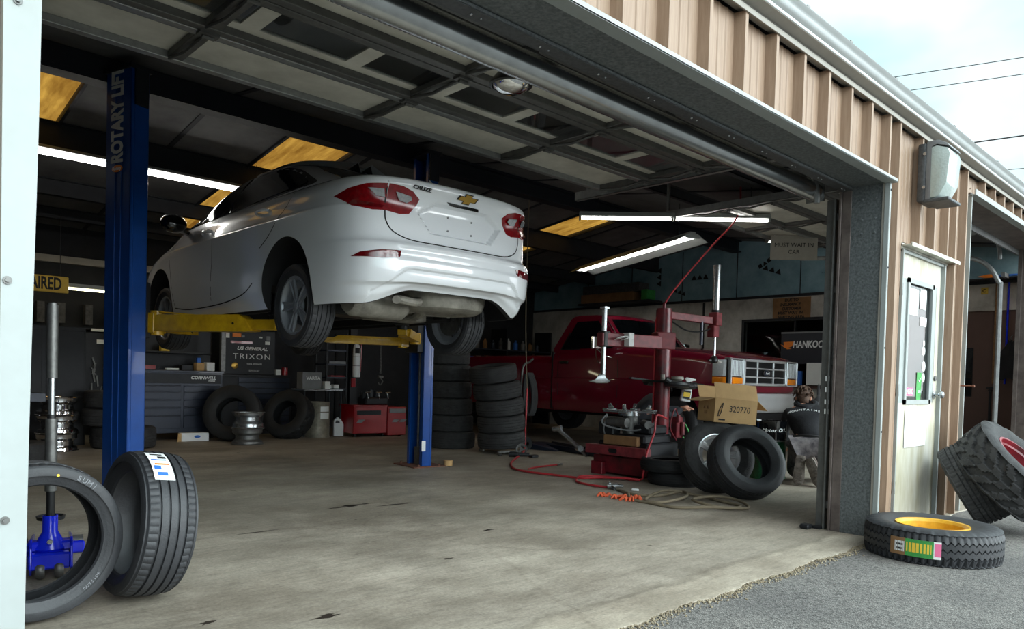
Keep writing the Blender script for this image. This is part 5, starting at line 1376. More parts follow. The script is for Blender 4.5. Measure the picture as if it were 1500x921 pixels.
def person(label, O, F, J, hands, hd, tops, legs, topmat, legmat, hairmat='hair', group=None):
    t = thing('person', label, 'person', O); f = V(F).normalized(); r = V((f.y,-f.x,0))
    t.rotation_euler = (0,0,math.atan2(-f.x,f.y))      # local y = forward, x = right
    names = list(J); idx = {k:i for i,k in enumerate(names)}
    pts = [(J[k][1],J[k][0],J[k][2],J[k][3]*(.78 if k in ('pelvis','spine','chest','hipL','hipR') else .86)) for k in names]
    E_ = [('pelvis','spine'),('spine','chest'),('chest','neck'),('chest','shL'),('chest','shR'),('shL','elL'),('elL','wrL'),('shR','elR'),('elR','wrR'),('pelvis','hipL'),('pelvis','hipR'),('hipL','knL'),('hipR','knR'),('knL','anL'),('knR','anR'),('anL','toL'),('anR','toR')]
    ed = [(idx[a],idx[b_]) for a,b_ in E_]
    body = skin('body', pts, ed, 'skin', t, 2, idx['pelvis'])
    b = MB(); hm = head(b, hd[0], hd[1], hd[2]); h2 = MB()
    for (w, fw, pn, cu, sd) in hands: hand(h2, w, fw, pn, 1, cu, sd)
    merge_into(body, [b, h2])
    def cloth(name, ks, mat_, grow, sub=2):
        ii = {k:i for i,k in enumerate(ks)}; p = [(J[k][1],J[k][0],J[k][2],J[k][3]*grow) for k in ks]
        e = [(ii[a],ii[b_]) for a,b_ in E_ if a in ii and b_ in ii]
        return skin(name, p, e, mat_, t, sub, 0)
    top = cloth(tops[0], ['pelvis','spine','chest','neck','shL','shR','elL','elR','wrL','wrR'], topmat, 1.10)
    leg = cloth(legs[0], ['pelvis','hipL','hipR','knL','knR','anL','anR'], legmat, 1.08)
    # hair: cap of short locks over the back and crown
    hb = MB(); hb.M = hm; hb.ball((0,-.022,.040),1,(.086,.100,.098),20); hb.ball((0,-.07,-.03),1,(.066,.045,.065),14)
    q = random.Random(5)
    for k in range(90):
        a = q.uniform(-PI,PI); e = q.uniform(-.3,1.4); p = V((.084*math.cos(e)*math.sin(a), -.022-.098*math.cos(e)*math.cos(a), .040+.096*math.sin(e)))
        if p.y > .045 and p.z < .09: continue
        d = V((p.x*.35, p.y*.4-.01, -.055+q.uniform(-.01,.01))); hb.tube([p*1.0, p+d*.5+V((p.x*.12,p.y*.12,.006)), p+d], [.010,.008,.002], 5)
    hb.build('hair', hairmat, t, ang=60)
    return t
J = dict(pelvis=(.34,.02,.43,.14), spine=(.46,.01,.56,.15), chest=(.62,-.01,.68,.165), neck=(.74,-.03,.80,.075), shL=(.66,-.20,.72,.085), shR=(.66,.19,.72,.085),
    elL=(.90,-.27,.50,.058), wrL=(1.05,-.18,.32,.040), elR=(.66,.29,.45,.060), wrR=(.60,.24,.17,.040), hipL=(.36,-.105,.37,.10), hipR=(.36,.135,.37,.10),
    knL=(.58,-.14,.08,.072), knR=(.60,.19,.08,.072), anL=(.11,-.08,.12,.050), anR=(.12,.08,.12,.050), toL=(.05,-.09,.05,.035), toR=(.03,.12,.05,.035))
p1 = person('person kneeling with his back to us in a black hoodie and grey jeans, reaching down', (7.55,1.47,0), (.907,.42,0), J,
    [((.24,.60,.17),(-.1,.05,-1),(-1,0,0),.9,1),((-.18,1.05,.32),(.2,.6,-.8),(0,0,-1),.8,-1)], ((-.06,.80,.905),(0,.95,-.35),(0,.35,.93)), ('hoodie',), ('jeans',), 'hoodie','jeans')
def shoe(mtx, name='shoe'):
    # local: sole faces -y, toe down (-z)
    b = MB(); b.M = mtx; sole = [(x_*1.22,z_) for x_,z_ in [(-.030,.15),(.030,.15),(.042,.10),(.038,.03),(.046,-.06),(.046,-.10),(.030,-.148),(0,-.158),(-.030,-.148),(-.046,-.10),(-.046,-.06),(-.038,.03),(-.042,.10)]]
    b.prism(sole, basis((0,0,0),(1,0,0),(0,0,1),(0,-1,0)), .028, .004)
    for k in range(9):
        z = -.135+k*.032
        if abs(z-.045) < .02: continue
        b.bar((-.034,-.030,z-.006),(.0,-.030,z+.006),.010,.008); b.bar((.034,-.030,z-.006),(.0,-.030,z+.006),.010,.008)
    o = b.build('shoe_sole','sole',p1)
    b = MB(); b.M = mtx; b.tube(smooth([(0,.045,.15),(0,.05,.09),(0,.045,.0),(0,.035,-.08),(0,.02,-.14)],4),[.045,.05,.052,.052,.052,.05,.05,.05,.05,.05,.05,.048,.046,.043,.04,.036,.03][:17],12); b.build('shoe','shoe',p1)
shoe(T(-.075,-.02,.165) @ Ry(3) @ Rx(-6)); shoe(T(.075,-.05,.155) @ Ry(-24) @ Rx(-4) @ Rz(-14))
b = MB(); b.tube(smooth([(-.10,.66,.80),(-.12,.76,.84),(-.03,.82,.85),(.06,.76,.84),(.05,.66,.80),(-.03,.60,.79)],5,True),.042,10,closed=True); b.build('hood','hoodie',p1)
bt = bvh_of([c for c in COL.objects if c.parent == p1 and c.name.startswith('hoodie')][0])
# white arched print across the shoulders
def back_text(s, u0, z0, size, arch):
    bm = bmesh.new(); n_ = len(s)
    for i,ch in enumerate(s):
        u = u0+(i-(n_-1)/2)*size*.80; z = z0-arch*(u-u0)**2
        h = bt.ray_cast(V((u,-.6,z-.0)), V((0,1,-.0)))
        if h[0] is None: continue
        nn = h[1] if h[1].y < 0 else -h[1]; x_ = V((1,0,0)); y_ = nn.cross(x_).normalized(); x_ = y_.cross(nn)
        t = text('l', ch, size, 'white', basis(h[0]+nn*.004, x_, y_, nn), ext=.001, bold=.02); bm.from_mesh(t.data); me = t.data; bpy.data.objects.remove(t); bpy.data.meshes.remove(me)
    me = bpy.data.meshes.new('back_print'); bm.to_mesh(me); bm.free(); me.materials.append(M['white']); o = bpy.data.objects.new('back_print', me); COL.objects.link(o); o.parent = p1
back_text('MOUNTAINEER', -.01, .775, .048, 1.0)
b = MB(); b.tube(smooth([(-.15,.17,.50),(-.05,.14,.515),(.07,.14,.515),(.17,.18,.50)],5),.012,8); b.build('belt','black',p1)
# second person bending at the pickup's front wheel, behind the red post
J = dict(pelvis=(.0,.0,.42,.15), spine=(.12,0,.60,.145), chest=(.24,0,.76,.155), neck=(.31,-.03,.85,.07), shL=(.26,-.18,.80,.08), shR=(.28,.18,.78,.08),
    elL=(.46,-.26,.66,.055), wrL=(.66,-.20,.68,.038), elR=(.42,.28,.58,.055), wrR=(.60,.20,.70,.038), hipL=(.02,-.10,.40,.11), hipR=(.02,.10,.40,.11),
    knL=(.36,-.16,.42,.068), knR=(.30,.16,.12,.068), anL=(.26,-.15,.09,.048), anR=(-.08,.14,.12,.048), toL=(.40,-.15,.04,.038), toR=(-.14,.14,.05,.035))
p2 = person('person in a charcoal shirt crouching at the front wheel of the maroon pickup', (8.08,4.12,0), (.72,-.69,0), J,
    [((.20,.60,.70),(0,1,.1),(0,0,-1),.7,1),((-.20,.66,.68),(0,1,.1),(0,0,-1),.7,-1)], ((-.06,.40,.94),(-.976,.21,-.30),(-.25,.05,.95)), ('shirt',), ('jeans',), 'shirt','dark_metal','ink')
for (x,y) in ((-.15,.34),(.14,-.12)):
    b = MB(); b.tube(smooth([(x,y-.10,.06),(x,y,.06),(x,y+.10,.045),(x,y+.17,.03)],4),[.045]*9+[.04,.036,.03,.02],10); b.build('shoe','shoe',p2)
b = MB(); b.box(-.14,.14,-.02,.06,0,.02,.005); b.box(-.10,.10,-.05,.0,.02,.035,.004); o = b.build('work_cloth','yellowlab'); o.matrix_world = T(8.22,1.50,0) @ Rz(-30); tag(o,'folded yellow cloth on the floor under the kneeling person\'s hand','cloth')

# ------------------------------------------------------------ tyre changer
CX, CY = 7.24, 3.10
tc_ = thing('tyre_changer','red tyre changing machine with a tall post, clamp table and swing arms','tyre changer',(0,0,0))
b = MB(); b.box(6.44,7.12,2.70,3.44,.02,.21,.01); b.box(6.38,6.46,3.26,3.42,.0,.14,.005); b.build('base_cabinet','red',tc_)
b = MB(); b.box(6.50,7.08,2.74,3.42,.21,.37,.015); b.build('machine_body','dark_metal',tc_)
b = MB(); b.box(6.44,6.54,2.84,3.30,.335,.44,.008); b.build('rubber_block','cardboard_dark',tc_)
b = MB(); b.box(6.30,6.40,2.62,3.44,.235,.335,.004); fb = b.build('front_rail','red_arm',tc_)
b = MB(); b.prism([(-.06,0),(-.045,.024),(.045,.024),(.06,0),(.045,-.024),(-.045,-.024)], basis((6.299,3.05,.285),(0,-1,0),(0,0,1),(-1,0,0)), .004); b.build('slot','black',fb)
b = MB(); b.box(6.50,7.0,2.78,3.36,.36,.46,.02); b.box(6.46,6.60,3.18,3.40,.44,.58,.015); b.box(6.62,6.95,2.80,3.05,.46,.56,.02); b.build('gearbox','dark_metal',tc_)
b = MB(); b.cyl((6.66,3.10,.44),(6.66,3.10,.66),.085,n=24); b.cyl((6.50,3.02,.585),(6.50,3.28,.585),.052,n=18); b.cyl((6.78,3.0,.57),(6.62,2.82,.57),.045,n=16); b.build('air_cylinders','steel_dull',tc_)
tb = MB(); tb.M = T(6.64,3.10,.69) @ Rz(22); tb.box(-.29,.29,-.05,.05,0,.022,.004); tb.box(-.05,.05,-.29,.29,0,.022,.004); tb.cyl((0,0,-.03),(0,0,.02),.12,n=24)
for k in range(4):
    a = k*PI/2; c_, s_ = math.cos(a), math.sin(a)
    tb.prism([(.15,-.035),(.29,-.05),(.30,.05),(.15,.035)], Matrix.Rotation(a,4,'Z') @ T(0,0,.022), .018, .003)
    tb.prism([(.17,0),(.24,.0),(.245,.05),(.215,.062),(.205,.03)], Matrix.Rotation(a,4,'Z') @ basis((0,.016,.038),(1,0,0),(0,0,1),(0,-1,0)), .032, .003)
tt = tb.build('clamp_table','steel',tc_)
b = MB(); b.tube(smooth([(6.42,3.24,.67),(6.36,3.26,.60),(6.40,3.22,.54),(6.55,3.0,.50),(6.70,2.86,.55),(6.74,2.80,.64)],6),.010,8); b.tube(smooth([(6.5,3.3,.66),(6.44,3.3,.5),(6.5,3.3,.42)],6),.008,8); b.build('air_line','grey',tc_)
b = MB(); b.cyl((CX,CY,0),(CX,CY,1.88),.094,n=36); b.cyl((CX,CY,1.88),(CX,CY,1.90),.085,n=30); b.cyl((CX,CY,1.90),(CX,CY,1.96),.02,n=12); b.cyl((CX,CY,0),(CX,CY,.03),.17,n=28); b.cyl((CX,CY,1.238),(CX,CY,1.246),.0955,n=36); b.build('post','red',tc_)
b = MB(); b.tube([(CX-.09,CY+.05,.2),(CX-.09,CY+.05,1.75),(CX-.05,CY+.03,1.88)],.010,8); b.build('post_pipe','red_hose',tc_)
b = MB(); b.box(-.10,.13,-.09,.09,1.42,1.62,.01); o = b.build('arm_bracket','red_arm',tc_); o.matrix_local = T(CX-.02,CY,0) @ Rz(-30)
AX = V((6.30,3.22,1.49))
b = MB(); b.bar((CX,CY-.02,1.50),tuple(AX+V((-.06,.01,.0))),.10,.145,bev=.008); sw = b.build('swing_arm','red_arm',tc_)
b = MB(); b.bar((6.62,3.10,1.50),(6.545,3.11,1.50),.106,.149,bev=.002); b.build('arm_label','paper',sw)
b = MB()
r = random.Random(4)
for k in range(4): b.M = T(6.42+.05*k,3.10-.004*k,1.51+.012*(k%2)) @ Rz(-15) @ Ry(r.uniform(-25,25)) @ Rx(r.uniform(-20,20)); b.box(-.05,.05,-.035,.035,-.004,.004,.002)
b.build('rag','paper',sw)
b = MB(); b.bar(tuple(AX+V((0,0,-.40))),tuple(AX+V((0,0,.34))),.042,.042,bev=.006); b.box(AX.x-.04,AX.x+.04,AX.y-.035,AX.y+.035,AX.z+.33,AX.z+.36,.004); sh = b.build('mount_shaft','steel',tc_)
b = MB(); b.prism([(-.03,.05),(.03,.05),(.05,.0),(.10,-.02),(.07,-.045),(-.05,-.05),(-.14,-.03),(-.06,-.01)], basis((AX.x,AX.y+.02,AX.z-.43),(.72,-.69,0),(0,0,1),(-.69,-.72,0)), .04, .005); b.build('mount_head','steel',sh)
b = MB(); b.tube([tuple(AX+V((.0,-.03,.05))),tuple(AX+V((.16,-.05,-.02)))],.012,8); b.box(AX.x-.05,AX.x+.06,AX.y-.05,AX.y+.05,1.41,1.58,.01); b.build('arm_lock','black',sw)
# helper arm
HX = V((7.98,2.87,0))
b = MB(); b.bar((CX,CY,1.83),(HX.x-.06,HX.y+.02,1.80),.07,.085,bev=.006); b.box(HX.x-.10,HX.x+.02,HX.y-.05,HX.y+.05,1.60,1.74,.008); b.box(HX.x-.06,HX.x+.06,HX.y-.06,HX.y+.06,1.74,1.90,.008); ha = b.build('helper_arm','red_arm',tc_)
b = MB(); b.cyl((HX.x,HX.y,1.90),(HX.x,HX.y,2.46),.044,n=24); b.cyl((HX.x,HX.y,2.46),(HX.x,HX.y,2.475),.050,n=24); b.build('air_ram','steel',ha)
b = MB(); b.cyl((HX.x,HX.y,1.86),(HX.x,HX.y,1.93),.050,n=24); b.build('ram_collar','black',ha)
b = MB(); b.cyl((HX.x,HX.y,1.33),(HX.x,HX.y,1.75),.017,n=16); b.build('ram_rod','chrome',ha)
b = MB(); b.lathe([(0,-.03),(.035,-.03),(.05,-.01),(.05,.015),(.03,.05),(.02,.06)],20,T(HX.x,HX.y,1.32)); b.bar((HX.x-.09,HX.y+.02,1.32),(HX.x+.02,HX.y,1.32),.03,.02); b.build('press_foot','black',ha)
b = MB(); b.tube(smooth([(CX+.1,CY-.05,1.75),(CX+.3,CY-.12,1.66),(CX+.5,CY-.2,1.66),(HX.x-.05,HX.y,1.72)],5),.010,6); b.build('air_line','black',ha)
b = MB(); b.tube([(HX.x-.22,HX.y+.05,1.78),(HX.x-.22,HX.y+.05,1.50)],.02,10); b.build('stop_pin','navy',ha)
# bead breaker lever, tool ring, valve cluster
b = MB(); b.tube([(6.42,3.52,.18),(6.30,3.52,.27),(5.98,3.58,.50)],[.02,.024,.02],10); b.cyl((5.96,3.62,.49),(5.98,3.52,.51),.028,n=14); b.cyl((6.27,3.48,.27),(6.31,3.56,.27),.035,n=14); b.build('bead_breaker_lever','steel',tc_)
b = MB(); rows = []
for k in range(30):
    a = math.radians(-150+k*9.5); rr_ = .20+.05*math.sin(k*.25); rows.append((CX+rr_*math.cos(a)+.04, CY+rr_*math.sin(a)-.04, 1.03-.02*math.sin(k*.12)))
b.tube(rows,.036,8); b.tube(smooth([(CX-.16,CY-.16,1.07),(CX-.02,CY-.24,1.0),(CX+.18,CY-.25,1.0),(CX+.34,CY-.22,1.0),(CX+.44,CY-.16,1.02)],5),.034,10); b.lathe([(.10,-.02),(.22,-.025),(.24,.0),(.235,.0),(.215,-.018),(.10,-.012)],32,T(CX,CY,1.06),True); b.bar((CX+.15,CY-.12,1.03),(CX+.42,CY-.30,1.00),.08,.06,bev=.015); b.bar((CX-.15,CY+.1,1.06),(CX-.34,CY+.2,1.08),.06,.02); tray = b.build('tool_tray','black',tc_)
b = MB(); b.cyl((CX-.13,CY-.10,1.05),(CX-.13,CY-.10,1.13),.025,n=14); b.lathe([(.05,0),(.075,.02),(.07,.05),(.06,.05),(.062,.022),(.04,.008)],20,T(CX+.03,CY-.19,1.06),True); tag(b.build('lubricant_cup','soffit'),'small pale cup and canister on the black tray of the red post','cup')
b = MB(); b.box(6.98,7.10,2.70,2.78,.42,.66,.01); b.cyl((6.99,2.69,.60),(6.99,2.69,.68),.022,n=12); b.cyl((7.07,2.69,.46),(7.07,2.69,.60),.028,n=12); b.tube(smooth([(7.0,2.7,.66),(6.9,2.68,.75),(6.85,2.70,.55),(6.95,2.68,.40)],5),.008,6); b.build('air_regulator','red',tc_)
b = MB(); b.tube(smooth([(7.08,2.66,.58),(7.12,2.62,.45),(7.06,2.60,.36),(7.0,2.63,.44)],5),.010,6); b.build('coiled_air_line','greenlab',tc_)
# spray bottle hooked on the tray
sb = thing('spray_bottle','white spray bottle with a yellow and black label hanging from the black tray','spray bottle',(7.50,2.95,.82)); sb.rotation_euler = (0,math.radians(8),math.radians(-40))
b = MB(); b.prism([(-.055,0),(.055,0),(.06,.02),(.055,.15),(.02,.20),(.018,.23),(-.018,.23),(-.02,.20),(-.055,.15),(-.06,.02)], basis((0,.03,0),(1,0,0),(0,0,1),(0,-1,0)), .06, .012); b.build('bottle','white',sb)
b = MB(); b.box(-.045,.045,-.034,-.031,.03,.13); lb = b.build('label','black',sb)
b = MB(); b.box(-.040,.040,-.0355,-.0345,.055,.11); b.build('label_print','yellowlab',lb)
b = MB(); b.prism([(-.02,0),(.02,0),(.025,.02),(.085,.03),(.085,.05),(-.03,.055),(-.045,.03)], basis((0,.018,.23),(1,0,0),(0,0,1),(0,-1,0)), .036, .005); b.tube([(.04,0,.25),(.05,0,.22),(.045,0,.19)],.006,6); b.build('trigger_head','paper',sb)

# carton 320770 on top of the propped tyres
bx = thing('carton','open tan carton printed 320770 lying on top of the two propped tyres','carton',(6.34,1.86,.672)); bx.rotation_euler = (math.radians(0),math.radians(4),math.radians(-30))
W_, D_, H_ = .46,.33,.235
b = MB(); t_ = .005
b.box(0,W_,0,t_,0,H_); b.box(0,W_,D_-t_,D_,0,H_); b.box(0,t_,0,D_,0,H_); b.box(W_-t_,W_,0,D_,0,H_); b.box(0,W_,0,D_,0,t_); b.build('box_body','cardboard',bx)
b = MB(); b.bar((W_/2+.0,0,H_),(W_/2+.0,.06,H_+.15),W_,.004,up=(0,1,0)); b.build('front_flap','cardboard',bx)
b = MB(); b.bar((0,D_/2,H_),(-.15,D_/2,H_-.04),.004,D_,up=(0,0,1)) if False else b.prism([(0,0),(D_,0),(D_-.03,.16),(.03,.15)], basis((0,0,H_),(0,1,0),(-.96,0,-.28),(.28,0,-.96)), .004); b.build('side_flap','cardboard',bx)
b = MB(); b.prism([(0,0),(D_,0),(D_,.14),(0,.14)], basis((W_,0,H_),(0,1,0),(.8,0,-.6),(.6,0,.8)), .004); b.build('side_flap','cardboard',bx)
b = MB(); b.prism([(0,0),(W_,0),(W_,.14),(0,.14)], basis((0,D_,H_),(1,0,0),(0,.5,.85),(0,-.85,.5)), .004); b.build('rear_flap','cardboard',bx)
text('lettering','320770',.085,'ink',basis((.27,-.001,.135),(1,0,0),(0,0,1),(0,-1,0)),bx,ext=.0005,sx=.9)
b = MB(); b.tube(smooth([(.04,-.002,.06),(.05,-.002,.12),(.085,-.002,.19),(.07,-.002,.10),(.05,-.002,.06)],5),.004,6); b.box(.05,.12,-.001,0,.02,.035); b.build('printed_mark','ink',bx)
text('lettering','\u25b2 \u25b2\nUP',.05,'cardboard_dark',basis((-.001,.17,.11),(0,-1,0),(0,0,1),(-1,0,0)),bx,ext=.0005)
# green and black drum
d = thing('oil_drum','small steel drum, black above and chipped green below, beside the kneeling person','drum',(7.80,2.05,0))
b = MB(); b.lathe([(0,.02),(.195,.02),(.205,.0),(.205,.012),(.2,.03),(.2,.20),(.206,.205),(.206,.215),(.2,.22),(.2,.42)],40); b.build('lower_shell','drumgreen',d)
b = MB(); b.lathe([(.2,.42),(.207,.425),(.207,.44),(.2,.445),(.2,.62),(.206,.635),(.208,.645),(.20,.645),(.195,.625),(0,.62)],40); up_ = b.build('upper_shell','black_gloss',d)
b = MB(); b.lathe([(.2,.418),(.209,.424),(.209,.436),(.2,.44)],40); b.build('hoop','steel_dull',d)
for i,ch in enumerate('ROTELLA'):
    a = math.radians(205+i*7.5); 
for i,ch in enumerate('Motor Oil.'):
    if ch == ' ': continue
    a = math.radians(196+i*8.5); nx_, ny_ = math.cos(a), math.sin(a); text('lettering',ch,.055,'white',basis((.2015*nx_,.2015*ny_,.545),(-ny_,nx_,0),(0,0,1),(nx_,ny_,0)),up_,ext=.0005,shear=.3)
# boxes beside the post
o = thing('cardboard_box','small upright cardboard box with a blue printed top behind the propped tyres','box',(6.98,2.52,0)); o.rotation_euler = (0,0,math.radians(-25))
b = MB(); b.box(-.09,.09,-.10,.10,0,.31,.003); b.build('box_body','cardboard_dark',o); b = MB(); b.box(-.085,.085,-.09,.09,.311,.322,.002); b.build('printed_top','bluelab',o)
b = MB(); b.box(-.12,.12,-.09,.09,0,.12,.004); b.box(-.12,.0,-.091,-.0895,.0,.11); o = b.build('cardboard_box','cardboard'); o.matrix_world = T(7.22,2.82,0) @ Rz(-20); tag(o,'low cardboard box on the floor at the foot of the red post','box')

# ------------------------------------------------------------ hoses and things on the floor
def hose(pts, r, m, label, cat='air hose', k=7): 
    b = MB(); b.tube(smooth(pts,k),r,8); return tag(b.build('air_hose',m), label, cat)
z = .014
b = MB(); b.tube(smooth([(7.34,5.5,3.72),(7.33,5.5,2.8),(7.34,5.5,1.75),(7.42,5.52,.9)],6),.0065,8); tag(b.build('hanging_line','hose_tan'),'thin brown air line hanging from the ceiling beside the raised sedan','air hose')
hose([(7.42,5.52,.9),(7.36,5.47,.35),(7.18,5.30,.05),(6.6,4.86,z),(6.11,4.44,z),(5.80,4.05,z),(5.75,3.75,z),(5.80,3.45,z),(5.86,3.12,z),(6.0,2.99,z+.01),(6.12,2.80,z+.02),(6.22,2.62,z+.01)],.012,'red_hose','long red air hose running along the floor from the hand truck to the tyre changer')
hose([(6.84,2.74,.64),(6.62,2.72,.68),(6.56,2.70,.5),(6.30,2.60,.30),(6.22,2.58,.10),(6.25,2.66,.02),(6.05,2.95,z+.02),(5.86,3.11,z+.02),(5.66,3.0,z),(5.58,2.85,z),(5.56,2.68,z),(5.60,2.52,z)],.011,'red_hose','short red air hose looping from the machine regulator down to the floor')
hose([(5.87,3.9,z+.01),(6.1,4.02,z),(6.29,4.05,z),(6.50,4.02,z+.01)],.010,'red_hose','loose red hose end with a bright coupling on the floor','air hose')
hose([(5.59,2.45,z),(5.45,2.14,z),(5.54,1.94,z),(5.86,1.87,z+.02),(5.58,1.65,z+.03),(5.25,1.66,z+.01),(5.27,1.86,z),(5.72,1.96,z+.03),(5.90,1.75,z),(5.80,1.45,z),(5.70,1.19,z),(5.50,1.20,z),(5.44,1.40,z+.02),(5.57,1.57,z+.02),(5.82,1.50,z+.03),(5.85,1.30,z+.02),(5.66,1.10,z),(5.33,1.25,z+.02),(5.17,1.48,z),(5.18,1.75,z),(5.20,1.95,z),(5.35,2.1,z+.02)],.0125,'hose_tan','tan air hose lying in loose coils in front of the propped tyres')
hose([(CX,CY,1.95),(7.30,3.03,2.1),(7.45,2.90,2.35),(7.62,2.72,2.65),(7.80,2.52,2.98),(7.82,2.50,rz(2.5)-.02)],.010,'red_hose','dark red hose slanting from the top of the red post up to the ceiling')
b = MB(); b.cyl((5.57,2.52,.03),(5.63,2.44,.035),.028,n=14); b.cyl((5.62,2.45,.035),(5.66,2.40,.035),.016,n=12); b.tube([(5.59,2.49,.03),(5.54,2.40,.015)],.016,8); b.ball((5.58,2.505,.05),.02); tag(b.build('air_gun','steel'),'silver air gun on the floor at the end of the red hose','air gun')
b = MB(); b.prism([(0,0),(.07,.0),(.06,.03),(.0,.06)], T(5.66,2.30,.004) @ Rz(-60), .02, .003); tag(b.build('plastic_plug','paper'),'white plastic piece on the floor beside the silver air gun','plug')
b = MB(); b.cyl((6.47,4.02,.022),(6.56,4.02,.022),.014,n=12); tag(b.build('hose_coupling','steel'),'bright hose coupling on the floor near the hand truck','coupling')
b = MB(); q = random.Random(8)
for k in range(26):
    x = 5.12+q.random()*.20; y = 1.90+q.random()*.34; a = q.uniform(0,PI); L = q.uniform(.04,.09)
    b.tube(smooth([(x,y,.004),(x+L*.4*math.cos(a),y+L*.4*math.sin(a),.02+q.random()*.02),(x+L*math.cos(a+.6),y+L*math.sin(a+.6),.006)],3),[.010]*4+[.012]*2+[.006],5)
tag(b.build('shop_rag','rag'),'crumpled orange shop rag on the floor beside the tan hose','rag')
hw = thing('wheel_nut','grey three-spoke hand wheel lying against a black air tool by the hand truck','hand wheel', rot=Matrix.Identity(4)); hw.matrix_world = axis_m((6.95,5.12,.085), V((-.75,-.62,.2)))
b = MB(); b.lathe([(.055,-.012),(.075,-.015),(.08,0),(.075,.015),(.055,.012)],28,None,True); b.cyl((0,0,-.02),(0,0,.02),.022,n=14)
for k in range(3): a = k*2.094; b.bar((.015*math.cos(a),.015*math.sin(a),0),(.06*math.cos(a),.06*math.sin(a),0),.022,.016)
b.build('hand_wheel','steel_dull',hw)
b = MB(); b.cyl((6.78,5.02,.035),(6.90,4.92,.035),.026,n=14); b.cyl((6.70,5.10,.035),(6.78,5.02,.035),.032,n=14); b.box(6.88,7.0,4.84,4.92,.0,.035,.008); tag(b.build('air_tool','dark_metal'),'black and silver air tool on the floor near the right tyre stack','air tool')
b = MB(); b.prism([(0,0),(.5,0),(.5,.015),(.1,.09),(0,.09)], basis((8.1,5.9,0),(.34,-.94,0),(0,0,1),(-.94,-.34,0)), .5, .004); b.bar((8.15,6.4,.04),(7.75,4.4,.04),.07,.07,bev=.005); b.bar((8.5,6.0,.04),(8.1,4.6,.04),.06,.05,bev=.005); tag(b.build('low_ramp','navy'),'low dark blue ramp on the floor beneath the maroon pickup','ramp')
# blue floor jack behind the standing tyres
jk = thing('floor_jack','bright blue floor jack with a tall steel handle behind the standing tyres','floor jack',(.87,2.25,0)); jk.rotation_euler = (0,0,math.radians(-12))
b = MB()
for s in (-1,1): b.prism([(-.06,.02),(.50,.03),(.58,.06),(.52,.11),(.10,.17),(-.02,.19),(-.10,.16),(-.12,.06)], basis((s*.085,0,0),(0,1,0),(0,0,1),(1,0,0)), .012, .003)
b.box(-.09,.09,-.10,-.04,.05,.13,.01); b.box(-.15,.15,.0,.03,.10,.16,.008); b.build('chassis','jack_blue',jk)
b = MB(); b.lathe([(.06,.12),(.075,.14),(.05,.19),(.034,.22),(.034,.30),(.026,.30)],20); b.bar((-.10,0,.15),(.10,0,.15),.08,.05,bev=.01); b.build('handle_socket','jack_blue',jk)
b = MB(); b.cyl((0,0,.28),(0,0,.80),.019,n=16); b.build('lower_handle','black',jk)
b = MB(); b.cyl((0,0,.78),(0,0,.98),.016,n=16); b.cyl((0,0,.70),(0,0,.74),.024,n=16); b.build('handle_joint','steel',jk)
b = MB(); b.cyl((0,0,.98),(0,0,1.34),.025,n=18); b.cyl((0,0,1.34),(0,0,1.35),.02,n=18); b.build('handle_grip','steel_dull',jk)
b = MB(); b.cyl((0,0,.42),(0,0,.78),.026,n=18); b.build('handle_sleeve','steel_dull',jk)
b = MB(); b.cyl((-.055,-.06,.105),(.055,-.06,.105),.022,n=16); b.cyl((0,-.075,.18),(0,-.06,.18),.012,n=12); b.build('cross_pin','steel',jk)
for s in (-1,1):
    b = MB(); b.lathe([(.0,-.02),(.038,-.02),(.045,-.008),(.045,.008),(.038,.02),(0,.02)],20,basis((s*.04,-.07,.046),(0,1,0),(0,0,1),(1,0,0))); b.build('caster','steel_dull',jk)
    b = MB(); b.lathe([(0,-.025),(.05,-.025),(.05,.025),(0,.025)],20,basis((s*.13,.46,.052),(0,1,0),(0,0,1),(1,0,0))); b.build('front_wheel','steel_dull',jk)
b = MB(); b.lathe([(0,.17),(.03,.17),(.03,.20),(.065,.205),(.07,.225),(.06,.225),(.055,.215),(0,.215)],20,T(.0,.42,0)); b.bar((0,.15,.14),(0,.42,.17),.05,.03); b.build('saddle','dark_metal',jk)
for (cx_,cy_,rx,ry,sd) in ((3.10,3.10,.075,.035,1),(3.24,3.11,.05,.02,2),(2.94,3.08,.06,.02,3),(2.10,2.60,.13,.012,4),(1.61,.84,.05,.02,5),(3.42,2.95,.12,.02,6),(2.65,1.31,.03,.012,7),(1.19,1.07,.03,.02,8),(3.36,1.77,.04,.02,9)): spot(cx_,cy_,rx,ry,sd,'')
# ------------------------------------------------------------ along the back wall, left to right
def simple(name, m, label, cat, boxes, mtx=None, group=None, bev=.004):
    b = MB()
    for q in boxes: b.box(*q, bev)
    o = b.build(name, m); 
    if mtx is not None: o.matrix_world = mtx
    return tag(o, label, cat, group)
# yellow hanging sign
s = thing('hanging_sign','yellow sign with black capitals REPAIRED, cut off by the left white trim','sign',(2.05,9.5,2.13))
b = MB(); b.box(-.62,.50,-.01,.01,-.11,.11,.008); b.build('board','signyellow',s); text('lettering','REPAIRED',.225,'ink',basis((.13,-.012,0),(1,0,0),(0,0,1),(0,-1,0)),s,ext=.001,bold=.03,fit=.57)
for x in (-.4,.4): b = MB(); b.cyl((x,0,.1),(x,0,.95),.004,n=6); b.build('hanger','dark_metal',s)
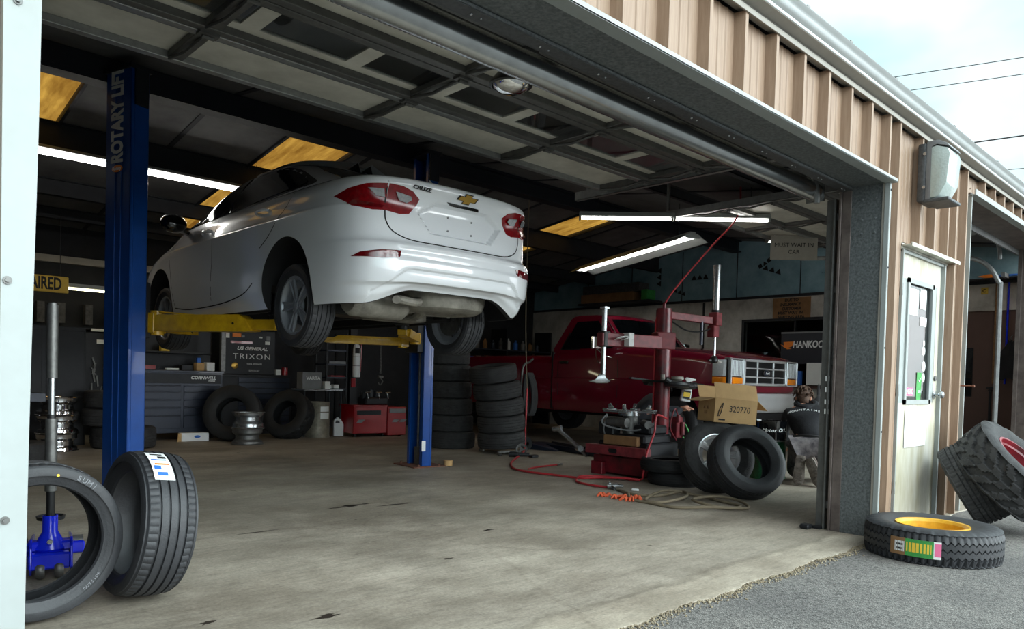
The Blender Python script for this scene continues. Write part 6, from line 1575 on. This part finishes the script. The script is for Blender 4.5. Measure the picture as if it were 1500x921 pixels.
# rack of clip boards / air filters under the sign
for i,x in enumerate((2.36,2.62,2.98,3.30,3.60)):
    simple('wall_binder','canvas','%s narrow grey case hanging on the back wall under the yellow sign' % ('leftmost','second','third','fourth','fifth')[i],'case',[(x,x+.10,10.42,10.56,1.66,1.96)])
simple('wall_shelf','dark_metal','dark wall shelf under the row of narrow grey cases','shelf',[(2.2,3.9,10.2,10.58,1.58,1.61)])
simple('paper_strip','paper','pale strip on the edge of the dark wall shelf','label',[(3.0,3.42,10.18,10.195,1.56,1.60)])
simple('steel_locker','dark_metal','tall dark locker behind the shiny steel rims','locker',[(1.7,2.65,9.0,9.5,0,1.55),(1.72,2.15,8.99,9.0,.04,1.5),(2.2,2.63,8.99,9.0,.04,1.5)])
simple('blue_bin','navy','blue tray on the left behind the jack handle','tray',[(1.55,1.98,7.9,8.2,.62,.72)])
o = thing('tool_board','dark tool board with two white labels and hanging tools, left of the lift column','tool board',(3.0,10.0,0))
b = MB(); b.box(-.1,.9,.2,.24,.3,1.55,.01); b.build('board','dark_metal',o)
for x in (.08,.42): b = MB(); b.box(x,x+.14,.19,.2,1.38,1.44); b.build('label','paper',o)
q = random.Random(9); b = MB()
for k in range(26): x = q.uniform(0,.75); z_ = q.uniform(.75,1.3); b.bar((x,.17,z_),(x+q.uniform(-.06,.06),.17,z_-q.uniform(.05,.2)),.02,.015)
b.build('hanging_tools','steel_dull',o)
# large navy tool chest with name plate
c = thing('tool_chest','large dark blue tool chest with wide drawers behind the left lift column','tool chest',(3.30,9.25,0))
b = MB(); b.box(0,1.27,.0,.62,.10,1.02,.006); b.box(-.02,1.29,-.02,.64,.985,1.02,.006); b.build('case','navy',c)
for x in (.1,1.15):
    b = MB(); b.cyl((x-.02,.1,.05),(x+.02,.1,.05),.05,n=16); b.box(x-.03,x+.03,.06,.14,.05,.10); b.build('caster','black',c)
b = MB(); b.box(.02,1.25,-.012,0,.83,.97,.003); tp = b.build('name_panel','dark_metal',c)
text('lettering','CORNWELL',.062,'paper',basis((.98,-.014,.915),(1,0,0),(0,0,1),(0,-1,0)),tp,bold=.03,sx=1.1,shear=.2); text('lettering','TOOLS',.032,'paper',basis((1.10,-.014,.868),(1,0,0),(0,0,1),(0,-1,0)),tp,bold=.03,shear=.2)
for (x0,x1) in ((.04,.66),(.70,1.23)):
    for k,(z0,z1) in enumerate(((.715,.80),(.60,.705),(.485,.59),(.37,.475),(.17,.36))):
        b = MB(); b.box(x0,x1,-.015,0,z0,z1,.004); b.box(x0+.01,x1-.01,-.028,-.012,z1-.018,z1-.006,.003); b.build('drawer','navy',c)
# hutch posts and back of the tool chest
c = thing('tool_hutch','dark open hutch with a grey steel frame standing on the tool chest','tool hutch',(3.30,9.25,1.021))
b = MB(); b.box(0,1.3,.55,.58,0,.62,.003); b.build('back_panel','dark_metal',c)
b = MB(); b.box(1.24,1.31,-.01,.06,0,.66,.004); b.box(0,.06,-.01,.06,0,.66,.004); b.box(0,1.31,-.01,.06,.60,.66,.004); b.build('frame','steel_dull',c)
for (nm,m,lab,bx_) in (('red_case','toolred','red tool case lying on the tool chest',(3.42,3.62,9.3,9.5,1.022,1.085)),('small_box','paper','white carton on the right end of the tool chest',(4.36,4.48,9.32,9.45,1.022,1.15)),('small_box','cardboard','brown box beside the white carton on the tool chest',(4.22,4.34,9.36,9.48,1.022,1.14)),('spray_can','bluelab','blue can at the back of the tool chest',(4.30,4.36,9.55,9.61,1.022,1.22)),('yellow_box','yellowlab','yellow box at the back left of the tool chest',(3.80,3.92,9.62,9.72,1.30,1.42)),('grinder','dark_metal','dark grinder on the tool chest',(4.02,4.18,9.4,9.5,1.022,1.10)),('paper_pad','paper','pale pad on the front edge of the tool chest',(3.76,3.94,9.28,9.34,1.022,1.05))):
    simple(nm,m,lab,lab.split()[1] if nm != 'paper_pad' else 'pad',[bx_])
simple('chest_shelf','dark_metal','dark shelf across the hutch, carrying the yellow box','shelf',[(3.36,4.5,9.5,9.79,1.27,1.298)])
# open white carton on the floor
o = thing('parts_carton','open white carton with a small oval print on the floor by the tool chest','carton',(4.06,9.02,0)); o.rotation_euler = (0,0,math.radians(-6))
b = MB(); b.box(-.18,.20,-.08,.08,0,.12,.003); b.build('box_body','white',o); b = MB(); b.ball((.04,-.082,.065),1,(.045,.003,.02),14); b.build('printed_mark','bluelab',o)
b = MB(); b.prism([(0,0),(.10,.0),(.08,.12),(.0,.12)], basis((-.18,-.08,0),(-.7,-.7,0),(0,0,1),(.7,-.7,0)), .004); b.build('flap','cardboard',o)
# second black cabinet with brand banner
c = thing('tool_cabinet','black tool cabinet with many slim drawers between the two mud tyres','tool cabinet',(4.72,9.72,0))
b = MB(); b.box(0,1.22,0,.6,.06,.98,.006); b.build('case','dark_metal',c)
b = MB(); b.box(.03,1.19,.03,.57,0,.06); b.build('plinth','black',c)
for k in range(9): b = MB(); b.box(.30,1.18,-.014,0,.12+k*.092,.20+k*.092,.003); b.build('drawer','navy',c)
b = MB(); b.box(.03,.27,-.012,0,.12,.94,.003); b.build('cabinet_door','dark_metal',c)
c = thing('top_box','black top box with white lettering on the lid above the slim-drawer cabinet','tool box',(4.80,9.76,.981))
b = MB(); b.box(0,.86,0,.5,0,.72,.006); b.build('case','dark_metal',c)
text('lettering','US GENERAL',.075,'paper',basis((.46,-.002,.42),(1,0,0),(0,0,1),(0,-1,0)),c,bold=.03,shear=.3,sx=1.2)
text('lettering','TRIXON',.12,'paper',basis((.46,-.002,.29),(1,0,0),(0,0,1),(0,-1,0)),c,sx=1.25,space=1.2)
text('lettering','TOOL STORAGE',.035,'paper',basis((.50,-.002,.17),(1,0,0),(0,0,1),(0,-1,0)),c)
text('lettering','SERVICE CART',.028,'paper',basis((.50,-.002,.06),(1,0,0),(0,0,1),(0,-1,0)),c)
for (x0,x1,z0,z1,m) in ((.13,.27,.60,.66,'orangelab'),(.10,.46,.50,.535,'toolred'),(.02,.08,.58,.66,'paper'),(.68,.76,.50,.55,'paper'),(.70,.77,.57,.64,'grey'),(.58,.63,.60,.625,'paper'),(.28,.33,.60,.63,'grey')):
    b = MB(); b.box(x0,x1,-.004,0,z0,z1); b.build('sticker',m,c)
b = MB(); b.lathe([(0,0),(.05,0),(.052,.012),(.03,.02),(0,.02)],20,basis((.17,-.004,.14),(1,0,0),(0,0,1),(0,-1,0))); b.build('brass_badge','gold',c)
for (nm,m,lab,bx_) in (('small_box','cardboard_dark','dull brown box on the cabinet right of the black top box',(5.60,5.68,9.8,9.9,.982,1.08)),('small_box','paper','pale box on the cabinet beside the red can',(5.70,5.79,9.80,9.9,.982,1.07))): simple(nm,m,lab,'box',[bx_])
b = MB(); b.cyl((5.88,9.85,.981),(5.88,9.85,1.11),.05,n=18); o = b.build('red_can','toolred'); tag(o,'red can at the right end of the slim-drawer cabinet top','can')
# small bench with steel top, drum under it
o = thing('small_bench','small bench with a bright steel top above the grey drum','bench',(6.12,9.15,0))
b = MB(); b.box(-.36,.36,-.22,.22,.745,.775,.004); b.build('bench_top','steel',o)
for x in (-.33,.33):
    for y in (-.19,.19): b = MB(); b.cyl((x,y,0),(x,y,.745),.015,n=8); b.build('leg','dark_metal',o)
o = thing('battery_box','grey printed battery carton on the small steel-topped bench','carton',(5.95,9.12,.776)); b = MB(); b.box(-.17,.17,-.1,.1,0,.27,.004); b.build('box_body','grey',o); text('lettering','VARTA',.08,'paper',basis((.02,-.102,.17),(1,0,0),(0,0,1),(0,-1,0)),o,bold=.02)
simple('small_box','paper','small white box at the right end of the steel-topped bench','box',[(6.20,6.30,9.05,9.14,.776,.90)])
o = thing('metal_drum','grey galvanised drum with a worn paper label, under the small bench','drum',(5.98,8.88,0))
b = MB(); b.lathe([(0,.01),(.19,.01),(.198,0),(.198,.015),(.192,.025),(.192,.18),(.197,.185),(.197,.195),(.192,.20),(.192,.40),(.197,.405),(.197,.415),(.192,.42),(.192,.55),(.198,.56),(.198,.57),(.185,.57),(.18,.55),(0,.55)],36); b.build('shell','drum_grey',o)
b = MB(); b.grid([[(.194*math.cos(a),.194*math.sin(a),z_) for a in [math.radians(255+4*k) for k in range(14)]] for z_ in (.30,.50)]); b.build('label','paper',o)
j = thing('coolant_jug','white plastic jug with a handle hole standing right of the grey drum','jug',(6.36,8.88,0)); j.rotation_euler = (0,0,math.radians(-20))
b = MB(); b.prism([(-.08,0),(.08,0),(.085,.02),(.085,.20),(.05,.26),(.03,.27),(.03,.29),(-.055,.29),(-.08,.25)], basis((0,.05,0),(1,0,0),(0,0,1),(0,-1,0)), .10, .012); b.build('bottle','white',j)
b = MB(); b.prism([(-.055,.215),(.01,.215),(.02,.235),(-.01,.262),(-.045,.262)], basis((0,-.048,0),(1,0,0),(0,0,1),(0,-1,0)), .006); b.build('handle_recess','black',j)
b = MB(); b.box(-.06,.06,-.054,-.05,.04,.18); b.build('label','paper',j); b = MB(); b.cyl((-.01,0,.285),(-.01,0,.31),.022,n=14); b.build('cap','white',j)
# shelving with odds and ends, extinguisher
o = thing('storage_rack','dark open rack with four shelves left of the fire extinguisher','rack',(6.50,9.55,0))
b = MB()
for z_ in (.75,.95,1.18,1.42): b.box(0,.42,0,.4,z_,z_+.025)
b.build('shelf_boards','navy',o)
for x in (0,.39):
    for y in (0,.37): b = MB(); b.box(x,x+.03,y,y+.03,0,1.75); b.build('upright','dark_metal',o)
for (bx_,m,lab) in (((6.56,6.90,9.56,9.7,1.206,1.25),'grey','grey tray on the upper shelf of the dark rack'),((6.60,6.88,9.56,9.7,.976,1.0),'toolred','red file set on the middle shelf of the dark rack'),((6.56,6.62,9.56,9.66,.776,.83),'paper','pale jar on the lowest shelf of the dark rack'),((6.66,6.76,9.56,9.66,.776,.84),'paper','white square box on the lowest shelf of the dark rack')): simple('shelf_item',m,lab,'shelf item',[bx_])
b = MB(); b.box(6.96,7.10,9.53,9.60,0,3.3); struct(b.build('wall_post','dark_metal'))
e = thing('fire_extinguisher','white cylinder extinguisher with a red top hanging beside the dark rack','fire extinguisher',(7.02,9.42,.98))
b = MB(); b.lathe([(0,0),(.06,0),(.068,.012),(.068,.50),(.05,.56),(.022,.59),(.02,.62),(0,.62)],24); b.build('cylinder','white',e)
b = MB(); b.box(-.03,.05,-.02,.02,.61,.65,.006); b.tube(smooth([(.02,0,.63),(.09,0,.60),(.09,0,.3),(.08,0,.1)],5),.010,8); b.box(-.05,.08,-.015,.015,.65,.67,.003); b.build('valve','toolred',e)
for z_ in (.20,.36): b = MB(); b.lathe([(.069,-.004),(.072,-.004),(.072,.004),(.069,.004)],24,T(0,0,z_),True); b.build('strap','black',e)
b = MB(); b.lathe([(.0695,0),(.0697,.10)],12,T(0,0,.42),a0=PI*1.2,a1=PI*1.6); b.build('label','ink',e)
b = MB(); b.box(6.98,7.06,9.5,9.53,.80,.96,.004); tag(b.build('red_tag','toolred'),'small red tag hanging below the white extinguisher','tag')
# red roller cabinet with an engine on top
c = thing('red_cabinet','low red roller cabinet with the greasy engine part on top','tool cabinet',(6.42,8.50,0)); c.rotation_euler = (0,0,math.radians(-4))
b = MB(); b.box(0,.62,0,.5,.06,.52,.008); b.box(.62,.98,-.02,.5,.02,.50,.008); b.box(-.01,.63,-.01,.5,.50,.53,.004); b.build('case','toolred',c)
b = MB(); b.box(.06,.50,-.012,0,.37,.44,.004); b.build('drawer','dark_metal',c)
b = MB(); b.box(.65,.96,-.032,-.02,.40,.47,.003); b.build('pocket','grey',c)
for (x,z_) in ((.05,.24),(.70,.24),(.84,.24)): b = MB(); b.prism([(0,0),(.10,.0),(.16,.05),(.04,.05)], basis((x,-.021 if x > .6 else -.001,z_),(1,0,0),(0,0,1),(0,-1,0)), .003); b.build('decal','grey',c)
for x in (.06,.56,.9): b = MB(); b.cyl((x,.08,.03),(x+.03,.08,.03),.03,n=14); b.build('caster','black',c)
o = thing('engine_part','greasy machine head with bright jaws standing on the low red cabinet','engine part',(6.92,8.72,.531))
q = random.Random(12); b = MB(); b.box(-.22,.22,-.14,.14,0,.12,.02); b.cyl((-.05,0,.12),(-.05,0,.24),.07,n=16)
for k in range(9): x = q.uniform(-.2,.2); y = q.uniform(-.12,.12); b.cyl((x,y,.1),(x,y,.1+q.uniform(.06,.18)),q.uniform(.015,.04),n=10)
b.build('block','dark_metal',o); b = MB()
for x in (-.24,-.02,.16): b.bar((x,-.12,.20),(x+.12,-.10,.205),.05,.02,bev=.004); b.bar((x+.05,-.12,.2),(x+.06,-.14,.10),.03,.02,bev=.004)
b.build('jaws','steel',o)
o = thing('hanging_chain','chain and hook hanging over the low red cabinet','chain',(7.18,8.9,0))
b = MB()
for k in range(26): b.lathe([(.012,-.003),(.018,-.003),(.018,.003),(.012,.003)],10,T(0,0,1.62-k*.022) @ (Rx(90) if k%2 else Ry(90)),True)
b.build('chain','steel_dull',o); b = MB(); b.box(-.05,.05,-.03,.03,.98,1.02,.01); b.tube(smooth([(0,0,.98),(.05,0,.92),(0,0,.86),(-.04,0,.90)],5),.010,8); b.build('hook','steel_dull',o)
# shelf with bottles beyond the pickup bed
bk = thing('parts_rack','dark parts rack against the back wall beyond the pickup bed','rack',(9.6,9.7,0))
b = MB()
for z_ in (.3,.75,1.2,1.62): b.box(0,2.7,0,.5,z_,z_+.03)
b.build('shelf_boards','navy',bk)
for x in (0,1.3,2.67): b = MB(); b.box(x,x+.04,0,.5,0,2.1 if x > 1 else 1.65); b.build('upright','dark_metal',bk)
q = random.Random(21); n_ = 0
cols_ = ['white','bluelab','grey','cardboard_dark','navy','canvas']
posn = ['first','second','third','fourth','fifth','sixth','seventh','eighth','ninth','tenth','eleventh']
cn = ['white','blue','grey','brown','navy','charcoal']
jugs = []
for k in range(11):
    x = 9.75+k*.225; h_ = q.uniform(.16,.27); m = cols_[k%6]
    b = MB(); b.lathe([(0,0),(.045,0),(.05,.01),(.05,h_*.7),(.022,h_*.85),(.02,h_),(0,h_)],12,T(x,9.86,1.651)); tag(b.build('bottle',m),'%s bottle on the top shelf of the parts rack, %s from the left' % (cn[k%6],posn[k]),'bottle','bottles on the parts rack')
for k in range(7):
    x = 9.68+k*.36+(.10 if k > 2 else 0); h_ = q.uniform(.2,.36); w_ = q.uniform(.09,.14)
    simple('parts_box',cols_[(k*5+3)%6],'%s parts box on the middle shelf of the parts rack, %s from the left' % (cn[(k*5+3)%6],posn[k]),'box',[(x,x+w_*2,9.74,10.0,1.231,1.231+h_)],group='boxes on the parts rack')
# long cartons high on the right wall shelf
sh_ = simple('wall_shelf','purlin','dark shelf high on the right wall carrying two long cartons','shelf',[(12.15,12.6,6.9,8.8,2.66,2.69)])
simple('long_carton','cardboard_dark','long brown carton lying lower on the high wall shelf','carton',[(12.2,12.55,7.35,8.75,2.691,2.88)]); simple('long_carton','canvas','dark long carton on top of the brown one on the high wall shelf','carton',[(12.2,12.55,7.2,8.7,2.881,3.06)]); simple('green_box','greenlab','small green box at the end of the high wall shelf','box',[(12.2,12.5,7.0,7.14,2.691,2.9)])

# ------------------------------------------------------------ right wall
# hand-lettered cardboard notice
def wallp(y, z, x=XW-.012): return wm(y, z, x)
n = thing('cardboard_notice','brown cardboard notice with hand-written capitals on the right wall','notice',(XW-.012,4.15,2.41))
b = MB(); b.box(-.006,.006,-.345,.345,-.20,.185); b.build('board','cardboard_dark',n)
for i,t_ in enumerate(('DUE TO','INSURANCE','CUSTOMER','MUST WAIT IN','WAITING AREA')): text('lettering',t_,.072,'ink',basis((-.0075,.02*(i%2),.14-i*.075),(0,-1,0),(0,0,1),(-1,0,0)),n,shear=.1,sx=.95,bold=.035)
n = thing('tyre_brand_sign','navy banner with an orange mark and white letters HANKOOK in the office window','sign',(12.50,3.55,1.72))
b = MB(); b.box(-.01,.01,-.62,.72,-.30,.26,.003); b.build('board','hankook',n)
b = MB(); b.box(-.016,-.008,-.62,.72,.235,.262); b.build('edge_strip','grey',n)
text('lettering','HANKOOK',.165,'white',basis((-.012,.185,.035),(0,-1,0),(0,0,1),(-1,0,0)),n,ext=.001,bold=.03,shear=.12,fit=.63)
b = MB()
for k in range(3): b.prism([(-.09+k*.035,.055-k*.0),(.02+k*.04,.06),(.0+k*.035,-.02),(-.04+k*.02,-.045),(-.075+k*.02,-.02)], basis((-.012-.001*k,.585,.03),(0,-1,0),(0,0,1),(-1,0,0)), .001)
b.prism([(-.15,.02),(.06,-.065),(-.02,-.07),(-.10,-.02)], basis((-.012,.585,.03),(0,-1,0),(0,0,1),(-1,0,0)), .001); b.build('logo','orangelab',n)
simple('white_poster','paper','white sheet leaning on the window sill below the navy banner','sheet',[(12.46,12.47,3.28,3.78,1.06,1.44)],bev=.001)
simple('blue_box','bluelab','blue box on the office window sill','box',[(12.50,12.58,3.90,4.02,1.051,1.30)]); simple('pale_box','soffit','pale box at the left end of the office window sill','box',[(12.50,12.58,4.10,4.24,1.051,1.28)])
b = MB(); b.bar((12.56,4.42,1.30),(12.56,3.9,1.62),.05,.02); tag(b.build('grey_brace','grey'),'grey diagonal brace behind the navy banner in the window','brace')
n = thing('paper_notice','paper notice with capitals hanging from the second overhead door','notice',(9.4,2.60,2.86)); n.rotation_euler = (0,0,math.radians(-50))
b = MB(); b.box(-.30,.30,-.002,.002,-.16,.16); b.build('sheet','soffit',n)
b = MB()
for x in (-.25,.25): b.cyl((x,0,.15),(x,0,.16),.003,n=6)
b.build('string','paper',n)
for i,t_ in enumerate(('MUST WAIT IN','CAR')): text('lettering',t_,.075,'ink',basis((0,-.004,.03-i*.09),(1,0,0),(0,0,1),(0,-1,0)),n)
# drain funnel and cart behind the kneeling person
o = thing('drain_funnel','grey funnel on a spike standing behind the kneeling person','funnel',(10.35,2.62,0))
b = MB(); b.lathe([(.14,.55),(.10,.66),(.05,.85),(.022,.90),(.02,1.02),(.006,1.08)],20); b.lathe([(.14,.55),(.145,.56),(.05,.87)],20); b.build('cone','canvas',o); b = MB(); b.cyl((0,0,0),(0,0,.56),.02,n=10); b.lathe([(0,0),(.16,0),(.16,.015),(0,.02)],20); b.build('stand','dark_metal',o)
o = thing('tube_cart','black tubular cart frame standing behind the kneeling person','cart',(10.9,2.45,0))
b = MB(); b.tube(smooth([(-.32,.1,.1),(-.32,.1,.80),(-.28,.1,.88),(.14,-.1,.88),(.18,-.12,.80),(.18,-.12,.1)],5),.014,8); b.tube([(-.32,.1,.55),(.18,-.12,.55)],.012,8); b.tube([(-.32,.1,.25),(.18,-.12,.25)],.012,8); b.build('frame','dark_metal',o)
for (x,y) in ((-.32,.1),(.18,-.12)): b = MB(); b.lathe([(0,-.02),(.07,-.02),(.07,.02),(0,.02)],18,basis((x,y,.07),(0,0,1),(1,0,0),(0,1,0))); b.build('wheel','rubber_dark',o)
# things on the wall seen through the second opening
n = thing('exit_plate','small square plate with a dark circular arrow on the wall above the brown door','sign',(XW-.004,1.19,2.52))
b = MB(); b.box(-.006,.006,-.045,.045,-.05,.05,.002); b.build('plate','signyellow',n); b = MB(); b.lathe([(.016,-.002),(.026,-.002),(.026,.002),(.016,.002)],20,basis((-.008,0,0),(0,-1,0),(0,0,1),(-1,0,0)),True,a0=.5,a1=5.6); b.build('arrow_ring','ink',n)
b = MB(); b.box(12.32,12.6,.35,1.5,2.657,2.671); struct(b.build('trim_7','purlin'))
o = thing('orange_broom','orange-headed push broom lying on the ledge above the brown door','broom',(12.40,1.10,2.70))
b = MB(); b.prism([(-.14,0),(.0,.028),(.12,.02),(.12,-.02),(0,-.028)], basis((0,0,0),(0,-1,0),(0,0,1),(-1,0,0)), .05, .004); b.build('head','orangelab',o); b = MB(); b.cyl((0,-.1,0),(0,-.55,.0),.016,n=10); b.build('handle','bluelab',o)
for (y,m,lab,z0) in ((1.03,'wood','brown wooden pole leaning on the wall beside the brown door',1.15),(.88,'jack_blue','blue pole hanging on the wall right of the wooden one',1.15)):
    b = MB(); b.cyl((XW-.04,y,z0),(XW-.03,y,2.62),.014,n=10); tag(b.build('wall_pole',m),lab,'pole')
o = thing('hanging_coat','black coat hanging on the wall at the right edge of the second opening','coat',(XW-.06,.80,1.55))
b = MB(); rows = []
for i in range(12):
    t = i/11; w = .05+.13*sstep(0,.5,t); rows.append([(-.03*math.sin(PI*k/8)*(1+.4*math.sin(k*2.3+i))-.01, -w+2*w*k/8, .22-.55*t+.02*math.sin(k*1.7)) for k in range(9)])
b.grid(rows); b.grid([[(0.01,p[1],p[2]) for p in r] for r in rows]); b.build('cloth','hoodie',o); b = MB(); b.tube(smooth([(0,0,.20),(.0,.02,.27),(0,0,.30)],4),.006,6); b.build('hook','steel_dull',o)
o = thing('standpipe','dark standpipe with a valve beside the brown door','pipe',(12.42,1.02,0)); b = MB(); b.cyl((0,0,0),(0,0,1.05),.018,n=10); b.cyl((-.05,0,1.05),(.05,0,1.05),.018,n=10); b.box(-.03,.03,-.05,.05,1.07,1.10,.004); b.build('pipe','dark_metal',o)
# bare trees across the lot, reflected in the glass
def tree(x, y, h, seed, label):
    q = random.Random(seed); b = MB(); t = thing('bare_tree', label, 'tree', (x,y,-.03))
    def br(p, d, L, r, lv):
        pts = [p]; dd = d.normalized()
        for k in range(4): dd = (dd+V((q.uniform(-.15,.15),q.uniform(-.15,.15),q.uniform(-.02,.12)))).normalized(); pts.append(pts[-1]+dd*L/4)
        b.tube(pts, [r*(1-.13*k) for k in range(5)], 5 if lv > 1 else 8, cap=False)
        if lv < 4:
            for k in range(4 if lv < 3 else 3): i = q.choice((2,3,4)); a = q.uniform(0,2*PI); sp = q.uniform(.4,.9); br(pts[i], dd+V((math.cos(a)*sp,math.sin(a)*sp,q.uniform(.0,.4))), L*q.uniform(.55,.75), r*.55, lv+1)
    br(V((0,0,0)), V((0,0,1)), h*.42, h*.018, 0); b.build('trunk_and_branches','bark',t)
for i,(x,y) in enumerate(((-4,-26),(2,-30),(9,-27),(16,-31),(23,-26),(31,-30),(40,-27))): tree(x,y,11+i%3,30+i,'bare tree across the lot, %s in the row behind the camera' % posn[i])
